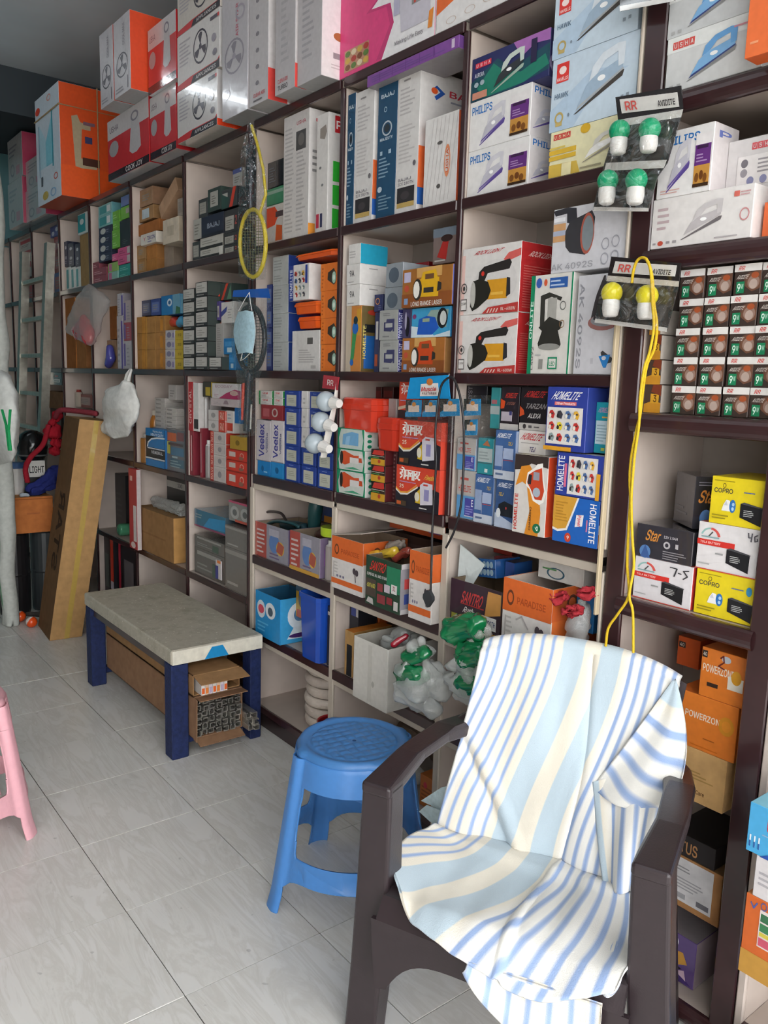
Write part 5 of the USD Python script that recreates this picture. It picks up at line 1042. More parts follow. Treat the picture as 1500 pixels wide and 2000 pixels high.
stack('small_box', 'yellow small box, {} of four in the yellow pile', 342, 359.5, [644, 663, 682, 701, 720], c=('#c0a431', '#a88f2a'), f=[('t', '200', .3, .35, .4, .3, '#6a5a1a')], Y=1.710, d=.2)
B('small_box', 'dark navy box on the brown carton columns, left one', 277, 294, 585, 616, Y=1.74, d=.2, c=('#2f3a5a', '#28324c'), f=LB('#5a6480'), snap=False)
B('small_box', 'royal blue box on the brown carton columns, middle one', 295, 313, 582, 615, Y=1.74, d=.2, c=('#2f4486', '#283a72'), f=LB('#5a6ea8'), snap=False)
B('small_box', 'bright blue box with a white badge on the carton columns, right one', 315, 352, 573, 612, Y=1.725, d=.2, c=('#1f74b0', '#6aa0b8'), f=[('e', .45, .62, .13, .2, '#d0dce4'), ('e', .45, .62, .07, .1, '#1f5a90'), ('r', .62, 0, .38, 1, '#6a9cb4'), ('p', [(.75, 0), (.8, .4), (1, .3), (1, 0)], '#3a6a4a')], snap=False)
for k, (x, y, c, w_) in enumerate(((334, 631, '#b84030', 'red'), (349, 630, '#4a94b8', 'pale blue'))):
    p = onY(x, y, 1.74); tg = thing('plastic_pouch', f'{w_} crumpled plastic pouch on top of the yellow and white piles', 'pouch', tuple(p))
    MB().mesh(solid('p', [((p[0] - .03, 1.76, p[2] - .001), .022), ((p[0] + .005, 1.76, p[2] + .01), .026), ((p[0] + .03, 1.76, p[2]), .018)], .012), c).build('pouch', GLOSS, tg, smooth=True)
# white-labelled black boxes that jut out from the shelf
SM = [('r', .05, .24, .90, .70, '#b9b6b0'), ('l', .15, .35, .7, .45, 3, '#8f8c86'), ('r', .1, .06, .6, .08, '#8a8884')]
SB = ('#2e2d2e', '#36403c', '#2a2a2b')
SS = [('p', [(.25, 0), (.5, 1), (.7, 1), (.45, 0)], '#c8442e'), ('p', [(.7, 0), (1, 1), (1, 0)], '#2f4a40')]
stack('lamp_box', 'black box with a white label, {} of six in the left jutting column', 357, 380.5, [562, 588, 615, 643, 671, 698, 724], c=SB, f=SM, s=SS, Y=1.675, d=.20)
stack('lamp_box', 'black box with a white label, {} of six in the second column from the left', 382, 405.5, [548, 577, 607, 636, 666, 696, 725], c=SB, f=SM, s=SS, Y=1.66, d=.20)
B('lamp_box', 'black box with a white label standing alone at the foot of the third column', 408, 433, 697, 726, Y=1.665, d=.2, c=SB, f=SM, s=SS)
B('lamp_box', 'tall grey-white box between the black label boxes and the blue boxes', 420, 436, 631, 695, Y=1.70, d=.2, c=('#a9a6a2', '#97948f'), f=[('l', .2, .1, .6, .8, 12, '#8f8c88')], snap=True)
B('lamp_box', 'purple edged white box in the middle of the black label boxes', 412, 429, 588, 625, Y=1.705, d=.15, c=('#584a8a', '#4a3f78'), f=[('r', .25, .15, .6, .6, '#b9b6a8'), ('e', .5, .45, .2, .2, '#9a978a')], snap=False)
B('lamp_box', 'white box with a dark blue corner beside the purple edged one', 432, 456, 588, 630, Y=1.705, d=.15, c=('#cfccc8', '#b9b6b2'), f=[('p', [(0, .3), (.45, .55), (.5, .8), (0, .55)], '#3f4a8a'), ('l', .55, .2, .35, .5, 4, '#a8a5a2')], snap=False)
B('lamp_box', 'long green and black box with a red diagonal, over the black label boxes', 408, 452, 552, 584, Y=1.72, d=.2, c=('#3a4642', '#33403c'), f=[('p', [(.1, 0), (.55, 1), (.75, 1), (.3, 0)], '#cf4a36'), ('p', [(.6, 0), (.95, .9), (1, 0)], '#5a8068')], snap=False)
stack('lamp_box', 'bright blue box with a white label, {} of two beside the black bat', 437, 460, [660, 692, 726], c=('#2a7cb8', '#246aa0'), f=[('r', .1, .5, .8, .3, '#4a94cc'), ('r', .3, .12, .4, .3, '#b9d0dc')], Y=1.70, d=.2)
# middle unit, third row, left bay
LW = ('#b9bcba', '#27408a', '#a8aaa8')
LWF = [('l', .08, .5, .8, .4, 4, '#9da09e'), ('l', .08, .12, .6, .25, 3, '#9da09e')]
stack('torch_box', 'grey-white text box with a navy side, {} of four behind the blue bag', 533, 563, [497, 555, 611, 668, 725], c=LW, f=LWF, s=[], Y=1.73, d=.16)
stack('torch_box', 'navy blue box edge in the narrow pile behind the blue bag, {} of four', 508, 531, [555, 600, 640, 680, 727], c=('#2a3f86', '#20326c'), f=LB('#6a82b8'), Y=1.75, d=.16)
B('torch_box', 'white box with a blue lettered edge and torch pictures, between the orange tubs', 565, 604, 513, 584, Y=1.69, d=.20, c=('#d5d2cf', '#d9d5d2'), f=[('r', 0, 0, .22, 1, '#2a3f8f'), ('t', 'HOMELITE', .04, .08, .14, .8, '#d5d8e4', 90), ('i', i_products(3, 3, 4), .28, .06, .56, .78), ('r', .86, .45, .1, .5, '#2a3f8f')], snap=False, split=True)
B('torch_box', 'white and grey box with a dark code print under the orange tubs', 571, 624, 644, 727, Y=1.70, d=.20, c=('#cbc8c5', '#c4c1be'), f=[('r', 0, 0, .16, 1, '#d4d1ce'), ('r', .56, .66, .2, .16, '#5a5856'), ('l', .25, .2, .6, .35, 6, '#aaa7a5'), ('r', .7, .06, .18, .08, '#a5a2a0')], split=True)
def tub(label, xl, xr, yt, yb, Y, c, lab2='orange plastic tub'):
    a, b_ = onY(xl, yb, Y), onY(xr, yt, Y); w, h = b_[0] - a[0], b_[2] - a[2]
    t_ = thing('plastic_tub', label, 'plastic tub', (a[0] + w / 2, Y + .07, a[2]))
    d = .14
    def ring(z, k): return rounded(-w / 2 * k, w / 2 * k, -d / 2 * k, d / 2 * k, .025)
    mb = MB(); N = 28
    prof = [(0, .86), (h * .05, .90), (h * .62, .95), (h * .64, 1.0), (h * .80, 1.0), (h * .82, .97), (h * .96, .95), (h, .90)]
    P0 = ring(0, 1); s_ = [np.array(P0.exterior.interpolate(i / N, normalized=True).coords[0]) for i in range(N)]
    V = [(q[0] * k, q[1] * k, z) for z, k in prof for q in s_] + [(0, 0, 0), (0, 0, h)]
    F = [[i * N + j, i * N + (j + 1) % N, (i + 1) * N + (j + 1) % N, (i + 1) * N + j] for i in range(len(prof) - 1) for j in range(N)]
    F3 = [q for f in F for q in ([f[0], f[1], f[2]], [f[0], f[2], f[3]])] + [[len(V) - 2, (j + 1) % N, j] for j in range(N)] + [[len(V) - 1, (len(prof) - 1) * N + j, (len(prof) - 1) * N + (j + 1) % N] for j in range(N)]
    cut = 3 * N * 2
    Va = np.array(V); F3 = np.array(F3)
    low = F3[(Va[F3][:, :, 2].max(1) <= h * .641)]; up = F3[(Va[F3][:, :, 2].max(1) > h * .641)]
    MB().add(Va, low, c).build('body', SHINY, t_, local=True); MB().add(Va, up, c).build('lid', SHINY, t_, local=True)
    PLACED.append((a[0], b_[0], Y, Y + d, a[2], b_[2])); return t_
tub('orange plastic tub, lower of the two stacked under the torch-picture box', 576, 623, 616, 643, 1.70, '#e0591c')
tub('orange plastic tub, upper of the two stacked under the torch-picture box', 570, 624, 586, 615, 1.70, '#e2601f')
tub('wide orange plastic tub on top, above the torch-picture box', 572, 655, 483, 511, 1.70, '#dd5a1e')
ORF = [('r', 0, .0, .26, 1, '#e07a2e'), ('l', .06, .1, .12, .8, 6, '#b5551c'), ('p', [(.42, .40), (.44, .66), (.62, .72), (.80, .80), (.96, .5), (.80, .2), (.6, .3)], '#3a332c'), ('e', .80, .46, .15, .26, '#4a443a'), ('e', .81, .46, .12, .21, '#9fc0ae'), ('e', .81, .46, .06, .1, '#d8e4d8')]
stack('torch_box', 'orange torch box with a black torch picture, {} of four in the column', 627, 659, [511, 566, 620, 672, 730], c=('#d9722c', '#c8642a'), f=ORF, Y=1.70, d=.2)
# middle unit, third row, centre bay
NA = [('t', '9A', .25, .4, .34, .3, '#4a4a4c'), ('l', .1, .08, .5, .1, 1, '#a9a6a4')]
B('torch_box', 'tall blister of an orange and blue torch at the left upright', 676, 705, 596, 731, Y=1.70, d=.13, c=('#c8803a', '#6a5a34', '#aaa'), f=[('r', .0, .0, .35, 1, '#bfae9a'), ('r', .7, .55, .28, .4, '#c9962c'), ('p', [(.30, .12), (.55, .2), (.72, .60), (.62, .72), (.45, .66), (.40, .4)], '#3f8a4e'), ('e', .62, .66, .2, .09, '#2a62b0'), ('e', .42, .14, .12, .05, '#2a62b0'), ('e', .64, .78, .14, .06, '#22303a')], s=[('r', .1, .05, .5, .5, '#2a62a8'), ('r', .12, .6, .5, .12, '#26282c'), ('t', 'HOMELITE', .06, .2, .10, .5, '#d8c86a', 90), ('e', .4, .9, .2, .04, '#a83a2a')], m=GLOSS, split=True)
stack('torch_box', 'plain white box marked 9A in pen, {} of two at the left upright', 677, 703, [514, 554, 595], c=('#d8d5d2', '#dfdcd9', '#d0cdca'), f=NA, s=[('l', .3, .75, .3, .1, 1, '#9a9896')], Y=1.70, d=.13)
B('torch_box', 'white box with a bright blue side on top of the pen-marked boxes', 681, 704, 474, 513, Y=1.705, d=.12, c=('#d9d6d3', '#29a3c4', '#c9c6c3'), f=[('l', .1, .3, .6, .4, 3, '#b5b2b0')])
B('torch_box', 'navy box with a gold seal between the white boxes and the silver ones', 731, 748, 574, 608, Y=1.74, d=.12, c=('#27305c', '#20284c'), f=[('o', .4, .6, .25, .2, .3, '#c0824a'), ('l', .5, .1, .4, .3, 3, '#6a749c')], snap=False)
B('torch_box', 'narrow dark blue box below the gold seal one', 731, 740, 610, 731, Y=1.74, d=.12, c=('#2a3158', '#20284c'), f=[('r', .3, .55, .5, .3, '#c9c6c4'), ('r', .2, .1, .6, .2, '#b0522e')])
SV = ('#9c9d9a', '#2f2f6e', '#8a8b88')
stack('torch_box', 'silver grey box with a purple lettered edge, {} of two', 741, 777, [604, 664, 730], c=SV, f=[('p', [(.26, .30), (.26, .60), (.38, .60), (.40, .70), (.82, .70), (.82, .28), (.74, .28), (.74, .36), (.66, .28)], '#3f4062'), ('r', .34, .42, .38, .14, '#a5a6a4'), ('l', .2, .8, .5, .12, 2, '#77787a'), ('l', .2, .08, .5, .1, 1, '#77787a')], s=[('t', 'TORCH LIGHT', .02, .05, .14, .85, '#c9c9e0', 90)], Y=1.70, d=.16)
B('torch_box', 'clear grey blister box with a lamp shape, lower of the two', 751, 786, 559, 601, Y=1.71, d=.15, c=('#8f959b', '#7f858c'), f=[('e', .45, .42, .3, .34, '#59636e')], m=GLOSS)
B('torch_box', 'clear grey blister box with a lamp shape, upper of the two', 754, 787, 511, 558, Y=1.71, d=.15, c=('#8f959b', '#a0a6ac', '#9aa0a6'), f=[('e', .48, .5, .3, .32, '#56606c')], m=GLOSS)
def LRF(c, word=True): return [('r', .0, .0, 1, .35, '#8a4f26'), ('r', .3, .75, .5, .25, '#c89a5a'), ('r', .04, .66, .14, .26, '#b9b4cf'), ('e', .1, .5, .05, .09, '#b8503a'), ('r', .05, .08, .08, .16, '#7f94b8'), ('i', i_lantern(c), .22, .10, .58, .82)] + ([('t', 'LONG RANGE LASER', .20, .02, .62, .12, '#e0dcd4')] if word else [])
B('torch_box', 'brown box with an orange hand lantern picture, bottom of three', 785, 868, 661, 731, Y=1.70, d=.17, c=('#a5682f', '#a87a4a'), f=LRF('#c4491f'), e='l', s=[('r', .2, .1, .3, .7, '#6a74b0')])
B('torch_box', 'light blue box with a blue hand lantern picture, middle of three', 804, 880, 597, 659, Y=1.70, d=.17, c=('#3f98c4', '#2a84bc'), f=[('p', [(0, 0), (0, .4), (.4, .3), (.6, .05), (1, .2), (1, 0)], '#c4d4dc'), ('p', [(.3, .5), (.5, .9), (.95, .9), (.9, .3)], '#8aa29a'), ('p', [(.16, .1), (.20, .62), (.4, .72), (.62, .66), (.72, .30), (.55, .08)], '#2457b4'), ('e', .80, .62, .13, .34, '#1f2226'), ('e', .82, .62, .08, .24, '#c4c8c6'), ('e', .08, .72, .05, .08, '#7a3a6a'), ('r', .03, .04, .08, .24, '#c9d4dc'), ('r', .30, .52, .18, .12, '#8fa08a')], s=[('t', 'LASER', .06, .1, .14, .7, '#c4e0ec', 90)])
B('torch_box', 'dark purple box end left of the blue lantern box', 786, 803, 603, 660, Y=1.71, d=.15, c=('#4a4468', '#3a3558'), f=[('e', .6, .4, .25, .35, '#1f1c26'), ('e', .4, .6, .12, .3, '#a5a0b8')])
B('torch_box', 'brown box with a yellow hand lantern picture, top of three', 786, 886, 514, 594, Y=1.685, d=.18, c=('#9a642e', '#6a70b4', '#8f5f30'), f=LRF('#d8a81f'), s=[('r', .2, .2, .5, .5, '#8a90cc')])
B('kraft_pouch', 'brown card sleeve with a yellow cutter, leaning at the back of the centre bay', 724, 768, 454, 512, Y=1.88, d=.02, c=('#8f6a3c', '#7a5a34'), f=[('p', [(.42, .95), (.58, .6), (.8, .12), (.95, .05), (.98, .3), (.8, .8), (.7, .98)], '#d6a21f'), ('p', [(.55, .85), (.72, .5), (.86, .25), (.84, .55)], '#3a3026')], roll=3, snap=False, z=1.85)
B('torch_box', 'red box standing at the back of the centre bay behind the lantern boxes', 800, 838, 482, 530, Y=1.90, d=.10, c=('#a82328', '#8f1c22'), f=[('l', .1, .6, .7, .3, 3, '#c85a50')], snap=False, z=1.86)
B('torch_box', 'maroon box at the back of the centre bay beside the red one', 770, 799, 470, 530, Y=1.92, d=.08, c=('#5a1f22', '#4a181c'), snap=False, z=1.84)
for q_, w_ in ((1.84, 0),): 
    # things that carry the boxes at the back
    B('torch_box', 'dark red box stack at the back of the centre bay, low down', 735, 842, 560, 715, Y=1.89, d=.12, c=('#5f2226', '#4f1c20'), f=[('l', .1, .1, .8, .8, 6, '#7a3a3a')], z=1.5575)
B('blister_bag', 'clear blister bag with a red tool hanging at the right of the centre bay', 846, 891, 440, 511, Y=1.72, d=.03, c=('#7a6a66', '#6a5a58'), f=[('r', 0, .75, 1, .25, '#6f7a86'), ('p', [(.2, .2), (.5, .75), (.7, .7), (.6, .1)], '#a8302c'), ('e', .6, .7, .25, .1, '#3a2a28'), ('l', .1, .05, .7, .1, 1, '#b9b4b0')], m=GLOSS, snap=False)
# middle unit, third row, right bay
RKF = [('r', 0, 0, .06, .9, '#dcb8b0'), ('p', [(.62, .66), (.8, .74), (1, .80), (1, .9), (.8, .86)], '#d0605a'), ('e', .6, .45, .36, .34, '#cfcbc9'), ('t', 'ROCK LIGHT', .20, .885, .54, .055, '#b5333a', 0, .2), ('i', I_ROCK, .18, .05, .68, .72), ('o', .06, .40, .055, .08, .2, '#4a4644'), ('e', .06, .40, .02, .035, '#3a3634'), ('r', .01, .06, .11, .18, '#5a5654'), ('r', .02, .075, .09, .15, '#d9d5d2'), ('t', '150W', .025, .15, .08, .04, '#4a4644'), ('p', [(.40, .0), (.50, .09), (1, .14), (1, .0)], '#b53a36')] + [('p', [(.48 + .05 * i, .01), (.51 + .05 * i, .07), (.53 + .05 * i, .07), (.50 + .05 * i, .01)], '#d8c4b8') for i in range(4)] + [('t', 'RL-600W', .72, .03, .24, .05, '#e0c8c0')]
RKC = ('#d6d2cf', '#b12a2c', '#c9c5c2')
RKS = [('t', 'ROCK LIGHT', .14, .80, .60, .08, '#e6c8c2', 0, .2), ('l', .06, .06, .62, .62, 17, '#c25a56')]
B('lantern_box', 'white and red box with a yellow and black searchlight picture, lower of two', 890, 1009, 609, 731, Y=1.70, d=.20, c=RKC, f=RKF, s=RKS)
B('lantern_box', 'white and red box with a yellow and black searchlight picture, upper of two', 899, 1016, 470, 605, Y=1.70, d=.20, c=RKC, f=RKF, s=RKS)
B('lantern_box', 'white box with green edges and a black upright lantern picture', 1034, 1115, 531, 731, Y=1.695, d=.17, c=('#d5d2cc', '#d5d2cc', '#d5d2cc'), f=[('r', 0, 0, .10, 1, '#17845c'), ('r', .965, 0, .035, 1, '#17845c'), ('t', 'ONLITE', .015, .36, .07, .38, '#d0e0d4', 90), ('i', I_UP, .18, .24, .62, .58), ('e', .20, .92, .07, .05, '#3a5aa8'), ('e', .36, .92, .04, .035, '#d05a3a'), ('r', .46, .86, .42, .10, '#2f5aa0'), ('l', .48, .87, .38, .08, 2, '#a9bcd8'), ('o', .80, .68, .07, .045, .2, '#5a5a58'), ('o', .80, .50, .06, .04, .2, '#8a6a4a'), ('t', 'L4092', .10, .04, .055, .24, '#6a6a68', 90), ('r', .52, .05, .22, .12, '#17845c'), ('r', .545, .064, .17, .09, '#d5d2cc'), ('t', 'LED', .56, .085, .13, .04, '#17845c'), ('r', .30, .05, .10, .1, '#8a8884'), ('l', .20, .18, .2, .03, 1, '#aaa')])
B('lantern_box', 'white box with a black lamp picture, lettered down its left, standing upright', 1125, 1216, 530, 731, Y=1.695, d=.17, c=('#c6c5ca', '#c6c5ca', '#c9c8cc'), f=[('t', 'AK 4092S', .05, .06, .11, .86, '#8f8f96', -90), ('p', [(.62, .98), (.60, .70), (.50, .62), (.34, .56), (.40, .72), (.44, .80), (.58, .98)], '#3f3a3c'), ('e', .62, .52, .34, .08, '#9a6a66'), ('e', .64, .54, .30, .06, '#8d8f94'), ('p', [(.40, .55), (.42, .72), (.72, .80), (1, .74), (1, .52)], '#3a3638'), ('p', [(.70, .10), (.62, .22), (.66, .24), (.90, .16), (.86, .12)], '#3f3d3e'), ('p', [(.58, .185), (.84, .20), (.76, .07), (.70, .07)], '#2f7cc0'), ('e', .70, .165, .05, .02, '#c6c5ca'), ('l', .40, .08, .1, .14, 1, '#b5b4ba')])
AKB = [('i', I_AK, .0, .22, .58, .78), ('t', 'AK 4092S', .01, .04, .58, .10, '#a0a0a6')] + [('o', .74 + .13 * i, .36 - .22 * j + .02 * i, .05, .09, .2, '#9a9aa2') for i in range(2) for j in range(2)]
B('lantern_box', 'white box with a black lamp picture lying across the two upright lantern boxes', 1079, 1228, 411, 529, Y=1.695, d=.17, c=('#cbcacf', '#cbcacf', '#cfced2'), f=AKB, e='l')

# ------------------------------------------------------------------ fourth row: far bays (shelf at 1.04 m)
RR_ = [('l', .15, .2, .2, .6, 3, '#b9a8a8')]
B('tube_light_box', 'tall red and white tube box at the left upright of the red box bay', 368, 377, 746, 842, Y=1.70, d=.12, c=('#b52f34', '#d4d0cd'), f=[('t', 'CRYSTAL', .2, .15, .5, .7, '#e0c8c4', 90)], snap=False)
B('tube_light_box', 'white upright box beside the tall red tube box', 378, 388, 748, 843, Y=1.70, d=.12, c=('#d5d2cf', '#c5c2bf'), f=[('r', .1, .05, .8, .2, '#3a3636')], snap=False)
for k in range(3): B('flat_box', f'slim dark red box, {ORD[k]} of three standing at the left of the red box bay', 370 + 8.5 * k, 378 + 8.5 * k, 841 - 2 * k, 924 + 3 * k, Y=1.705, d=.2, c=('#8f2f3a', '#7a2834'), f=[('r', .35, .1, .3, .8, '#c9a0a0')])
def can(label, x, yt, yb, w, Y, cols, name='spray_can', base=None):
    a, b_ = onY(x - w / 2, yb, Y), onY(x + w / 2, yb, Y); r = rad(w / 2, a); h = onY(x, yt, Y)[2] - (base if base is not None else a[2])
    z = base if base is not None else a[2]
    t_ = thing(name, label, 'can', ((a[0] + b_[0]) / 2, Y + r, z))
    MB().lathe([(.0005, 0), (r * .94, 0), (r, h * .03), (r, h * .82), (r * .93, h * .86)], cols[0], 18).build('body', SHINY, t_, smooth=40 and False, local=True)
    MB().lathe([(r * .93, h * .8601), (r * .7, h * .89), (r * .62, h * .9), (r * .62, h), (.0005, h)], cols[1], 18).build('cap', SHINY, t_, local=True)
    PLACED.append(((a[0] + b_[0]) / 2 - r, (a[0] + b_[0]) / 2 + r, Y, Y + 2 * r, z, z + h)); return t_
can('silver spray can with a dark foot, lower one beside the slim red boxes', 402, 860, 928, 15, 1.705, ('#8f8a88', '#c9c5c2'), base=1.0435)
can('silver spray can with a pale cap, upper one beside the white upright box', 397, 762, 850, 13, 1.725, ('#a8a5a3', '#d0cdca'), base=PLACED[-1][5] + .001)
RWX = [('r', .0, 0, .22, 1, '#c0382c'), ('t', 'RAVI', .04, .1, .14, .8, '#e0b8a8', 90), ('r', .3, .15, .65, .7, '#bdb4b0'), ('e', .62, .5, .12, .22, '#8f8a8c')]
stack('small_box', 'white box with a red end, {} of four left of the red boxes', 411, 441, [846, 869, 892, 915, 938], c=('#c5bdb9', '#b23a2c'), f=RWX, Y=1.70, d=.2)
stack('small_box', 'red box with a silver lock print, {} of three in the red pile', 443, 489, [883, 905, 927, 949], c=('#c43a2a', '#a83024', '#b03426'), f=[('r', .12, .3, .32, .45, '#c4b4ac'), ('o', .75, .5, .10, .25, .3, '#d8a898'), ('e', .72, .25, .12, .15, '#8a5a4a'), ('r', 0, .93, 1, .07, '#8f281e')], Y=1.69, d=.2)
B('small_box', 'gold box lying on the red lock boxes', 449, 490, 856, 882, Y=1.69, d=.2, c=('#a8862f', '#8f7028', '#b8963a'), f=[('e', .45, .5, .12, .2, '#7a5f1c')])
stack('small_box', 'white box with a red lettered end, {} of two above the white and red pile', 407, 440, [803, 824, 845], c=('#c9c4c1', '#bd3a2c', '#cfcac6'), f=[('r', .62, 0, .38, 1, '#c0402e'), ('t', 'RAVI', .70, .15, .22, .7, '#e0c0b4'), ('e', .3, .5, .13, .25, '#9a9694')], Y=1.71, d=.2)
B('small_box', 'white box with a red lettered end, third beside the bat handle', 441, 456, 803, 850, Y=1.715, d=.2, c=('#cfcac6', '#b9b4b0'), f=[('r', .1, .1, .8, .35, '#c0402e'), ('l', .2, .6, .6, .3, 2, '#9aa0ac')])
B('small_box', 'small bright blue box behind the black bat handle', 457, 470, 797, 828, Y=1.72, d=.15, c=('#2269a8', '#1d5a92'), snap=False)
B('small_box', 'long pale pink box under the magenta printed one', 412, 467, 781, 801, Y=1.71, d=.2, c=('#bdb0b0', '#a89c9c'), f=[('s', [(.5, .3), (.55, .75), (.6, .3)], .05, '#8f7a80'), ('l', .1, .2, .3, .4, 2, '#a59a9c')])
B('small_box', 'white box with a magenta swoosh, topmost in the red box bay', 414, 470, 750, 780, Y=1.71, d=.2, c=('#cbc6c6', '#9a4a6a', '#c5c0c0'), f=[('t', 'ECODAY', .12, .70, .6, .18, '#a88a96'), ('p', [(.25, 0), (.5, .35), (.8, .62), (1, .55), (1, 0)], '#a8305e'), ('e', .78, .38, .14, .16, '#c4a49c'), ('l', .08, .1, .2, .2, 2, '#b08a96')])
B('small_box', 'black and yellow box end left of the magenta swoosh box', 396, 412, 746, 776, Y=1.71, d=.2, c=('#3a3630', '#a8922c'), f=[('r', .35, .1, .6, .55, '#b09a34')], snap=False)
# bay with the bottles and white packets
bo = [(.0005, 0), (.024, 0), (.026, .01), (.026, .10), (.020, .125), (.011, .14), (.011, .165), (.0005, .166)]
for k, (x, yb, lab) in enumerate(((279, 842, 'left'), (292, 845, 'right'))):
    p = onY(x, yb, 1.76); tb = thing('bottle', f'amber bottle with a pale cap beside the white packets, {lab} one', 'bottle', (p[0], 1.79, 1.165))
    MB().lathe([(r, z) for r, z in bo[:6]], '#b5722c', 16).build('bottle_body', SHINY, tb, smooth=True, local=True)
    MB().lathe([(.013, .139), (.013, .166), (.0005, .167)], '#c9bfae', 12).build('cap', PLAST, tb, local=True)
B('small_box', 'brown carton carrying the amber bottles', 268, 302, 848, 902, Y=1.76, d=.2, c=('#8a6238', '#75522e'), m=KRAFT, zb=1.0435)
PLACED[-1] = PLACED[-1][:5] + (1.164,)
b_ = can('amber ribbed glass jar at the left end of the shelf by the white bag', 276, 848, 903, 24, 1.70, ('#9a6a38', '#b9b2aa'), 'jar', 1.0435)
B('paint_box', 'blue and black box with a white arc, standing at the front of the shelf', 285, 322, 841, 907, Y=1.69, d=.12, c=('#20262c', '#1d5f96', '#2a7cba'), f=[('r', 0, .80, 1, .2, '#2577b4'), ('t', 'Special', .38, .90, .5, .06, '#c9d8e4'), ('t', 'HEAVY DUTY', .28, .81, .66, .07, '#e4ecf2'), ('p', [(.1, .52), (.14, .62), (.3, .70), (.6, .75), (1, .76), (1, .5), (.1, .5)], '#2577b4'), ('p', [(.06, .5), (.12, .64), (.3, .74), (.6, .79), (1, .80), (1, .76), (.6, .75), (.32, .70), (.16, .61), (.12, .5)], '#d5dde2'), ('t', 'LOCTITE'[:0] + 'VENDELL', .3, .34, .6, .08, '#d8dce0'), ('r', .1, .46, .9, .03, '#d0d4d8'), ('r', 0, 0, 1, .18, '#2577b4'), ('r', 0, .19, 1, .04, '#c9d0d4')], split=True)
stack('packet', 'white flat packet, {} in the left loose stack beside the bottles', 303, 322, [778, 786, 794, 802, 811, 819, 828, 838], c=('#bdb8b2', '#a8a39d'), f=[('r', .1, .3, .5, .4, '#97928c')], Y=1.74, d=.2, snap=False)
stack('packet', 'white flat packet, {} in the right loose stack behind the clear bin', 324, 344, [798, 806, 814, 822, 831, 838], c=('#c1bcb6', '#a8a39d'), f=[('r', .1, .3, .5, .4, '#8f8a86')], Y=1.73, d=.2, snap=False)
B('small_box', 'brown carton holding up the white packets', 304, 345, 839, 905, Y=1.82, d=.18, c=('#7a6450', '#6a5644'), m=KRAFT, zb=1.0435)
PLACED[-1] = PLACED[-1][:5] + (PLACED[-1][5],)
B('packet', 'white upright packet standing on the right stack of packets', 325, 344, 752, 782, Y=1.76, d=.1, c=('#b9b4b0', '#a5a09c'), f=[('l', .2, .2, .6, .5, 3, '#8f8a88')], snap=False)
B('packet', 'pinkish clear pouch beside the white upright packet', 346, 362, 750, 800, Y=1.77, d=.08, c=('#9a8488', '#8a7478'), m=GLOSS, snap=False)
bn = B('clear_bin', 'clear plastic bin full of coloured sachets at the front of the shelf', 326, 361, 842, 914, Y=1.70, d=.2, c=('#5f5f66', '#55555c', '#6a6468'), f=[('r', .05, .72, .5, .2, '#c8602e'), ('r', .6, .75, .35, .2, '#7a3a40'), ('r', .02, .4, .18, .3, '#b8b03a'), ('r', .25, .38, .7, .2, '#3a6a8a'), ('r', .2, .1, .75, .2, '#2f5a70'), ('l', .3, .3, .5, .1, 1, '#9ab0b8'), ('l', .2, .08, .6, .2, 3, '#7f98a0'), ('r', .1, .62, .8, .06, '#4a2a30')], m=GLOSS)

# far bays behind the ladder and the tall carton, fourth row
B('pouch_pack', 'black pouch with red and white print hanging behind the ladder rail', 97, 121, 730, 770, Y=1.70, d=.03, c=('#26242a',), f=[('r', .45, .62, .25, .1, '#b03a44'), ('r', .35, .2, .5, .25, '#b9b6b4'), ('l', .4, .24, .4, .16, 1, '#3a383c'), ('r', .3, .48, .4, .08, '#77747a')], m=GLOSS, snap=False, z=1.44)
B('brown_carton', 'brown carton low behind the ladder rail', 92, 120, 778, 812, Y=1.74, d=.2, c=('#84644a', '#75583f'), m=KRAFT, snap=False, z=1.27)
B('brown_carton', 'dark carton under the brown one behind the ladder rail', 90, 120, 800, 880, Y=1.78, d=.2, c=('#3a332f', '#332c28'), zb=1.0435)
PLACED[-1] = PLACED[-1][:5] + (PLACED[-1][5],)
can('silver and red canister beside the top of the leaning tall carton', 148, 761, 800, 14, 1.75, ('#b5a89a', '#9a3a34'), 'canister', 1.30)
B('small_box', 'red and brown boxes end behind the top of the tall carton', 150, 180, 772, 802, Y=1.78, d=.2, c=('#8a4a44', '#7a4640'), f=LB('#a8928c'), zb=1.30)
B('brown_carton', 'dim brown carton at the back, behind the top of the tall carton', 134, 181, 803, 890, Y=1.80, d=.2, c=('#5a4a40', '#4f4038'), zb=1.0435)
PLACED[-1] = PLACED[-1][:5] + (1.299,)

# ------------------------------------------------------------------ fourth row, middle unit (shelf at 1.117 m)
OB = [('r', 0, 0, .12, 1, '#2f8a4a'), ('t', 'Oral', .3, .55, .4, .28, '#c8323a'), ('l', .2, .12, .6, .35, 3, '#aaa5a2')]
BLX = [('r', .14, .10, .68, .66, '#b5b6a8'), ('l', .25, .3, .45, .3, 3, '#96968a'), ('l', .3, .85, .5, .08, 1, '#7f8fc0')]
BL = ('#27408f', '#22377a', '#2f4a9a')
B('small_box', 'blue box lying at the foot of the two upright lettered boxes', 503, 528, 903, 932, Y=1.70, d=.2, c=('#1f78b8', '#1b69a0', '#2a88c4'), f=[('e', .4, .5, .1, .2, '#16588a'), ('l', .5, .2, .3, .2, 1, '#8ab8d8')])
B('small_box', 'second blue box lying at the foot of the two upright lettered boxes', 529, 553, 906, 937, Y=1.70, d=.2, c=('#2380be', '#1b69a0', '#2a88c4'), f=[('e', .5, .5, .14, .2, '#16588a')])
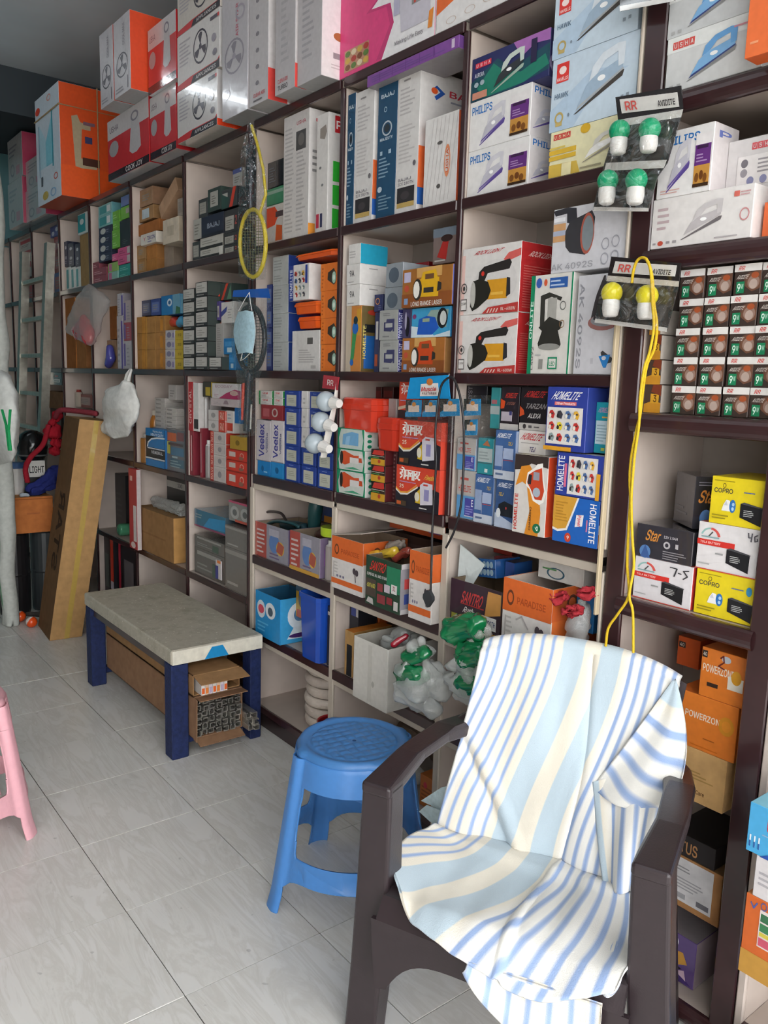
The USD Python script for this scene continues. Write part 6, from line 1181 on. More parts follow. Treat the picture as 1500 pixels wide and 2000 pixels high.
VX = [('t', 'Veelex', .18, .10, .40, .80, '#3a3a8a', 90), ('l', .66, .15, .2, .7, 1, '#9a98a8'), ('r', .0, .0, 1, .02, '#8a8894'), ('t', 'Vajuta', .70, .2, .16, .5, '#77748f', 90)]
B('small_box', 'white upright box with purple lettering read sideways, left of two', 501, 528, 822, 901, Y=1.70, d=.2, c=('#c0b9bc', '#aca5a8', '#cfc9ca'), f=VX)
B('small_box', 'white upright box with purple lettering read sideways, right of two', 529, 554, 823, 905, Y=1.70, d=.2, c=('#cdc7c9', '#b9b3b5', '#d4cfd0'), f=VX)
B('small_box', 'dark red box with a round badge on the sideways lettered boxes', 510, 552, 793, 821, Y=1.705, d=.18, c=('#8f3036', '#7a282e', '#9a3a40'), f=[('r', .1, .2, .3, .55, '#a8565a'), ('e', .65, .5, .14, .3, '#b0a09a'), ('e', .65, .5, .08, .2, '#8f3036')])
stack('small_box', 'white and green box with red lettering, {} of two on the dark red box', 506, 531, [764, 778, 792], c=('#cfcac6', '#2f8a4a', '#d0ccc8'), f=OB, Y=1.705, d=.18)
stack('small_box', 'white and green box with red lettering, right twin, {} on the dark red box', 533, 552, [764, 778, 792], c=('#cfcac6', '#2f8a4a', '#d0ccc8'), f=OB, Y=1.705, d=.18)
stack('fitting_box', 'dark blue box with a cream label, {} of five in the left column', 556, 584, [764, 798, 835, 873, 907, 941], c=BL, f=BLX, Y=1.70, d=.18)
stack('fitting_box', 'dark blue cream-labelled box, {} of two at the foot of the middle column', 589, 617, [879, 913, 949], c=BL, f=BLX, Y=1.70, d=.18)
stack('fitting_box', 'dark blue cream-labelled box, {} of two at the foot of the right column', 620, 650, [886, 920, 957], c=BL, f=BLX, Y=1.695, d=.18)
stack('fitting_box', 'slim white box, {} of three over the middle column of blue boxes', 588, 600, [764, 798, 836, 877], c=('#d4d1cd', '#c5c2be'), f=[('l', .3, .2, .4, .5, 2, '#b5b2ae')], Y=1.71, d=.16)
stack('fitting_box', 'dark blue box with a cream label, {} of three behind the hanging round bulbs', 602, 626, [766, 802, 840, 878], c=BL, f=BLX, Y=1.72, d=.16)
B('fitting_box', 'dark blue box edge behind the hanging bulb strip at the right', 629, 650, 842, 884, Y=1.72, d=.16, c=BL, f=BLX)
# centre bay: red tubs, green torch boxes, striped boxes
GT = [('p', [(.10, .02), (.06, .5), (.14, .96), (.92, .98), (.98, .5), (.94, .04)], '#c4c9c2'), ('p', [(.12, .35), (.14, .85), (.28, .92), (.62, .74), (.88, .78), (.92, .45), (.6, .45), (.3, .25)], '#c8502a'), ('e', .17, .58, .06, .32, '#2a2420'), ('r', .48, .38, .32, .26, '#d5d2cf'), ('r', .80, .66, .12, .18, '#d9d6d2'), ('p', [(.25, .08), (.6, .2), (.9, .1)], '#4a9a78')]
GTS = [('r', .0, .0, .22, 1, '#c9c9c4'), ('e', .12, .7, .05, .08, '#1c7a58'), ('e', .12, .45, .05, .08, '#1c7a58'), ('e', .12, .2, .05, .08, '#1c7a58')]
GTC = ('#1f8a62', '#c9c9c4', '#4aa482')
B('torch_box', 'green box with an orange torch picture, bottom of three', 657, 713, 925, 972, Y=1.69, d=.2, c=GTC, f=GT, s=GTS)
B('torch_box', 'green box with an orange torch picture, middle of three', 656, 712, 882, 924, Y=1.69, d=.2, c=GTC, f=GT, s=GTS)
B('torch_box', 'green box with a pale blue torch picture, top of three', 655, 711, 840, 881, Y=1.69, d=.2, c=GTC, f=[('p', [(.10, .02), (.06, .5), (.14, .96), (.92, .98), (.98, .5), (.94, .04)], '#b8c4be'), ('p', [(.2, .2), (.22, .7), (.55, .85), (.8, .8), (.8, .2)], '#6aa0c8'), ('p', [(.3, .2), (.35, .6), (.5, .65), (.45, .2)], '#8ab8d8')], s=GTS + [('r', .3, .2, .5, .6, '#2a3a34'), ('e', .5, .5, .15, .2, '#c9c9c4')])
RYF = [('r', .0, .60, 1, .40, '#26201f'), ('p', [(.08, .66), (.2, .95), (.9, .98), (.95, .7), (.8, .64)], '#c0392f'), ('r', .05, .56, .9, .03, '#c9c4b8'), ('r', .0, .0, 1, .40, '#c8962c'), ('r', .1, .44, .5, .06, '#4a8a4a'), ('e', .6, .25, .1, .12, '#b0402a')]
stack('torch_box', 'black and yellow box with a red torch, {} of three beside the green boxes', 725, 752, [880, 911, 944, 977], c=('#3a2a20', '#5a2226', '#3a2a26'), f=RYF, s=[('l', .4, .1, .4, .8, 5, '#8a6a68')], Y=1.69, d=.2)
tub('orange red plastic tub, large one on the green torch boxes', 660, 734, 779, 838, 1.685, '#c93a26')
B('torch_box', 'black and yellow boxes pack supporting the lower red tub', 757, 774, 880, 984, Y=1.72, d=.18, c=('#4a1f24', '#3a181c'), f=[('l', .2, .05, .6, .9, 12, '#7a5a58')])
tub('orange red plastic tub, smaller one lower right of the large tub', 729, 775, 817, 877, 1.685, '#c73724')
B('clear_bin', 'clear empty plastic box between the red tubs and the orange red cartons', 742, 774, 779, 816, Y=1.74, d=.12, c=('#8f8a88', '#a09b98', '#a8a4a2'), m=GLOSS, snap=False)
for k, (a, b_) in enumerate(((694, 716), (719, 745), (748, 768))): B('torch_box', f'dark red box standing at the back over the red tub, {ORD[k]} from the left', a, b_, 756, 782, Y=1.86, d=.12, c=('#4f2220', '#3f1c1a'), f=[('r', .1, .2, .8, .5, '#7a2a26')], snap=False)
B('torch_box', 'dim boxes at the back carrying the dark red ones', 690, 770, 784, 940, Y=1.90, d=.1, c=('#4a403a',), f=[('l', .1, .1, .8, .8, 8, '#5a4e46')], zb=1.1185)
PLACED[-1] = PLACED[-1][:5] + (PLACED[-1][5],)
# Hindi lettered emergency-light cartons: strokes of the word
def hindi():
    o = [('r', .0, .80, .98, .07, '#f2efe8')]
    S = lambda pts, t=.055: o.append(('s', pts, t, '#f2efe8'))
    S([(.13, .80), (.13, .60), (.05, .58), (.04, .46), (.12, .44), (.13, .30), (.04, .12)]); S([(.23, .80), (.23, .05)]); S([(.23, .82), (.20, .98), (.10, 1.04)])
    S([(.42, .80), (.42, .05)]); S([(.42, .38), (.31, .38), (.30, .80)]); S([(.30, .38), (.28, .30), (.33, .28)])
    S([(.62, .80), (.62, .05)]); S([(.62, .60), (.56, .66), (.53, .55), (.55, .34)]); S([(.54, .60), (.48, .66), (.46, .50), (.49, .32)]); S([(.70, .80), (.70, .05)])
    S([(.84, .80), (.84, .64), (.76, .62), (.76, .50), (.85, .46), (.80, .26), (.75, .22)]); S([(.94, .80), (.94, .62), (.89, .52), (.88, .30), (.94, .18), (.99, .24)])
    return o
HF = [('r', 0, 0, 1, .34, '#26222a'), ('p', [(0, .42), (.12, .34), (.30, .34), (.55, .56), (.75, .58), (1, .50), (1, .30), (.55, .30), (.3, .16), (.1, .2), (0, .28)], '#26222a'), ('p', [(0, .40), (.12, .30), (.28, .32), (.52, .52), (.52, .56), (.28, .36), (.12, .34), (0, .44)], '#d8d4d0'), ('p', [(0, .44), (.12, .34), (.28, .36), (.5, .56), (.5, .60), (.28, .40), (.12, .38), (0, .48)], '#dd9a3c'),
      ('i', hindi(), .08, .66, .50, .28), ('t', '25', .10, .47, .10, .09, '#e8d8c0'), ('l', .10, .60, .4, .05, 1, '#b88ab0'), ('p', [(.48, .18), (.52, .44), (.62, .56), (.68, .54), (.66, .16)], '#cfae2a'), ('e', .52, .32, .055, .11, '#d8d2c0'), ('p', [(.60, .14), (.58, .60), (.66, .68), (.86, .66), (.88, .20)], '#cfcad4'), ('r', .68, .26, .11, .26, '#8f8ab8'), ('r', .66, .60, .1, .04, '#c0443a'), ('r', .03, .05, .24, .12, '#4a3a2a'), ('r', .05, .07, .10, .08, '#c0582c'), ('l', .58, .05, .3, .06, 1, '#d0ccc8')]
HS = [('r', 0, 0, .45, 1, '#d94b38'), ('r', .45, 0, .55, 1, '#4a2226'), ('t', 'HOMELITE', .14, .10, .16, .74, '#ece4e0', 90)]
HC_ = ('#cf4630', '#d94b38', '#c9543e')
B('lantern_box', 'orange red carton with white Hindi lettering and a torch picture, lower of two', 773, 858, 919, 1006, Y=1.675, d=.2, c=HC_, f=HF + [('t', 'Freedom', .66, .74, .30, .12, '#e0b84a', 0, .3)], s=HS)
B('lantern_box', 'orange red carton with white Hindi lettering and a torch picture, upper of two', 779, 861, 826, 918, Y=1.675, d=.2, c=HC_, f=HF, s=HS)
B('lantern_box', 'orange red carton end with white Hindi lettering, topmost behind the blue sachets', 779, 818, 742, 824, Y=1.72, d=.18, c=('#cc4a34', '#c04030'), f=[('i', hindi(), .1, .62, 1.2 - .35, .28), ('l', .1, .45, .5, .06, 1, '#b8a0c0'), ('r', 0, 0, 1, .22, '#3a2a2c'), ('p', [(0, .22), (.5, .3), (1, .24), (1, .34), (.5, .38), (0, .3)], '#d0b8a0')])
# right bay of the middle unit
GBX = [('r', 0, .5, 1, .5, '#b0aca8'), ('l', .15, .78, .5, .12, 1, '#b5524a'), ('t', 'HOMELITE', .08, .56, .66, .14, '#b8584e'), ('r', 0, .02, 1, .46, '#5a94c4'), ('r', .45, .06, .5, .38, '#4a4a9a'), ('l', .5, .1, .4, .2, 4, '#8f8fc8'), ('t', 'E', .8, .28, .1, .14, '#d8d8e0'), ('r', .45, .06, .48, .02, '#c9c9d4')]
stack('lantern_box', 'grey and blue printed box, {} of two beside the tall red-edged cartons', 893, 929, [857, 922, 1005], c=('#9aa4b4', '#8a94a4'), f=GBX, Y=1.70, d=.14)
TJ = [('t', 'HOMELITE', .06, .84, .76, .10, '#dfe2ea', 0, .2), ('r', 0, 0, 1, .18, '#b9c0cc'), ('t', 'TEJ', .62, .70, .26, .07, '#c9a83a', 0, .2), ('r', .04, .26, .36, .42, '#8fa0c0'), ('r', .44, .42, .48, .22, '#a0aecb'), ('r', .44, .39, .48, .012, '#b54a4a'), ('r', .42, .18, .012, .4, '#c9c4c8'), ('l', .1, .06, .6, .1, 1, '#5a6a8a')]
TJC = ('#3f5f92', '#8f9cb4', '#4a6a9c')
B('lantern_box', 'blue emergency-lamp box with white lettering, lowest, in the second column', 926, 963, 930, 1021, Y=1.695, d=.15, c=TJC, f=TJ)
B('lantern_box', 'dark blue box with a black searchlight picture, lowest, beside the orange torch box', 967, 1004, 940, 1031, Y=1.69, d=.15, c=('#35507c', '#8a98b0', '#4a6a9c'), f=[('p', [(0, 0), (0, .3), (1, .12), (1, 0)], '#a9b4c8'), ('t', 'HOMELITE', .08, .84, .82, .10, '#cfd4e0', 0, .2), ('t', 'TEJ', .14, .66, .3, .07, '#c9a83a', 0, .2), ('p', [(.14, .25), (.2, .48), (.5, .56), (.95, .5), (.95, .24)], '#1c2026'), ('e', .20, .30, .12, .10, '#d0d4d8'), ('e', .6, .42, .04, .03, '#b03a3a')])
B('lantern_box', 'teal and grey label box above the lowest blue lamp box', 932, 963, 857, 929, Y=1.70, d=.14, c=('#2f8a94', '#7f9a9c', '#3a98a0'), f=[('r', .04, .34, .92, .38, '#a9b4b4'), ('r', .04, .30, .92, .02, '#4a5a5a'), ('l', .1, .4, .7, .25, 3, '#8f9a9a'), ('p', [(.3, .8), (.6, .95), (.8, .78)], '#a86a4a'), ('r', .5, .06, .2, .1, '#d0dcd8')])
B('lantern_box', 'blue emergency-lamp box with white lettering, upper, in the third column', 966, 1006, 842, 938, Y=1.69, d=.15, c=TJC, f=TJ)
OTF = [('p', [(0, 1), (0, .80), (.25, .82), (.5, .9), (1, .86), (1, 1)], '#3a2f2c'), ('p', [(.05, .6), (.2, .85), (.45, .88), (.7, .72), (.85, .3), (.80, 0), (.40, 0), (.52, .3), (.40, .62), (.25, .66)], '#d98a2c'), ('p', [(.36, .62), (.40, .78), (.62, .86), (.68, .90), (.84, .92), (.86, .82), (.90, .70), (.98, .56), (.92, .44), (.80, .40), (.60, .44), (.48, .58)], '#f0ece6'), ('p', [(.40, .66), (.44, .76), (.62, .82), (.82, .86), (.86, .70), (.92, .58), (.86, .46), (.66, .46), (.52, .58)], '#c8472a'), ('r', .58, .70, .18, .10, '#9a98a4'), ('p', [(.42, .64), (.44, .76), (.54, .76), (.52, .64)], '#2f2a2c'), ('e', .70, .55, .11, .06, '#a9b4c0'), ('t', 'HOMELITE', .05, .04, .10, .46, '#c8352c', 90), ('t', 'CHARMING', .52, .06, .06, .3, '#5a3a20', 90), ('e', .76, .10, .12, .06, '#1f6a48'), ('t', '6', .72, .07, .09, .06, '#d8e4d4', 90)]
B('lantern_box', 'tall orange and white box with an orange hand torch picture', 1003, 1068, 893, 1043, Y=1.675, d=.14, c=('#d5cfc9', '#cf4a2a', '#d5c9b4'), f=OTF, s=[('l', .2, .1, .4, .8, 1, '#e0b89a'), ('t', 'RECHARGEABLE', .2, .1, .3, .8, '#e0a888', 90)])
B('lantern_box', 'white box with red slanted lettering above the tall orange box', 1009, 1066, 843, 889, Y=1.70, d=.16, c=('#d2cdc8', '#c9c4bf', '#d6d2cd'), f=[('t', 'HOMELITE', .06, .58, .9, .30, '#bb2f38', 0, .25), ('t', 'TEJ', .40, .10, .26, .2, '#4a3f6a', 0, .2), ('l', .1, .42, .8, .08, 1, '#a8a4a0')])
B('lantern_box', 'black box with red slanted lettering and white names, above the white one', 1016, 1070, 757, 840, Y=1.70, d=.16, c=('#1e1a1e', '#19161a', '#2a2428'), f=[('r', 0, 0, 1, .16, '#b9b4b0'), ('t', 'HOMELITE', .12, .76, .86, .15, '#b3302e', 0, .25), ('t', 'TARZAN', .18, .50, .80, .12, '#8f8a8a', 0, .1), ('t', 'ALEXA', .30, .28, .50, .11, '#c9c4c2', 0, .1), ('p', [(0, .30), (0, .56), (.14, .46), (.18, .36)], '#c04a24'), ('e', .2, .08, .06, .06, '#3a3638'), ('r', .35, .05, .12, .06, '#5a5658'), ('l', .55, .05, .3, .06, 1, '#5a5658')])
B('lantern_box', 'narrow black and red box left of the black lettered one', 978, 1014, 756, 838, Y=1.71, d=.15, c=('#2a2228', '#221c20', '#3a3034'), f=[('r', 0, 0, 1, .14, '#c4bfba'), ('t', 'HOMELITE', .2, .74, .72, .12, '#b8382e', 0, .2), ('t', 'SYSTEM', .3, .58, .5, .07, '#8a5a50', 0, .2), ('p', [(0, .48), (0, .72), (.25, .66), (.2, .5)], '#c84a22'), ('r', .06, .20, .60, .22, '#b0a6b0'), ('r', .5, .34, .14, .1, '#3a3a6a')])
B('lantern_box', 'teal and grey striped box behind the clear bag', 958, 976, 757, 838, Y=1.72, d=.14, c=('#3a8f92', '#327c80', '#4a9a9c'), f=[('r', 0, .35, 1, .2, '#a5b0ae'), ('r', .1, .6, .6, .1, '#a8646a')], snap=False)
B('lantern_box', 'black box with letters read sideways high at the left of the right-hand bay', 893, 952, 740, 775, Y=1.74, d=.14, c=('#1f1c22', '#1a181c', '#2a262c'), f=[('t', 'SYST', .10, .1, .2, .85, '#77747a', 90)], snap=False, z=1.468)
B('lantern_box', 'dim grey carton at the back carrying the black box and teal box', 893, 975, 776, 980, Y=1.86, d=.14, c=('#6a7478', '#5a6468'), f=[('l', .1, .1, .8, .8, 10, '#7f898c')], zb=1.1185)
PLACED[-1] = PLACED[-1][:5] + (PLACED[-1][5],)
OPF = [('t', 'HOMELITE', .10, .80, .78, .13, '#e6e4ea', 0, .2), ('r', .20, .715, .54, .055, '#d86a6a'), ('t', 'Other Products', .23, .722, .48, .04, '#f0dcdc'), ('r', .03, .10, .88, .58, '#dcd8d4'), ('i', i_products(5, 4, 3), .06, .12, .82, .54), ('r', .0, .0, .70, .065, '#d89a2c')]
OPC = ('#2f3f94', '#2a3a84', '#3a4aa0')
pw_l = carton('lantern_box', 'blue and yellow box turned on its side, lowest, under the tilted product box', 'box', .146, .15, .123, (-1.3225, 1.745, 1.1195), (0, 0, 1), ('#2160b4', '#d8892c', '#2a6ac0'),
    [('p', [(0, .30), (0, 1), (.52, 1), (.40, .62), (.30, .30), (.12, .26)], '#d09a3a'), ('p', [(0, .26), (.12, .22), (.33, .28), (.44, .62), (.56, 1), (.52, 1), (.40, .62), (.30, .32), (.12, .27), (0, .31)], '#e4e2e0'), ('l', .05, .45, .28, .45, 7, '#b8842c'), ('t', 'HOMELITE', .80, .10, .14, .82, '#e8e6ec', -90, 0), ('l', .74, .2, .03, .6, 1, '#c87aa0'), ('p', [(.50, .38), (.66, .42), (.68, .66), (.52, .64)], '#e6e2e4'), ('t', 'Power', .55, .40, .08, .24, '#c8324a', -90), ('e', .36, .13, .07, .10, '#c8442c'), ('t', '9', .34, .09, .05, .08, '#f0e0d8')],
    [('r', 0, .4, 1, .6, '#2f3a8a'), ('p', [(0, .3), (.5, .5), (1, .45), (1, .6), (0, .5)], '#e4e0dc')], split=True)
PLACED.append((-1.39, -1.238, 1.67, 1.82, 1.1195, 1.2425))
carton('lantern_box', 'blue box with pictures of products, tilted on its side above the blue and yellow one', 'box', .146, .15, .112, (-1.3225, 1.745, 1.2440), (0, .4, 1.5), OPC[:1] + ('#d4cfca', '#d4cfca'),
    [('t', 'HOMELITE', .04, .10, .14, .82, '#e6e4ea', 90, 0), ('r', .19, .2, .05, .55, '#d86a8a'), ('r', .27, .05, .62, .88, '#dcd8d4'), ('i', i_products(5, 4, 3), .30, .07, .56, .84), ('r', .90, .0, .08, .60, '#d89a2c')], split=True)
B('lantern_box', 'blue box with pictures of products and bold white lettering, topmost', 1067, 1146, 757, 871, Y=1.665, d=.15, c=OPC, f=OPF, s=[], zb=1.3600, bay=False)
q_ = PLACED[-1]
B('lantern_box', 'teal box with a white label standing right of the topmost product box', 1150, 1206, 787, 884, Y=1.70, d=.12, c=('#1f8f9c', '#1d7c88', '#2fa0aa'), f=[('t', 'HOMELITE', .10, .80, .80, .10, '#b08ab0', 0, .2), ('l', .35, .68, .4, .07, 1, '#c89a4a'), ('r', .06, .18, .84, .46, '#b9ccd0'), ('l', .12, .22, .7, .36, 6, '#8fa8ae'), ('r', .4, .05, .2, .06, '#b0b84a')], zb=1.3605)
q2_ = PLACED[-1]
B('lantern_box', 'navy box with white slanted lettering behind the teal one', 1152, 1208, 754, 786, Y=1.74, d=.11, c=('#2a2f6a', '#242858', '#34397a'), f=[('t', 'HOMELITE', .06, .2, .86, .5, '#c9c9d4', 0, .25)], snap=False, zb=q2_[5] - .02)
B('lantern_box', 'plain grey carton at the back holding up the product boxes', 1072, 1210, 890, 1060, Y=1.90, d=.11, c=('#a59c94', '#948b84'), zb=1.1185)

# ------------------------------------------------------------------ helpers for bags, cloth and wires
def bag(name, label, cat, pts, m=MILKY, col='#c9ccc6', group=None, voxel=.012, amp=.012, seed=1, bones=None, smooth=8, part='bag', extra=(), fs=26, parent=None, zmin=None):
    """a soft body from spheres along a chain, crumpled"""
    tm = solid(name, pts, voxel, bones, smooth)
    v = np.array(tm.vertices); n = np.array(tm.vertex_normals)
    k = meshkit.fbm(v * fs, 3, seed) - .5
    k2 = np.abs(meshkit.noise(v * fs * .8 + 7.3, seed + 3) - .5)
    v = v + n * (amp * k * 1.2 - amp * np.exp(-(k2 / .06) ** 2) * .8)[:, None]
    base = (float(v[:, 0].mean()), float(v[:, 1].mean()), float(v[:, 2].min()))
    if zmin is not None: v[:, 2] = np.maximum(v[:, 2], zmin)
    t_ = parent or thing(name, label, cat, base, group=group)
    MB().add(v, tm.faces, col).build(part, m, t_, smooth=True)
    return t_
def wire(name, label, cat, pts, r, col, m=None, n=8, group=None, dense=6, part='cord', parent=None):
    pts = np.array(pts, float); q = []
    P = np.vstack([2 * pts[0] - pts[1], pts, 2 * pts[-1] - pts[-2]])
    for i in range(1, len(P) - 2):
        for u in np.linspace(0, 1, dense, endpoint=False):
            a, b_, c, d = P[i - 1], P[i], P[i + 1], P[i + 2]
            q.append(.5 * (2 * b_ + (c - a) * u + (2 * a - 5 * b_ + 4 * c - d) * u * u + (3 * b_ - a - 3 * c + d) * u ** 3))
    q.append(pts[-1])
    t_ = parent or thing(name, label, cat, tuple(pts.mean(0)), group=group)
    MB().tube(q, r, col, n).build(part, m or PLAST, t_, smooth=True)
    return t_
PX = lambda x, y, Y: onY(x, y, Y)

# ------------------------------------------------------------------ fifth row (shelf at .765 in the middle unit, .555 in the far one)
def open_box(name, label, xl, xr, yt, yb, Y, d, col, side=None, f=(), s=(), inner='#8a7a68', h=None, flaps=True, yaw=0, z0=None, m=None, wl=None):
    """an open-topped carton: four walls and a bottom, printed in front and on its right side"""
    ym = (yt + yb) / 2; a, b_ = PX(xl, ym, Y)[0], PX(xr, ym, Y)[0]
    z0 = z0 if z0 is not None else PX(xr, yb, Y)[2]; z1 = PX(xr, yt, Y)[2]
    x0, x1, y0, y1, z0, z1 = fit(a, b_, Y, Y + d, z0, z1)
    PLACED.append((x0, x1, y0, y1, z0, z1)); w, h = x1 - x0, z1 - z0
    t_ = thing(name, label, 'box', ((x0 + x1) / 2, Y + d / 2, z0), (0, 0, yaw)); side = side or col
    mb = MB(); th = .004
    mb.box(-w / 2, w / 2, -d / 2, -d / 2 + th, 0, h, col, b=.0008, faces={'back': inner, 'top': inner})
    mb.box(-w / 2, w / 2, d / 2 - th, d / 2, 0, h, col, b=.0008, faces={'front': inner, 'top': inner})
    mb.box(-w / 2, -w / 2 + th, -d / 2 + th, d / 2 - th, 0, h, side, b=.0008, faces={'right': inner, 'top': inner})
    mb.box(w / 2 - th, w / 2, -d / 2 + th, d / 2 - th, 0, h, side, b=.0008, faces={'left': inner, 'top': inner})
    mb.box(-w / 2 + th, w / 2 - th, -d / 2 + th, d / 2 - th, 0, th, inner)
    if f: Face(mb, (-w / 2, -d / 2, 0), (w, 0, 0), (0, 0, h), (0, -1, 0)).draw(f)
    if s: Face(mb, (w / 2, -d / 2, 0), (0, d, 0), (0, 0, h), (1, 0, 0)).draw(s)
    mb.build('carton', m or CARD, t_, local=True)
    return t_, (x0, x1, y0, y1, z0, z1)
# middle unit, row at .765: two printed clear bags with tools
PB = [('r', 0, 0, .36, 1, '#a8453a'), ('l', .05, .1, .26, .75, 6, '#c9b4b0'), ('r', .36, .0, .64, 1, '#8f8a94'), ('e', .60, .5, .16, .28, '#5a7ab0'), ('e', .78, .4, .12, .2, '#c8a03a'), ('p', [(.66, .3), (.72, .6), (.9, .5), (.84, .22)], '#a8503a'), ('r', .44, .7, .3, .2, '#a9a4b0'), ('l', .46, .05, .4, .2, 2, '#6a5a7a')]
t1, q1 = open_box('printed_box', 'purple and red printed box full of tools, left of two', 497, 562, 1036, 1100, 1.70, .22, '#8a8490', '#6a5f86', PB, [('r', .1, .1, .8, .5, '#7a4a90')], z0=.7665, m=GLOSS)
t2, q2 = open_box('printed_box', 'purple and red printed box beside the yellow-green disc, right of two', 566, 624, 1052, 1127, 1.69, .22, '#8f8890', '#7a6a86', [(k[0],) + k[1:] for k in PB] + [('r', 0, 0, 1, .10, '#c0902f')], [('r', .1, .3, .8, .4, '#8a5a9a')], z0=.7665, m=GLOSS)
c_ = PX(607, 1010, 1.80)
gr = thing('angle_grinder', 'dark green power tool standing up behind the printed boxes', 'power tool', (c_[0], 1.83, .90))
MB().mesh(solid('g', [((c_[0] - .02, 1.83, .93), .028), ((c_[0] - .01, 1.83, 1.00), .032), ((c_[0] + .0, 1.83, 1.05), .026)], .012), '#1f4a4c').build('motor_housing', PLAST, gr, smooth=True)
MB().mesh(solid('g', [((c_[0] - .04, 1.82, 1.052), .018), ((c_[0] + .03, 1.82, 1.056), .024)], .012), '#26302f').build('gear_head', PLAST, gr, smooth=True)
MB().lathe([(.0005, 0), (.018, 0), (.018, .02), (.0005, .02)], '#14181a', 14, T=lambda v: v[:, [0, 2, 1]] * [1, -1, 1] + [c_[0] + .012, 1.80, 1.045]).build('button', PLAST, gr)
B('small_box', 'blue and orange box at the back behind the power tool', 626, 650, 992, 1026, Y=1.90, d=.1, c=('#22427a', '#1d3a6a'), f=[('r', .3, 0, .7, .4, '#c8862f')], zb=.93)
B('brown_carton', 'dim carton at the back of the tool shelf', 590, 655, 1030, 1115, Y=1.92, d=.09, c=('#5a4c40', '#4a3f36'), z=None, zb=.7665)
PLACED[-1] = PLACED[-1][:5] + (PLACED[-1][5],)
p = PX(634, 1040, 1.71)
tp = thing('tape_roll', 'yellow green disc roll lying on the clear jar', 'tape roll', (p[0], 1.76, .932))
MB().lathe([(.020, 0), (.056, 0), (.058, .006), (.058, .030), (.056, .034), (.020, .034), (.020, 0)], '#aac42f', 28).build('roll', SHINY, tp, local=True)
MB().lathe([(.0005, .026), (.0195, .026), (.0195, .005), (.0005, .005)], '#7a9a24', 20).build('core', PLAST, tp, local=True)
can('clear jar with a silver lid right of the printed boxes', 637, 1056, 1130, 27, 1.70, ('#a39a96', '#c9c5c2'), 'jar', .7665)
for k, (pts, col) in enumerate((([(508, 1012), (522, 1000), (548, 1002), (560, 1018), (575, 1028)], '#2a2220'), ([(520, 1025), (540, 1018), (570, 1022), (585, 1030)], '#1f4a50'))):
    wire('extension_lead', ['black coiled cord on top of the left printed box', 'teal cord lying in the left printed box'][k], 'cord', [PX(x, y, 1.76) for x, y in pts], .006 if k == 0 else .008, col)
bag('tool_bundle', 'teal power tool bundle lying in the left printed box', 'power tool', [((q1[0] + .06, 1.81, q1[5] - .02), .026), ((q1[1] - .05, 1.81, q1[5] - .01), .026)], PLAST, '#1f3f48', amp=.006, part='body')
bag('tool_bundle', 'dark red tool bundle lying in the right printed box', 'power tool', [((q2[0] + .06, 1.80, q2[5] - .02), .025), ((q2[1] - .06, 1.80, q2[5] - .012), .024)], PLAST, '#5a3a34', amp=.006, part='body')
# earphone cartons, orange and white
EP = [('r', 0, .58, 1, .42, '#d5662c'), ('o', .16, .76, .075, .10, .35, '#6a3a24'), ('t', 'PARADISE', .30, .70, .58, .09, '#a8481c'), ('r', 0, .10, 1, .10, '#d5662c'), ('r', .06, .22, .03, .3, '#b0a9a4'), ('l', .08, .30, .2, .24, 4, '#b9b4b0'), ('e', .74, .44, .05, .06, '#4a3f44'), ('e', .82, .42, .05, .06, '#4a3f44'), ('s', [(.76, .42), (.79, .24)], .012, '#5a5054'), ('e', .2, .26, .03, .025, '#77728a'), ('e', .3, .26, .03, .025, '#77728a'), ('e', .4, .26, .03, .025, '#77728a')]
EPC = ('#d6d1cd', '#cfcac6')
ES = [('r', 0, .60, 1, .40, '#c85f2a'), ('o', .3, .80, .08, .1, .35, '#6a3a24'), ('l', .45, .72, .3, .08, 1, '#a8481c')]
e1, r1 = open_box('earphone_carton', 'orange and white open carton, left of the dark green lettered one', 648, 709, 1062, 1150, 1.665, .20, EPC[0], '#cfc9c4', EP, ES, '#a8927c', z0=.7665)
MB().add(*slab((r1[0], r1[3], r1[5]), (r1[0], r1[2], r1[5]), (r1[1] - .02, r1[3] + .0, r1[5] + .03)), '#b5aaa0').build('flap', CARD, e1)
SN = [('t', 'SANTRO', .10, .72, .52, .20, '#c9342e', 0, .2), ('t', 'SUPER EX ALL AND SOUND', .04, .60, .60, .06, '#d0cdca'), ('r', .62, .40, .38, .5, '#2a7a58'), ('r', .02, .18, .30, .36, '#4a4038'), ('t', '600 600', .05, .36, .24, .09, '#c9c04a'), ('r', .36, .34, .16, .16, '#8a3a3e'), ('r', .56, .36, .16, .16, '#c0b4bc'), ('r', .76, .38, .16, .18, '#d8d4d0'), ('t', '31', .80, .44, .07, .09, '#8a3a3e'), ('r', .36, .10, .24, .18, '#8a3a3e'), ('r', .64, .14, .16, .14, '#8a3036'), ('r', .84, .06, .12, .18, '#c9c4c0'), ('p', [(.05, .05), (.1, .16), (.24, .14), (.26, .02)], '#b9b4b0')]
e2, r2 = open_box('speaker_carton', 'dark green carton with red lettering, between two orange cartons', 714, 782, 1103, 1175, 1.640, .17, '#26402f', '#b9b4b4', SN, [('r', .0, .1, .5, .8, '#8a868c'), ('r', .1, .5, .3, .2, '#c84a4a'), ('r', .1, .2, .3, .2, '#3a4a8a')], '#6a5a48', z0=.7665)
e3, r3 = open_box('earphone_carton', 'orange and white open carton behind the hanging black cable', 799, 872, 1092, 1198, 1.655, .20, EPC[0], '#cfc9c4', EP, ES, '#a8927c', z0=.7665)
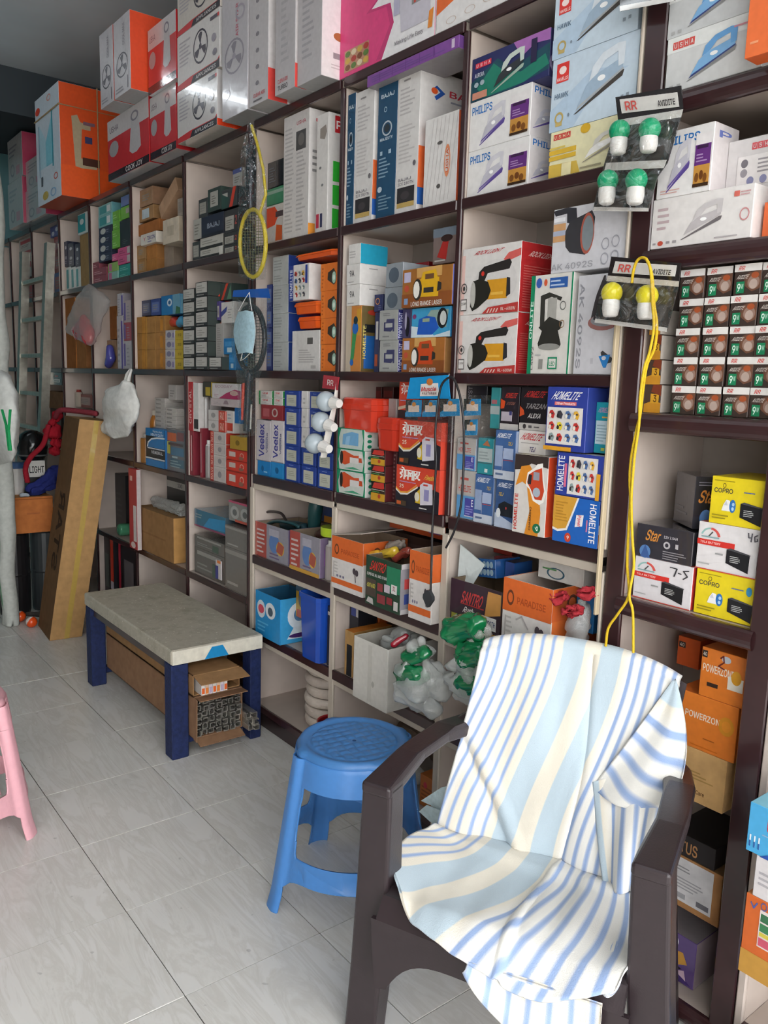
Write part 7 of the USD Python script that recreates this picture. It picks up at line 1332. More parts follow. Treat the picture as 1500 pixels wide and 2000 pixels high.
B('parcel', 'long orange and black box lying over the open cartons at the back', 760, 870, 1030, 1062, Y=1.86, d=.13, c=('#c8562a', '#3a2a24', '#c4532a'), f=[('r', .0, .5, .7, .5, '#2f2a2e'), ('r', .72, .3, .2, .4, '#8a5aa0')], zb=.99)
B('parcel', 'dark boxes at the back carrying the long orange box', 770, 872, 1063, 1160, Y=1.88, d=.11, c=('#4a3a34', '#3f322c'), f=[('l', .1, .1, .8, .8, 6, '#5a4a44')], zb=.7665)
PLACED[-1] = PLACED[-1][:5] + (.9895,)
for k, (x, y, c, lb) in enumerate(((725, 1082, '#d8a42a', 'yellow folded packet sticking out of the dark green carton'), (748, 1078, '#d9b43a', 'second yellow packet with a grey end in the dark green carton'), (765, 1080, '#9a4438', 'maroon packet heaped at the right in the dark green carton'), (745, 1064, '#9a8f86', 'grey crumpled packet on top of the heap in the dark green carton'))):
    p = PX(x, y, 1.70)
    bag('packet', lb, 'packet', [((p[0] - .02, 1.70 + .02 * k, p[2] - .02), .022), ((p[0] + .025, 1.71 + .02 * k, p[2] + .004), .018)], GLOSS, c, amp=.012, fs=34, seed=k + 3, part='wrapper')
for k, (x, y, Y, w_, c) in enumerate(((690, 1028, 1.90, .09, '#6a6058'), (672, 1026, 1.92, .05, '#7a6a5a'))):
    can(['grey metal pot at the back above the left orange carton', 'brown metal pot at the back above the left orange carton'][k], x, y - 26, y + 26, [46, 26][k], Y, (c, c), 'pot', .7665 + .21)
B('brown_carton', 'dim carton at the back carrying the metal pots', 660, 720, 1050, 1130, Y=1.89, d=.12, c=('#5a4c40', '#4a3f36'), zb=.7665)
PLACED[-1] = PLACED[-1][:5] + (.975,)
SB2 = [('t', 'SANTRO', .20, .62, .48, .22, '#c0403e', 0, .15), ('r', .2, .60, .48, .02, '#a83030'), ('p', [(.7, .5), (.75, .95), (1, .95), (1, .6)], '#c08a4a'), ('p', [(0, 1), (0, .4), (.2, .55), (.3, 1)], '#3a2430'), ('t', 'Rush', .26, .46, .24, .11, '#e0dcd8', 0, .3), ('r', .47, .30, .46, .22, '#d9d6d2'), ('o', .54, .41, .055, .09, .3, '#2a8ab8'), ('e', .54, .41, .03, .07, '#2a8ab8'), ('t', 'BLUETOOTH', .61, .36, .30, .10, '#3a4a6a'), ('r', .27, .10, .34, .26, '#b9b0b4'), ('l', .3, .12, .26, .2, 3, '#8a5a5a'), ('r', .63, .05, .3, .2, '#a8822c'), ('r', .04, .28, .2, .12, '#8a8a2c'), ('t', 'MOVIC', .05, .14, .16, .07, '#c9b43a')]
e4, r4 = open_box('speaker_carton', 'dark carton with red lettering and a blue round wireless badge', 879, 978, 1157, 1231, 1.655, .19, '#3a2c34', '#4a3a30', SB2, (), '#6a5a48', z0=.7665)
e5, r5 = open_box('earphone_carton', 'biggest orange and white open carton, holding a white box', 981, 1078, 1152, 1246, 1.65, .27, EPC[0], '#cf6a2e', EP + [('s', [(.30, .50), (.42, .56), (.56, .42)], .012, '#b0a9a8')], ES, '#c4b4a8', z0=.7665)
B('small_box', 'white box with a green badge lying inside the biggest orange carton', 1050, 1140, 1112, 1150, Y=1.74, d=.14, c=('#cfcac4', '#c0bab4', '#3a3a36'), f=[('o', .4, .4, .2, .3, .2, '#3a5a6a'), ('l', .1, .5, .5, .2, 1, '#5a8a5a')], snap=False)
mb = MB(); pp = [PX(x, y, Yq) for x, y, Yq in ((893, 1140, 1.704), (899, 1063, 1.725), (946, 1103, 1.725), (918, 1150, 1.702))]
tpaper = thing('paper', 'white folded paper sheet standing in the dark red-lettered carton', 'paper', tuple(pp[0]))
mb.add([*pp, *[q + [0, .003, 0] for q in pp]], [[0, 1, 2, 3], [7, 6, 5, 4], [0, 4, 5, 1], [1, 5, 6, 2], [2, 6, 7, 3], [3, 7, 4, 0]], '#c9d0cf').build('sheet', CARD, tpaper)
B('battery_pack', 'blue blister pack of batteries lying over the dark red-lettered carton', 934, 974, 1098, 1132, Y=1.735, d=.10, c=('#2a5a94', '#24508a', '#3a6aa4'), f=[('e', .2 + .2 * i, .3 + .4 * j, .09, .18, '#8fa8b8') for i in range(4) for j in range(2)] + [('r', .0, .45, 1, .08, '#1f3a6a')], zb=.945, yaw=-6, roll=-8, m=GLOSS)
B('battery_pack', 'dark blue crumpled pack beside the battery blister', 976, 1004, 1100, 1135, Y=1.76, d=.08, c=('#1f3f80', '#24508a'), m=GLOSS, zb=.945)
B('parcel', 'red and brown box at the back over the dark red-lettered carton', 935, 1000, 1064, 1092, Y=1.89, d=.1, c=('#b0382c', '#8a2f28', '#7a2a26'), f=[('r', 0, .5, 1, .5, '#6a2a28')], zb=.985)
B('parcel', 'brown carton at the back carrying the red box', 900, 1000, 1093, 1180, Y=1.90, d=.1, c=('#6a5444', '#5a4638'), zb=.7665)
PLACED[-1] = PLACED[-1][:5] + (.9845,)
for k, (x, y, rr, c, lb) in enumerate(((1100, 1190, .05, '#b0aaa6', 'clear bag with red twine heads beside the biggest orange carton'), )):
    p = PX(x, y, 1.70)
    bag('polythene_bag', lb, 'bag', [((p[0] + .045, 1.70, .81), .030), ((p[0] + .05, 1.70, .88), .034), ((p[0] + .06, 1.70, .95), .026)], MILKY, '#c9c5c4', amp=.014, fs=30)
for k, (x, y) in enumerate(((1098, 1168), (1122, 1196), (1152, 1160))):
    p = PX(x, y, 1.675); bag('twine_head', f'red fluffy twine head, {ORD[k]} from the left beside the biggest orange carton', 'twine', [((p[0] - .012, 1.665, p[2]), .018), ((p[0] + .012, 1.67, p[2] + .008), .016)], CLOTH, '#a8343c', amp=.022, fs=70, seed=k, part='strands', voxel=.006)
B('small_box', 'bright blue upright box behind the red twine heads', 1124, 1160, 1165, 1240, Y=1.745, d=.05, c=('#2a78b4', '#246aa0'), snap=True)
B('brown_carton', 'grey open carton behind the blue upright box', 1090, 1196, 1140, 1240, Y=1.80, d=.2, c=('#8a8680', '#7a766f', '#a5a29c'), snap=True)

# row at .432
BB = [('e', .24, .62, .17, .20, '#c9d4dc'), ('e', .24, .62, .12, .10, '#c8485a'), ('e', .62, .66, .2, .18, '#d8dce0'), ('e', .62, .64, .10, .10, '#4a5a6a'), ('l', .1, .12, .5, .25, 3, '#5ab0dc')]
e6, r6 = open_box('toy_carton', 'bright blue printed carton filled with blister packs', 499, 547, 1172, 1250, 1.665, .17, '#1f88c4', '#3a98cc', BB, [('e', .55, .60, .34, .3, '#d5e0e8'), ('e', .55, .62, .16, .15, '#5a80a8'), ('e', .55, .62, .07, .07, '#1f3a5a'), ('p', [(.2, .1), (.4, .36), (.8, .34), (.9, .08)], '#d0dae0'), ('e', .55, .16, .3, .05, '#4a2a6a')], '#2a5a7a', z0=.4335)
B('blister_pack', 'yellow and red blister pack leaning in the bright blue carton', 536, 604, 1128, 1182, Y=1.74, d=.07, c=('#b08a2c', '#2a4a6a', '#24506a'), f=[('r', 0, .6, 1, .4, '#1f4a6a'), ('r', .1, .0, .8, .18, '#a8401f'), ('e', .4, .45, .2, .2, '#6a5a3a')], m=GLOSS, zb=.55)
# blue bin
a, b_ = PX(578, 1262, 1.66), PX(620, 1262, 1.66)
bn = thing('waste_bin', 'royal blue plastic bin beside the bright blue carton', 'bin', ((a[0] + b_[0]) / 2, 1.73, .4335)); w = b_[0] - a[0]; hb = .265
mb = MB(); N = 24
def bring(k, z, d=.135): P_ = rounded(-w / 2 * k, w / 2 * k, -d / 2 * k, d / 2 * k, .02); return [(*P_.exterior.interpolate(i / N, normalized=True).coords[0], z) for i in range(N)]
prof = [(.84, 0), (.97, hb - .02), (1.03, hb - .018), (1.03, hb), (.96, hb), (.94, hb - .02), (.80, .006)]
V = [q for k, z in prof for q in bring(k, z)]; F = [[i * N + j, i * N + (j + 1) % N, (i + 1) * N + (j + 1) % N, (i + 1) * N + j] for i in range(len(prof) - 1) for j in range(N)]
V += [(0, 0, 0), (0, 0, .006)]; F = [q for f in F for q in ([f[0], f[1], f[2]], [f[0], f[2], f[3]])] + [[len(V) - 2, (j + 1) % N, j] for j in range(N)] + [[len(V) - 1, (len(prof) - 1) * N + j, (len(prof) - 1) * N + (j + 1) % N] for j in range(N)]
mb.add(V, F, '#1f4aa8').build('bin_body', SHINY, bn, local=True)
PLACED.append((a[0] - .005, b_[0] + .005, 1.66, 1.80, .4335, .70))
B('dark_box', 'black box between the blue bin and the upright', 626, 648, 1186, 1285, Y=1.70, d=.25, c=('#23242c', '#1d1e25', '#2a2b33'), f=[('r', .1, .85, .8, .06, '#b9b0a4')], zb=.4335)
B('small_box', 'blue and black box on the small wooden crate', 668, 700, 1178, 1214, Y=1.76, d=.09, c=('#22242c', '#1d1f26'), f=[('r', .2, .5, .8, .5, '#3a4a8a'), ('r', .75, .5, .25, .5, '#b9b6b4')], zb=.585)
B('brown_carton', 'small open brown crate beside the white open carton', 662, 690, 1236, 1310, Y=1.70, d=.18, c=('#b08a58', '#96703f', '#c4762f'), f=[('r', .25, .0, .6, .7, '#2a2a2c')], zb=.4335, m=KRAFT)
B('brown_carton', 'back carton carrying the blue and black box', 664, 706, 1214, 1290, Y=1.89, d=.1, c=('#8a6a44', '#75582f'), zb=.4335, m=KRAFT)
PLACED[-1] = PLACED[-1][:5] + (.584,)
B('brown_carton', 'orange lettered carton behind the white open carton', 702, 752, 1180, 1222, Y=1.86, d=.13, c=('#c8632c', '#b05624'), f=[('t', 'OTI', .1, .25, .5, .3, '#d8b89a')], zb=.60)
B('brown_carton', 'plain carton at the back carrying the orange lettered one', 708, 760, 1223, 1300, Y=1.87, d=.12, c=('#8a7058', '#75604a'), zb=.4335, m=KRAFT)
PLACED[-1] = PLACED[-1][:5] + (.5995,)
e7, r7 = open_box('white_carton', 'large white open carton full of odds and ends in film', 690, 756, 1269, 1363, 1.60, .28, '#cbc8c0', '#bdbab2', [('r', .44, .05, .12, .9, '#c0bdb4'), ('e', .6, .35, .04, .05, '#aaa79e')], (), '#a5a198', z0=.4335)
bag('plastic_wrap', 'clear crumpled film and wires inside the large white carton', 'plastic film', [((r7[0] + .07, 1.70, r7[5] - .025), .035), ((r7[1] - .075, 1.74, r7[5] + .0), .042), ((r7[1] - .075, 1.80, r7[5] + .0), .04)], MILKY, '#9a948f', amp=.03, fs=24)
bag('plastic_wrap', 'red wrapped piece in the large white carton', 'plastic film', [((r7[1] - .045, 1.66, r7[5] - .002), .014), ((r7[1] - .03, 1.70, r7[5] + .02), .012)], GLOSS, '#b0283a', amp=.006, voxel=.008)
# two milky carrier bags
def tied_bag(label, xc, yt, yb, w, Y, green, seed):
    a, b_ = PX(xc, yt, Y), PX(xc, yb, Y); z0 = max(b_[2], .4345); h = a[2] - z0; x = a[0]
    pts = [((x - w * .55, Y + .06, z0 + .06), .06), ((x + w * .55, Y + .06, z0 + .06), .06), ((x - w * .35, Y + .06, z0 + h * .42), .065), ((x + w * .5, Y + .06, z0 + h * .45), .06), ((x + w * .2, Y + .05, z0 + h * .72), .035), ((x + w * .1, Y + .04, z0 + h * .88), .03), ((x + w * .3, Y + .04, z0 + h * .93), .03)]
    t_ = bag('carrier_bag', label, 'bag', pts, MILKY, '#c9cfc8', amp=.05, fs=20, seed=seed, voxel=.013, bones=[(0, 1), (0, 2), (1, 3), (2, 3), (0, 3), (1, 2), (2, 4), (3, 4), (4, 5), (4, 6)], zmin=z0, smooth=5)
    for k, (dx, dz, r) in enumerate(green):
        tm = solid('g', [((x + dx - .04, Y + .05, z0 + dz), r), ((x + dx + .04, Y + .05, z0 + dz + .03), r)], .012)
        v = np.array(tm.vertices); v = v + np.array(tm.vertex_normals) * (.05 * (meshkit.fbm(v * 26, 3, seed + k) - .5))[:, None]; v[:, 1] = Y + .03 + (v[:, 1] - Y - .05) * .9
        MB().add(v, tm.faces, '#0c6e40').build('contents', GLOSS, t_, smooth=True, label='green packet showing through the bag')
    return t_
tied_bag('milky carrier bag with green contents, left of two below the earphone cartons', 795, 1258, 1398, .085, 1.51, [(-.01, .10, .032), (.01, .17, .022)], 4)
tied_bag('milky carrier bag stuffed with green packets, right one, touching the chair back', 908, 1228, 1400, .085, 1.54, [(.03, .08, .038), (-.03, .23, .04), (.02, .16, .04)], 9)

# lowest row (shelf at .095)
p = PX(594, 1387, 1.72)
for k in range(7):
    cx = p[0] + [0, .004, -.003, .005, -.002, .003, 0][k]
    tr_ = thing('cable_coil', f'off-white cable coil in the stack on the bottom shelf, {level(6 - k, 7)} of seven', 'cable coil', (cx, 1.855, .0965 + k * .0445))
    R_ = .110 + [.0, .003, .002, -.002, .001, -.003, -.002][k]
    q = np.linspace(-math.pi / 2, math.pi * 1.5, 12, endpoint=False)
    prof = [(R_ - .012 + .014 * math.cos(a), .0215 + .021 * math.sin(a)) for a in q] 
    prof = [(R_ - .04, .002)] + [(R_ - .012 + .013 * math.cos(a), .0217 + .0208 * math.sin(a)) for a in np.linspace(-1.5, 1.5, 9)] + [(R_ - .04, .042), (R_ - .04, .002)]
    MB().lathe(prof, ['#c2b6aa', '#bdb1a6', '#c9beb2'][k % 3], 32).build('coil', PLAST, tr_, smooth=40 and False, local=True)
PLACED.append((p[0] - .12, p[0] + .12, 1.73, 1.98, .0965, .41))
p = PX(625, 1394, 1.70)
bw = thing('bowl', 'dark red glossy bowl with a yellow rim on the bottom shelf', 'bowl', (p[0] + .01, 1.752, .0965))
MB().lathe([(.0005, 0), (.028, 0), (.034, .012), (.055, .05), (.062, .082), (.060, .086), (.052, .08), (.045, .05), (.025, .016), (.0005, .014)], ['#8a5a20', '#b0862a', '#a86a24', '#8a1c22', '#b02430', '#c03038', '#7a141c', '#5a0f14', '#4a0c10', '#4a0c10'], 28).build('bowl', SHINY, bw, smooth=True, local=True)
bag('polythene_bag', 'grey polythene sheet crumpled on the bottom shelf behind the blue stool', 'bag', [((-2.30, 1.79, .135), .03), ((-2.12, 1.78, .14), .035), ((-1.98, 1.79, .14), .03)], MILKY, '#8f877f', amp=.02, fs=18, seed=12, zmin=.0965)
bag('cloth_bundle', 'dim brown cloth bundle at the back of the bottom shelf', 'cloth', [((-2.30, 1.93, .17), .045), ((-2.13, 1.93, .20), .05), ((-1.95, 1.92, .18), .045)], CLOTH, '#6a5c50', amp=.04, fs=14, seed=5, voxel=.02)
for k in range(2): bag('packet', ['green leafy packet on the bottom shelf right of the stool', 'dark green packet beside the first, right of the stool'][k], 'packet', [((-1.74 + .16 * k, 1.76, .13), .03), ((-1.68 + .16 * k, 1.76, .145), .028)], GLOSS, ['#1f6a44', '#17503a'][k], amp=.03, fs=30, seed=20 + k)
B('brown_carton', 'orange and brown carton on the bottom shelf behind the chair arm', 818, 880, 1545, 1640, Y=1.72, d=.12, c=('#b5672f', '#96552a'), f=[('l', .1, .2, .7, .5, 4, '#8a4a20'), ('e', .3, .7, .1, .1, '#c43a4a')], zb=.0965)
pp = [(-1.49, 1.52, .42), (-1.30, 1.60, .40), (-1.30, 1.62, .56), (-1.44, 1.56, .58)]
# far unit lower rows
B('brown_carton', 'brown carton with folded film on top, beside the tall red box', 268, 339, 1013, 1097, Y=1.69, d=.22, c=('#96714a', '#b98c54', '#8a6a46'), f=[('l', .1, .4, .7, .1, 1, '#8a6642')], m=KRAFT, zb=.5565)
q = PLACED[-1]
bag('plastic_wrap', 'clear crumpled film lying on the brown carton', 'plastic film', [((q[0] + .06, 1.78, q[5] + .022), .03), ((q[1] - .05, 1.76, q[5] + .03), .036)], MILKY, '#77706a', amp=.03, fs=26, seed=8, zmin=q[5] + .001)
B('dark_box', 'dark carton with a white band standing behind the brown carton', 326, 362, 930, 985, Y=1.86, d=.14, c=('#2a2f30', '#24292a'), f=[('r', .0, .55, 1, .2, '#a5a5a0'), ('t', '100', .6, .6, .25, .12, '#3a3f40')], zb=.80)
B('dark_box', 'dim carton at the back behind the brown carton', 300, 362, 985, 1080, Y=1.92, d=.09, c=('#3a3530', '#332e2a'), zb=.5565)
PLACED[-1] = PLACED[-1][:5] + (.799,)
B('tall_box', 'tall narrow red and white box standing beside the leaning tall carton', 252, 267, 918, 1062, Y=1.655, d=.026, c=('#a8323a', '#bdb4b2'), f=[('r', .55, .1, .4, .45, '#cfc9c8'), ('r', .2, .85, .3, .06, '#d8b0ac'), ('e', .5, .05, .3, .04, '#d0c0bc')], zb=.5565, bay=False)
p = PX(241, 1044, 1.74); sp = thing('thread_spool', 'pale green spool lying beside the tall red box', 'spool', (p[0], 1.76, .5565 + .04))
MB().lathe([(.0005, -.05), (.02, -.05), (.036, -.045), (.038, .04), (.03, .05), (.012, .052), (.012, .045), (.0005, .045)], '#4a8a68', 20, T=lambda v: v[:, [0, 2, 1]] * [1, -1, 1]).build('spool', SHINY, sp, smooth=True, local=True)
B('dark_box', 'big black tub behind the leaning tall carton', 205, 246, 930, 1050, Y=1.81, d=.2, c=('#2a292b', '#242325'), f=[('l', .1, .2, .6, .5, 5, '#3a393c')], zb=.5565)
B('battery_light', 'black and red upright lamp box under the far shelf, left one', 203, 222, 1046, 1100, Y=1.73, d=.15, c=('#26252a', '#201f24'), f=[('r', .65, .0, .3, 1, '#d83a1c'), ('r', .65, .2, .3, .12, '#c9c4d0'), ('r', .1, .2, .4, .5, '#3a4a48')], zb=.0965)
B('battery_light', 'black and crimson upright lamp box under the far shelf, right one', 232, 268, 1070, 1128, Y=1.73, d=.15, c=('#2a2328', '#221d22'), f=[('r', .3, .25, .5, .5, '#6a6468'), ('r', .0, .0, .12, 1, '#b01f38'), ('r', .1, .0, .9, .12, '#a81f34')], zb=.0965)
bag('helmet', 'glossy dark green helmet-like dome on the lowest far shelf', 'helmet', [((-3.98, 1.80, .20), .10), ((-3.86, 1.80, .19), .09)], SHINY, '#0f5a3c', amp=.004, fs=6, part='shell')
bag('packet', 'small red packet beside the dark green dome', 'packet', [((-4.12, 1.74, .13), .03), ((-4.10, 1.74, .17), .025)], GLOSS, '#b8303a', amp=.006)
for k in range(5): carton('flat_board', f'flat brown board in the low pile behind the bench, {level(4 - k, 5)} of five', 'box', .27, .2, .028, (-3.28 + .008 * (k % 2), 1.84, .0965 + k * .0285), (0, 0, [0, 1.5, -1, 1, 0][k]), (['#6a4a34', '#7a553a'][k % 2], '#5a3f2c'), m=KRAFT)
B('clear_box', 'clear box with a blue lid and print, upper left behind the bench', 380, 440, 1012, 1056, Y=1.72, d=.2, c=('#3a6a84', '#4a5a64', '#3a7a94'), f=[('p', [(.3, .1), (.5, .7), (1, .85), (1, .2)], '#2f86b8'), ('l', .05, .5, .3, .3, 2, '#8a9a9a'), ('r', 0, 0, 1, .1, '#8a3a5a')], m=GLOSS, zb=.79)
PLACED[-1] = PLACED[-1][:4] + (.79, PLACED[-1][5])
stack('clear_box', 'grey lidded clear box, {} of two at the left behind the bench', 380, 438, [1064, 1090, 1123], c=('#6a625c', '#5f5852', '#77706a'), f=[('r', .1, .75, .8, .15, '#9a948e'), ('l', .1, .2, .6, .3, 2, '#8a847e'), ('r', .62, .1, .2, .5, '#4a5a48')], Y=1.71, d=.2, m=GLOSS, zb=.5565)
B('clear_box', 'clear box of grey discs with a pink lid behind the bench', 447, 490, 988, 1038, Y=1.73, d=.2, c=('#8a827c', '#7a736d', '#c04a6a'), f=[('e', .28, .45, .2, .32, '#a9a49e'), ('e', .74, .45, .2, .32, '#a9a49e'), ('e', .28, .45, .1, .16, '#6a6460'), ('e', .74, .45, .1, .16, '#6a6460'), ('r', 0, .9, 1, .1, '#c04a68'), ('r', .3, 0, .6, .12, '#c0503a')], m=GLOSS, zb=.87)
stack('clear_box', 'cloudy grey tub in film, {} of two at the right behind the bench', 440, 490, [1040, 1085, 1138], c=('#77706a', '#6a635d', '#857e78'), f=[('l', .1, .1, .8, .15, 1, '#a39c96'), ('r', .0, .85, 1, .1, '#938c86')], Y=1.70, d=.2, m=GLOSS, zb=.5565)
B('small_box', 'small white and purple box standing in front of the grey clear boxes', 421, 432, 1097, 1134, Y=1.70 - .0, d=.006, c=('#c9c4c4', '#b9b4b4'), f=[('r', 0, 0, .5, .7, '#4a4a8a'), ('r', .3, .85, .6, .15, '#d87a3a')], snap=False, bay=False)

# ------------------------------------------------------------------ things hanging in front of the shelves
def patch(mb, pts, col, th=.0025):
    """a thin card through world points (in order), with thickness towards the wall"""
    n = len(pts); P = np.array(pts, float); Q = P + [0, th, 0]
    F = [[0, i, i + 1] for i in range(1, n - 1)] + [[n, n + i + 1, n + i] for i in range(1, n - 1)] + [q for i in range(n) for q in ([i, n + i, n + (i + 1) % n], [i, n + (i + 1) % n, (i + 1) % n])]
    return mb.add(np.vstack([P, Q]), F, col)
def pxs(pts, Y): return [PX(x, y, Y) for x, y in pts]
def card_text(mb, txt, tl, tr, bl, Y, col, rot=0):
    v, f = T2(txt, True); a, b_, c = PX(*tl, Y), PX(*tr, Y), PX(*bl, Y)
    P = np.array([c + (b_ - a) * p[0] + (a - c) * p[1] - [0, .0008, 0] for p in v]); f = np.asarray(f)
    if np.cross(P[f][:, 1] - P[f][:, 0], P[f][:, 2] - P[f][:, 0]).sum(0)[1] > 0: f = f[:, ::-1]
    mb.add(P, f, col)
# swatters
def oval(cx, cy, rx, ry, Y, n=36): return [PX(cx + rx * math.cos(a), cy + ry * math.sin(a), Y) for a in np.linspace(0, 2 * math.pi, n)]
YS = 1.625
sw = thing('mosquito_bat', 'yellow mosquito swatter in a clear bag hanging upside down', 'mosquito bat', tuple(PX(493, 400, YS)))
MB().tube(oval(494, 475, 25, 66, YS), .0085, '#d8c22c', 8, cap=False).build('frame', PLAST, sw, smooth=True)
mb = MB()
for k in range(-4, 5):
    x = 494 + k * 5.2; dy = 64 * math.sqrt(max(0, 1 - (k * 5.2 / 25) ** 2)); mb.tube([PX(x, 475 - dy, YS), PX(x, 475 + dy, YS)], .0011, '#8a8a5a', 4)
for k in range(-11, 12):
    y = 475 + k * 5.6; dx = 24 * math.sqrt(max(0, 1 - (k * 5.6 / 66) ** 2)); mb.tube([PX(494 - dx, y, YS + .002), PX(494 + dx, y, YS + .002)], .0011, '#8a8a5a', 4)
mb.build('net', METAL, sw)
MB().tube(pxs([(507, 418), (519, 380), (514, 330), (502, 280), (491, 245)], YS - .004), .006, '#d0ba2c', 8).build('shaft', PLAST, sw, smooth=True)
MB().tube(pxs([(490, 408), (489, 380), (490, 330), (489, 285)], YS), [.016, .019, .021, .017], '#3a3b40', 12).build('handle', FOIL, sw, smooth=True)
bp = pxs([(470, 300), (486, 236), (498, 250), (519, 330), (521, 420), (523, 500), (518, 545), (492, 548), (466, 540), (464, 470), (466, 400)], YS - .02)
mb = MB(); patch(mb, bp, '#ffffff', .0006); mb.build('clear_bag', FILM, sw)
sw2 = thing('mosquito_bat', 'black mosquito swatter in a clear blue-topped bag with a face mask over it', 'mosquito bat', tuple(PX(488, 700, YS)))
MB().tube(oval(490, 662, 27, 64, YS), .0105, '#26272c', 8, cap=False).build('frame', PLAST, sw2, smooth=True)
mb = MB()
for k in range(-4, 5):
    x = 490 + k * 5.6; dy = 62 * math.sqrt(max(0, 1 - (k * 5.6 / 27) ** 2)); mb.tube([PX(x, 662 - dy, YS), PX(x, 662 + dy, YS)], .0011, '#6a7a70', 4)
for k in range(-10, 11):
    y = 662 + k * 6; dx = 26 * math.sqrt(max(0, 1 - (k * 6 / 64) ** 2)); mb.tube([PX(490 - dx, y, YS + .002), PX(490 + dx, y, YS + .002)], .0011, '#6a7a70', 4)
mb.build('net', METAL, sw2)
MB().tube(pxs([(488, 722), (485, 745), (483, 800), (482, 842)], YS), [.017, .013, .012, .014], '#222530', 12).build('handle', PLAST, sw2, smooth=True)
MB().tube(pxs([(476, 748), (474, 790), (473, 820)], YS - .012), [.006, .0065, .005], '#c8442c', 8).build('grip_stripe', PLAST, sw2, smooth=True, label='orange red stripe on the grip')
MB().tube(pxs([(491, 790), (489, 838)], YS - .012), .004, '#b9b6b0', 8).build('button_strip', PLAST, sw2)
mb = MB(); patch(mb, pxs([(454, 580), (456, 567), (524, 563), (528, 582)], YS - .018), '#1f56b0', .0008); mb.build('bag_header', GLOSS, sw2, label='blue printed top of the clear bag')
mb = MB(); patch(mb, pxs([(454, 581), (528, 583), (524, 690), (506, 740), (500, 850), (468, 856), (462, 740), (452, 680)], YS - .018), '#ffffff', .0006); mb.build('clear_bag', FILM, sw2)
mk = thing('face_mask', 'pale blue pleated face mask hanging over the black swatter', 'face mask', tuple(PX(478, 650, 1.59)))
g = []
for j in range(17):
    t = j / 16; y = 606 + 82 * t; wd = 14 + 7 * math.sin(math.pi * min(1, t * 1.05)); cxm = 479 - 2 * math.sin(t * 3.1)
    g.append([PX(cxm + wd * (i / 8 * 2 - 1) , y + 3 * abs(i / 8 * 2 - 1.1), 1.592 - .016 * math.cos((i / 8 * 2 - 1) * 1.3) + .003 * ((j % 4) / 3)) for i in range(9)])
V = np.array(g).reshape(-1, 3); F = [[j * 9 + i, (j + 1) * 9 + i, (j + 1) * 9 + i + 1, j * 9 + i + 1] for j in range(16) for i in range(8)]
MB().add(V, F, '#a9c8d4').add(V + [0, .003, 0], [f[::-1] for f in F], '#c9d4d6').build('mask_panel', CLOTH, mk, smooth=True)
MB().tube(pxs([(466, 607), (478, 585), (487, 571), (489, 590), (492, 607)], 1.590), .0016, '#d8d8d4', 6).build('ear_loop', CLOTH, mk)
MB().tube(pxs([(474, 686), (470, 705), (478, 700), (490, 688)], 1.588), .0016, '#d8d8d4', 6).build('ear_loop', CLOTH, mk)
# bags
def hung_bag(name, label, outline, Y, m, col, depth, cols=None, amp=.012, seed=0, fs=22, part='bag'):
    """a hanging bag with the given outline, swelling towards the middle"""
    P_ = Polygon(outline); x0, y0, x1, y1 = P_.bounds; n = 30
    t_ = thing(name, label, 'bag', tuple(PX((x0 + x1) / 2, (y0 + y1) / 2, Y)))
    rows = []
    ys_ = np.linspace(y0 + .5, y1 - .5, n)
    for y in ys_:
        seg = P_.intersection(LineString([(x0 - 5, y), (x1 + 5, y)])); a, _, b_, _ = seg.bounds; rows.append((a, b_))
    V, C, N = [], [], 24
    for j, (a, b_) in enumerate(rows):
        t = j / (n - 1); dp = depth * math.sin(math.pi * min(1, max(.0, t)) ** .75) ** .7 + .004
        for i in range(N):
            q = 2 * math.pi * i / N; cx = (a + b_) / 2 + (b_ - a) / 2 * math.cos(q)
            p = PX(cx, ys_[j], Y); wgt = math.sin(q)
            p = p + [0, dp * wgt, 0]; V.append(p); C.append(lin(cols(t) if cols else col))
    V = np.array(V); c = V.mean(0); k = meshkit.fbm(V * fs * [1, 1, .5], 3, seed) - .5
    V[:, 1] += k * amp * 2; V[:, 0] += (meshkit.noise(V * fs, seed + 2) - .5) * amp * .6
    F = [[j * N + i, (j + 1) * N + i, (j + 1) * N + (i + 1) % N, j * N + (i + 1) % N] for j in range(n - 1) for i in range(N)]
    for j0 in (0, n - 1):
        V = np.vstack([V, V[j0 * N:(j0 + 1) * N].mean(0)]); C.append(C[j0 * N])
    F3 = [q for f in F for q in ([f[0], f[1], f[2]], [f[0], f[2], f[3]])] + [[n * N, i, (i + 1) % N] for i in range(N)] + [[n * N + 1, (n - 1) * N + (i + 1) % N, (n - 1) * N + i] for i in range(N)]
    MB().add(V, F3, np.array(C)).build(part, m, t_, smooth=True)
    return t_
wb = hung_bag('carrier_bag', 'white polythene carrier bag hanging from the shelf above the tall carton', [(251, 744), (262, 758), (268, 790), (266, 820), (250, 852), (228, 857), (207, 848), (201, 838), (205, 800), (208, 762), (222, 758), (240, 748), (246, 740)], 1.60, MATTE, '#d8d8d4', .045, amp=.028, seed=4)
MB().tube(pxs([(244, 752), (249, 730), (255, 720), (257, 722), (252, 738), (250, 752)], 1.60), [.014, .011, .006, .006, .010, .012], '#d6d6d2', 8, flat=.5).build('handle_loop', MATTE, wb, smooth=True)
MILK2 = film('thin_polythene', base=0.05, rough=0.2, milk=0.30, milkcol=(.75, .73, .72))
rb = hung_bag('clear_bag', 'clear polythene bag half full of red pieces hanging at the far shelf', [(172, 554), (180, 558), (213, 586), (200, 616), (187, 667), (177, 676), (162, 667), (130, 649), (142, 611), (157, 578)], 1.62, MILK2, '#ffffff', .05, amp=.02, seed=7)
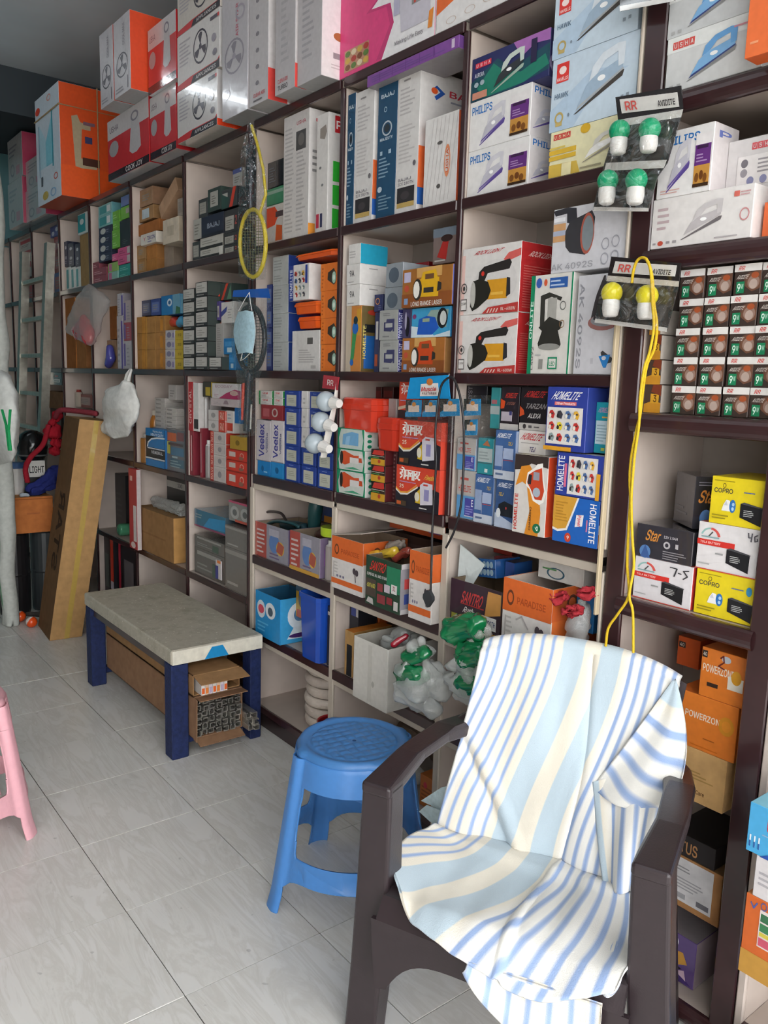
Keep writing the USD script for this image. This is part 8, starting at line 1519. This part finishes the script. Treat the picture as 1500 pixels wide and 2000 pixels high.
tm = solid('g', [(tuple(PX(152, 648, 1.625)), .05), (tuple(PX(174, 655, 1.625)), .055), (tuple(PX(165, 632, 1.63)), .05)], .014, bones=[(0, 1), (1, 2), (0, 2)])
v = np.array(tm.vertices); v = v + np.array(tm.vertex_normals) * (.03 * (meshkit.fbm(v * 24, 3, 3) - .5))[:, None]; v[:, 1] = 1.625 + (v[:, 1] - 1.625) * .7
MB().add(v, tm.faces, '#c23038').build('contents', GLOSS, rb, smooth=True, label='red pieces at the bottom of the bag')

# lamp bulbs on cards
def bulb(mb1, mb2, x, y, r, Y, c, by):
    p = PX(x, y, Y); R = rad(r, p); b_ = PX(x, by, Y)
    prof = [(.0005, R)] + [(R * math.cos(a), R * math.sin(a)) for a in np.linspace(1.35, -.9, 12)]
    mb1.lathe(prof, c, 22, T=lambda v: v + p)
    h = p[2] - .62 * R - b_[2]
    mb2.lathe([(R * .66, h), (R * .78, h * .97), (R * .82, h * .5), (R * .70, h * .1), (R * .5, 0), (.0005, 0)], '#dcdad6', 20, T=lambda v: v + [p[0], p[1], b_[2]])
def bulb_pack(label, header, body, bulbs, col, Y, rows=1, bands=()):
    t_ = thing('bulb_pack', label, 'lamp bulbs', tuple(PX(*np.mean(body, 0), Y)))
    mb = MB(); patch(mb, pxs(body, Y), '#2c2a2a'); 
    for bd, cc in bands: patch(mb, pxs(bd, Y - .001), cc, .0008)
    mb.build('backing_card', GLOSS, t_)
    mb = MB(); patch(mb, pxs(header, Y - .0015), '#231f21')
    hx = np.array(header, float); c = hx.mean(0); inn = c + (hx - c) * [.88, .62]
    patch(mb, pxs(inn, Y - .0030), '#cfccc8', .001)
    l0, r0 = inn[0], inn[1]; dv = inn[3] - inn[0]
    card_text(mb, 'RR', l0 + (r0 - l0) * .08 + dv * .2, l0 + (r0 - l0) * .28 + dv * .2, l0 + (r0 - l0) * .08 + dv * .85, Y - .0045, '#c9524c')
    card_text(mb, 'AVIDITE', l0 + (r0 - l0) * .64 + dv * .42, l0 + (r0 - l0) * .94 + dv * .42, l0 + (r0 - l0) * .64 + dv * .85, Y - .0045, '#3a3638')
    mb.build('header_card', GLOSS, t_)
    for (x, y, r, by) in bulbs:
        m1, m2 = MB(), MB(); bulb(m1, m2, x, y, r, Y - .022, col, by)
        g1 = m2.build('bulb_base', PLAST, t_, smooth=40 and True); m1.build('bulb_globe', SHINY, t_, smooth=True)
    mb = MB(); patch(mb, pxs(body, Y - .078), '#ffffff', .0006); mb.build('clear_bag', FILM, t_)
    return t_
bulb_pack('hanging card of four green lamp bulbs in clear film on the thick post', [(1202, 190), (1330, 167), (1334, 213), (1207, 234)], [(1207, 234), (1334, 213), (1303, 318), (1284, 345), (1266, 412), (1158, 410), (1166, 375), (1180, 320)],
    [(1210, 256, 20.5, 301), (1269, 253, 21.5, 297), (1187, 353, 20.5, 399), (1243, 352, 21.5, 399)], '#119a6a', 1.635,
    bands=[([(1207, 234), (1334, 213), (1330, 229), (1204, 248)], '#c9c6c2'), ([(1184, 318), (1302, 312), (1296, 328), (1180, 334)], '#c9c6c2'), ([(1160, 404), (1266, 406), (1266, 413), (1158, 412)], '#d0cdc9')])
bulb_pack('hanging card of two yellow lamp bulbs in clear film under the green ones', [(1194, 501), (1330, 514), (1326, 549), (1187, 538)], [(1187, 538), (1326, 549), (1322, 570), (1302, 647), (1162, 625), (1170, 580)],
    [(1195, 572, 20.5, 619), (1264, 578, 21.5, 624)], '#d8cb1c', 1.635,
    bands=[([(1187, 538), (1326, 549), (1325, 560), (1184, 549)], '#c6bfb4'), ([(1163, 622), (1303, 640), (1302, 648), (1161, 630)], '#c9c6c2')])
tpk = thing('bulb_pack', 'bottom edge of another hanging lamp card at the top of the photo', 'lamp bulbs', tuple(PX(1260, -20, 1.635)))
mb = MB(); patch(mb, pxs([(1206, -70), (1330, -90), (1318, 0), (1212, 22)], 1.635), '#2c2a2a'); patch(mb, pxs([(1210, 12), (1318, -8), (1316, 2), (1211, 22)], 1.634), '#c9c6c2', .0008); mb.build('backing_card', GLOSS, tpk)
# white strip of three clear round bulbs
bs = thing('bulb_strip', 'white strip of clear round bulbs with a red tag, hanging before the blue boxes', 'lamp bulbs', tuple(PX(636, 815, 1.64)))
MB().tube(pxs([(660, 736), (654, 790), (643, 840), (632, 893)], 1.645), [.004, .010, .016, .015], '#d9d6d0', 8, flat=.3).build('strip', PLAST, bs, smooth=True)
mb = MB(); patch(mb, pxs([(632, 732), (662, 736), (659, 762), (629, 758)], 1.64), '#a8323c'); card_text(mb, 'RR', (640, 741), (652, 743), (639, 752), 1.639, '#d8c4c0'); mb.build('tag', GLOSS, bs, label='red tag with pale letters')
for (x, y, bx, by_) in ((637, 784, 660, 788), (627, 824, 650, 834), (615, 866, 640, 876)):
    p, q = PX(x, y, 1.625), PX(bx, by_, 1.625); R = rad(20, p)
    tmb = trimesh.creation.icosphere(3, R); tmb.apply_translation(p)
    MB().add(tmb.vertices, tmb.faces, '#a9b4bb').build('bulb_globe', SHINY, bs, smooth=True)
    d = q - p; MB().tube([p + d * .62, p + d * .9, p + d * 1.12], [R * .62, R * .5, R * .42], '#dcdad6', 12).build('bulb_base', PLAST, bs)
# blue hardware sachets
def sachet_strip(label, header, cards, Y, low=None):
    t_ = thing('sachet_strip', label, 'sachets', tuple(PX(*np.mean(header or cards[0], 0), Y)))
    if header:
        mb = MB(); patch(mb, pxs(header, Y), '#1f92cf')
        patch(mb, pxs([(822, 750), (855, 748), (857, 773), (820, 774)], Y - .002), '#dfdcd8', .001)
        tr_ = tri(ell(0, 0, 1, 1)); patch(mb, pxs([(839 + 6 * math.cos(a), 746 + 7 * math.sin(a)) for a in np.linspace(0, 6.28, 13)[:-1]], Y - .0035), '#c8763a', .001)
        card_text(mb, 'Muscle', (824, 756), (853, 755), (823, 765), Y - .004, '#c03a3a'); card_text(mb, 'FASTENER', (825, 766), (853, 766), (825, 771), Y - .004, '#7a5a5a'); mb.build('header_card', GLOSS, t_)
    for c in cards:
        mb = MB(); c = np.array(c, float); patch(mb, pxs(c, Y - .004), '#2389c0'); a, b_, d, e = c
        patch(mb, pxs([a, a + (b_ - a) * .45, a + (b_ - a) * .2 + (e - a) * .6, a + (e - a) * .75], Y - .005), '#3a3530', .0008)
        ctr = c.mean(0) + [1, 0]; h = (e - a)[1]; w_ = (b_ - a)[0]
        patch(mb, pxs([ctr + [-.36 * w_, -.18 * h], ctr + [.34 * w_, -.18 * h], ctr + [.34 * w_, .22 * h], ctr + [-.36 * w_, .22 * h]], Y - .006), '#dcc8b8', .0008)
        patch(mb, pxs([ctr + [.13 * w_ * math.cos(q), -.24 * h + .13 * h * math.sin(q)] for q in np.linspace(0, 6.28, 11)[:-1]], Y - .007), '#c8863a', .0008)
        mb.build('sachet', GLOSS, t_)
    if low: mb = MB(); patch(mb, pxs(low, Y - .012), '#ffffff', .0006); mb.build('clear_bag', FILM, t_)
    return t_
sachet_strip('blue header card and sachets hanging before the orange red cartons', [(801, 738), (875, 732), (879, 779), (794, 779)], [[(793, 781), (823, 781), (822, 814), (791, 814)], [(826, 781), (855, 781), (854, 814), (824, 814)], [(860, 779), (896, 779), (897, 812), (859, 814)]], 1.645, [(792, 782), (898, 780), (902, 866), (792, 858)])
sachet_strip('second strip of small blue sachets hanging right of the black cable', None, [[(906, 779), (938, 779), (938, 811), (905, 812)], [(908, 820), (932, 819), (931, 850), (906, 850)]], 1.645, [(903, 772), (958, 772), (956, 862), (900, 856)])
# cords
wire('cable', 'black cable loop with a heart-shaped plug hanging before the shelves', 'cable', pxs([(841, 1158), (843, 1090), (845, 1020), (849, 950), (852, 900), (850, 850), (854, 800), (861, 756), (874, 739), (886, 740), (898, 772), (905, 822), (906, 880), (904, 940), (899, 995), (886, 1040), (871, 1070)], 1.615), .0034, '#1d1b1e', dense=5)
cb = stage.GetPrimAtPath('/World/cable')
p = PX(840, 1170, 1.615); s_ = rad(12, p)
hp = [(-.2, 1.4), (.2, 1.4), (.95, .6), (1, .1), (0, -1.2), (-1, .1), (-.95, .6)]
MB().prism(Polygon(hp).buffer(.15).simplify(.02), 0, 1.0, '#34373a', T=lambda v: np.stack([p[0] + v[:, 0] * s_, p[1] - v[:, 2] * .012, p[2] + v[:, 1] * s_], 1)).build('plug', PLAST, cb)
yc = wire('yellow_cord', 'yellow cord looped over the post and hanging down beside the batteries', 'cord', pxs([(1234, 553), (1237, 530), (1244, 510), (1255, 503), (1266, 512), (1274, 543), (1277, 590), (1283, 637), (1278, 681), (1264, 712), (1257, 753), (1250, 812), (1245, 832), (1234, 886), (1230, 930), (1231, 978), (1227, 1051), (1225, 1106), (1228, 1163), (1206, 1200), (1188, 1227), (1183, 1262)], 1.60), .0033, '#d0ae2c', CLOTH, dense=4)
wire('x', '', '', pxs([(1262, 505), (1271, 530), (1274, 590), (1277, 640), (1268, 690), (1258, 720), (1250, 780), (1248, 830), (1240, 886), (1236, 930), (1233, 978), (1235, 1051), (1238, 1106), (1229, 1163), (1236, 1196), (1237, 1275)], 1.597), .0032, '#d4b434', CLOTH, dense=4, parent=yc, part='second_strand')
bt = MB().box(-1.2440, -1.2350, 1.668, 1.6835, .95, 1.76, '#bfae90', b=.002)
bt.build('loose_edging', LAMI, UM, label='cream edging strip coming loose')

# ------------------------------------------------------------------ things standing at the far left
ld = thing('stepladder', 'worn aluminium ladder leaning on the far shelves', 'ladder', (-5.9, 1.3, 0))
def lad(x, y):
    # the ladder's plane leans from y=1.49 on the floor to 1.645 at 2.6 m
    d = ray(x, y); k = .155 / 2.6; t = (1.49 - CAM[1] + k * CAM[2]) / (d[1] - k * d[2]); return CAM + d * t
L0, L1, R0, R1 = lad(33, 832), lad(41, 492), lad(76, 832), lad(89, 474)
def ext(a, b_, z): return a + (b_ - a) * (z - a[2]) / (b_[2] - a[2])
for a, b_ in ((L0, L1), (R0, R1)):
    lo, hi = ext(a, b_, .005), b_; w_ = .032; mb = MB()
    q = [lo + [-w_, 0, 0], lo + [w_, 0, 0], lo + [w_, .055, 0], lo + [-w_, .055, 0]]; r = [k + (hi - lo) for k in q]
    mb.add(np.array(q + r), [[3, 2, 1, 0], [4, 5, 6, 7], [0, 1, 5, 4], [1, 2, 6, 5], [2, 3, 7, 6], [3, 0, 4, 7]], '#a5a196'); mb.build('rail', METAL, ld)
for y in (555, 627, 695, 766, 830):
    a = lad(36, y); z = a[2]; p, q = ext(L0, L1, z), ext(R0, R1, z)
    MB().box(min(p[0], q[0]), max(p[0], q[0]), p[1] + .004, p[1] + .05, z - .014, z + .014, '#bab5a6', b=.003).build('rung', METAL, ld)
for z in (.30, .62, .92):
    p, q = ext(L0, L1, z), ext(R0, R1, z); MB().box(p[0], q[0], p[1] + .004, p[1] + .05, z - .014, z + .014, '#bab5a6', b=.003).build('rung', METAL, ld)
rl = thing('wrapped_roll', 'tall white wrapped roll with green stripes in the far left corner', 'roll', (-5.72, 1.14, 0))
def rollmesh(cx, cy, r, z0, z1, seed, col):
    zz_ = np.linspace(z0, z1, 60); V = []
    for z in zz_:
        for k in range(24):
            a = 2 * math.pi * k / 24; V.append((cx + r * math.cos(a), cy + r * math.sin(a), z))
    V = np.array(V); kx = meshkit.fbm(V * [9, 9, 3], 3, seed) - .5; dirs = V[:, :2] - [cx, cy]; V[:, :2] += dirs / r * (kx * .05)[:, None]
    F = [[j * 24 + k, j * 24 + (k + 1) % 24, (j + 1) * 24 + (k + 1) % 24, (j + 1) * 24 + k] for j in range(59) for k in range(24)]
    F = [q for f in F for q in ([f[0], f[1], f[2]], [f[0], f[2], f[3]])] + [[0, (k + 1) % 24, k] for k in range(1, 23)] + [[59 * 24, 59 * 24 + k, 59 * 24 + (k + 1) % 24] for k in range(1, 23)]
    C = np.array([lin('#1f7a4a') if (k in (15, 19) and (z * 1.7) % 1 > .18) else lin(col) for z in zz_ for k in range(24)])
    return MB().add(V, F, C)
pr_ = PX(6, 900, 1.16)
rollmesh(pr_[0], 1.16, .052, .004, PX(8, 282, 1.16)[2], 3, '#b7bab4').build('wrapping', MATTE, rl, smooth=True)
rb2 = hung_bag('sack', 'white woven sack with green lettering leaning in the far left corner', [(0, 722), (12, 735), (22, 780), (28, 830), (29, 872), (22, 905), (0, 908), (-25, 905), (-40, 860), (-36, 790), (-20, 735)], .99, MATTE, '#c4c6c2', .07, amp=.02, seed=2)
mb = MB()
for a, b_, c, d in (((4, 800), (12, 830), (18, 880), .006), ((20, 800), (17, 840), (21, 880), .006)): mb.tube(pxs([a, b_, c], .915), d, '#1f8a50', 6, flat=.4)
mb.build('green_print', MATTE, rb2)
Yc = 1.25
# dark drums carrying the orange-brown carton, the bucket, the helmet and the cloth bag
for k, (x, y, c, lb) in enumerate(((-5.40, 1.46, '#34393b', 'right'), (-5.385, 1.255, '#1f1d1f', 'left'))):
    d_ = thing('drum', ['dark grey', 'black'][k] + f' plastic drum under the orange-brown carton, {lb} one', 'drum', (x, y, .001))
    MB().lathe([(.0005, 0), (.09, 0), (.094, .02), (.096, .25), (.100, .26), (.096, .27), (.094, .51), (.085, .53), (.0005, .53)], c, 24).build('drum_body', PLAST, d_, local=True)
    if not k: MB().box(x + .0965, x + .099, y - .01, y + .06, .30, .38, '#b9b9b6').build('label', CARD, d_)
carton('brown_carton', 'orange-brown carton standing on the dark drums at the far left', 'box', .31, .226, .226, (-5.405, 1.357, .5325), c=('#b9703c', '#b9703c', '#c08a5a'), s=[('l', .3, .5, .4, .1, 1, '#a8643a'), ('r', 0, .93, 1, .02, '#8a5028')], m=KRAFT)
ZB = .7595
bk_ = thing('bucket', 'white plastic bucket with a blue lid at the far left', 'bucket', (-5.42, 1.30, ZB))
MB().lathe([(.0005, 0), (.045, 0), (.056, .17), (.0005, .17)], '#d5d3cf', 24).build('bucket_body', PLAST, bk_, local=True)
MB().lathe([(.058, .165), (.060, .18), (.05, .20), (.0005, .205)], '#3a5a86', 24).build('lid', PLAST, bk_, local=True)
carton('light_carton', 'black carton with a white lettered panel under the black helmet', 'box', .11, .105, .215, (-5.43, 1.412, ZB), c=('#1f1f22', '#1a1a1d'), s=[('p', [(.03, .50), (.03, .85), (.10, .98), (1, .98), (1, .50)], '#cfccc6'), ('t', 'LIGHT', .10, .62, .84, .20, '#2a2a2a')])
hl = thing('helmet', 'glossy black helmet behind the white bucket', 'helmet', (-5.43, 1.405, ZB + .216))
MB().lathe([(.07, 0), (.086, .03), (.093, .075), (.088, .12), (.066, .16), (.035, .18), (.0005, .186)], '#17191a', 28).build('shell', SHINY, hl, smooth=True, local=True)
MB().lathe([(.0865, .024), (.0905, .024), (.0905, .034), (.0875, .034)], '#5a5c5c', 28).build('trim', PLAST, hl, local=True)
bag('cloth_bag', 'dark blue cloth bag slumped on the orange-brown carton', 'cloth bag', [((-5.305, 1.36, ZB + .03), .035), ((-5.30, 1.42, ZB + .06), .05), ((-5.27, 1.475, ZB + .09), .055), ((-5.27, 1.49, ZB + .15), .045)], CLOTH, '#2a3270', amp=.04, fs=16, seed=3, voxel=.016, zmin=ZB + .001)
XJ = -5.24
jk = bag('jacket', 'red nylon jacket with straps hung beside the leaning tall carton', 'jacket', [(tuple(onX(112, 812, XJ)), .03), (tuple(onX(102, 845, XJ)), .045), (tuple(onX(110, 866, XJ)), .045), (tuple(onX(108, 880, XJ)), .038)], CLOTH, '#a5202e', amp=.045, fs=18, seed=6, voxel=.014, part='body')
wire('x', '', '', [onX(95, 830, -5.20), onX(84, 868, -5.19), onX(60, 893, -5.19), onX(50, 915, -5.20), onX(54, 942, -5.21)], .016, '#9a2430', CLOTH, parent=jk, part='strap', dense=6)
wire('x', '', '', [onX(108, 815, -5.2), (-5.10, 1.49, 1.30), (-4.95, 1.54, 1.302), (-4.72, 1.58, 1.298)], .016, '#8f3a44', CLOTH, parent=jk, part='strap', dense=6)
bag('cloth_bundle', 'pale folded newspaper and plastic on the orange-brown carton edge', 'cloth', [((-5.268, 1.29, ZB + .012), .011), ((-5.262, 1.33, ZB + .010), .011)], MATTE, '#a9b4bd', amp=.01, fs=30, seed=8, zmin=ZB + .0005, voxel=.006)
bag('floor_mat', 'dark folded mat on the floor in front of the drums', 'mat', [((-5.26, 1.30, .02), .02), ((-5.20, 1.36, .024), .022), ((-5.14, 1.42, .02), .02)], CLOTH, '#4a4542', amp=.02, fs=10, seed=5, zmin=.001)
for k, (x, y) in enumerate(((15, 1181), (40, 1206), (62, 1217))):
    p = onZ(x, y + 8, .0); R = .033; tb = thing('toy_ball', f'orange and white plastic ball on the floor, {["farthest", "middle", "nearest"][k]} of three', 'ball', (p[0], p[1], .0005))
    s0 = trimesh.creation.icosphere(3, R); v = np.array(s0.vertices)
    ax = np.array([-.6, -.6, .5]) / np.linalg.norm([-.6, -.6, .5]); fc_ = (np.array(s0.triangles_center) @ ax) > R * .25
    for msk, cc, nm in ((~fc_, '#e0501c', 'shell'), (fc_, '#d8ccc4', 'cap')): MB().add(v + [0, 0, R], s0.faces[msk], cc).build(nm, SHINY, tb, local=True, smooth=True)
# light blue cloth corner sticking out behind the chair
cl = thing('folded_cloth', 'pale blue folded cloth sticking out between the chair arm and towel', 'cloth', tuple(PX(850, 1570, 1.36)))
mb = MB(); patch(mb, pxs([(822, 1564), (862, 1538), (905, 1530), (890, 1590), (862, 1583)], 1.355), '#b9cbcf', .004); patch(mb, pxs([(818, 1585), (832, 1573), (885, 1592), (868, 1622), (840, 1605)], 1.345), '#b4c6ca', .004)
mb.build('cloth', CLOTH, cl)
# clutter glimpsed under the chair arm
B('brown_carton', 'dark red carton on the floor of the bay seen under the chair arm', 885, 960, 1530, 1640, Y=1.86, d=.12, c=('#8a4a30', '#6a3a28'), zb=.0965)
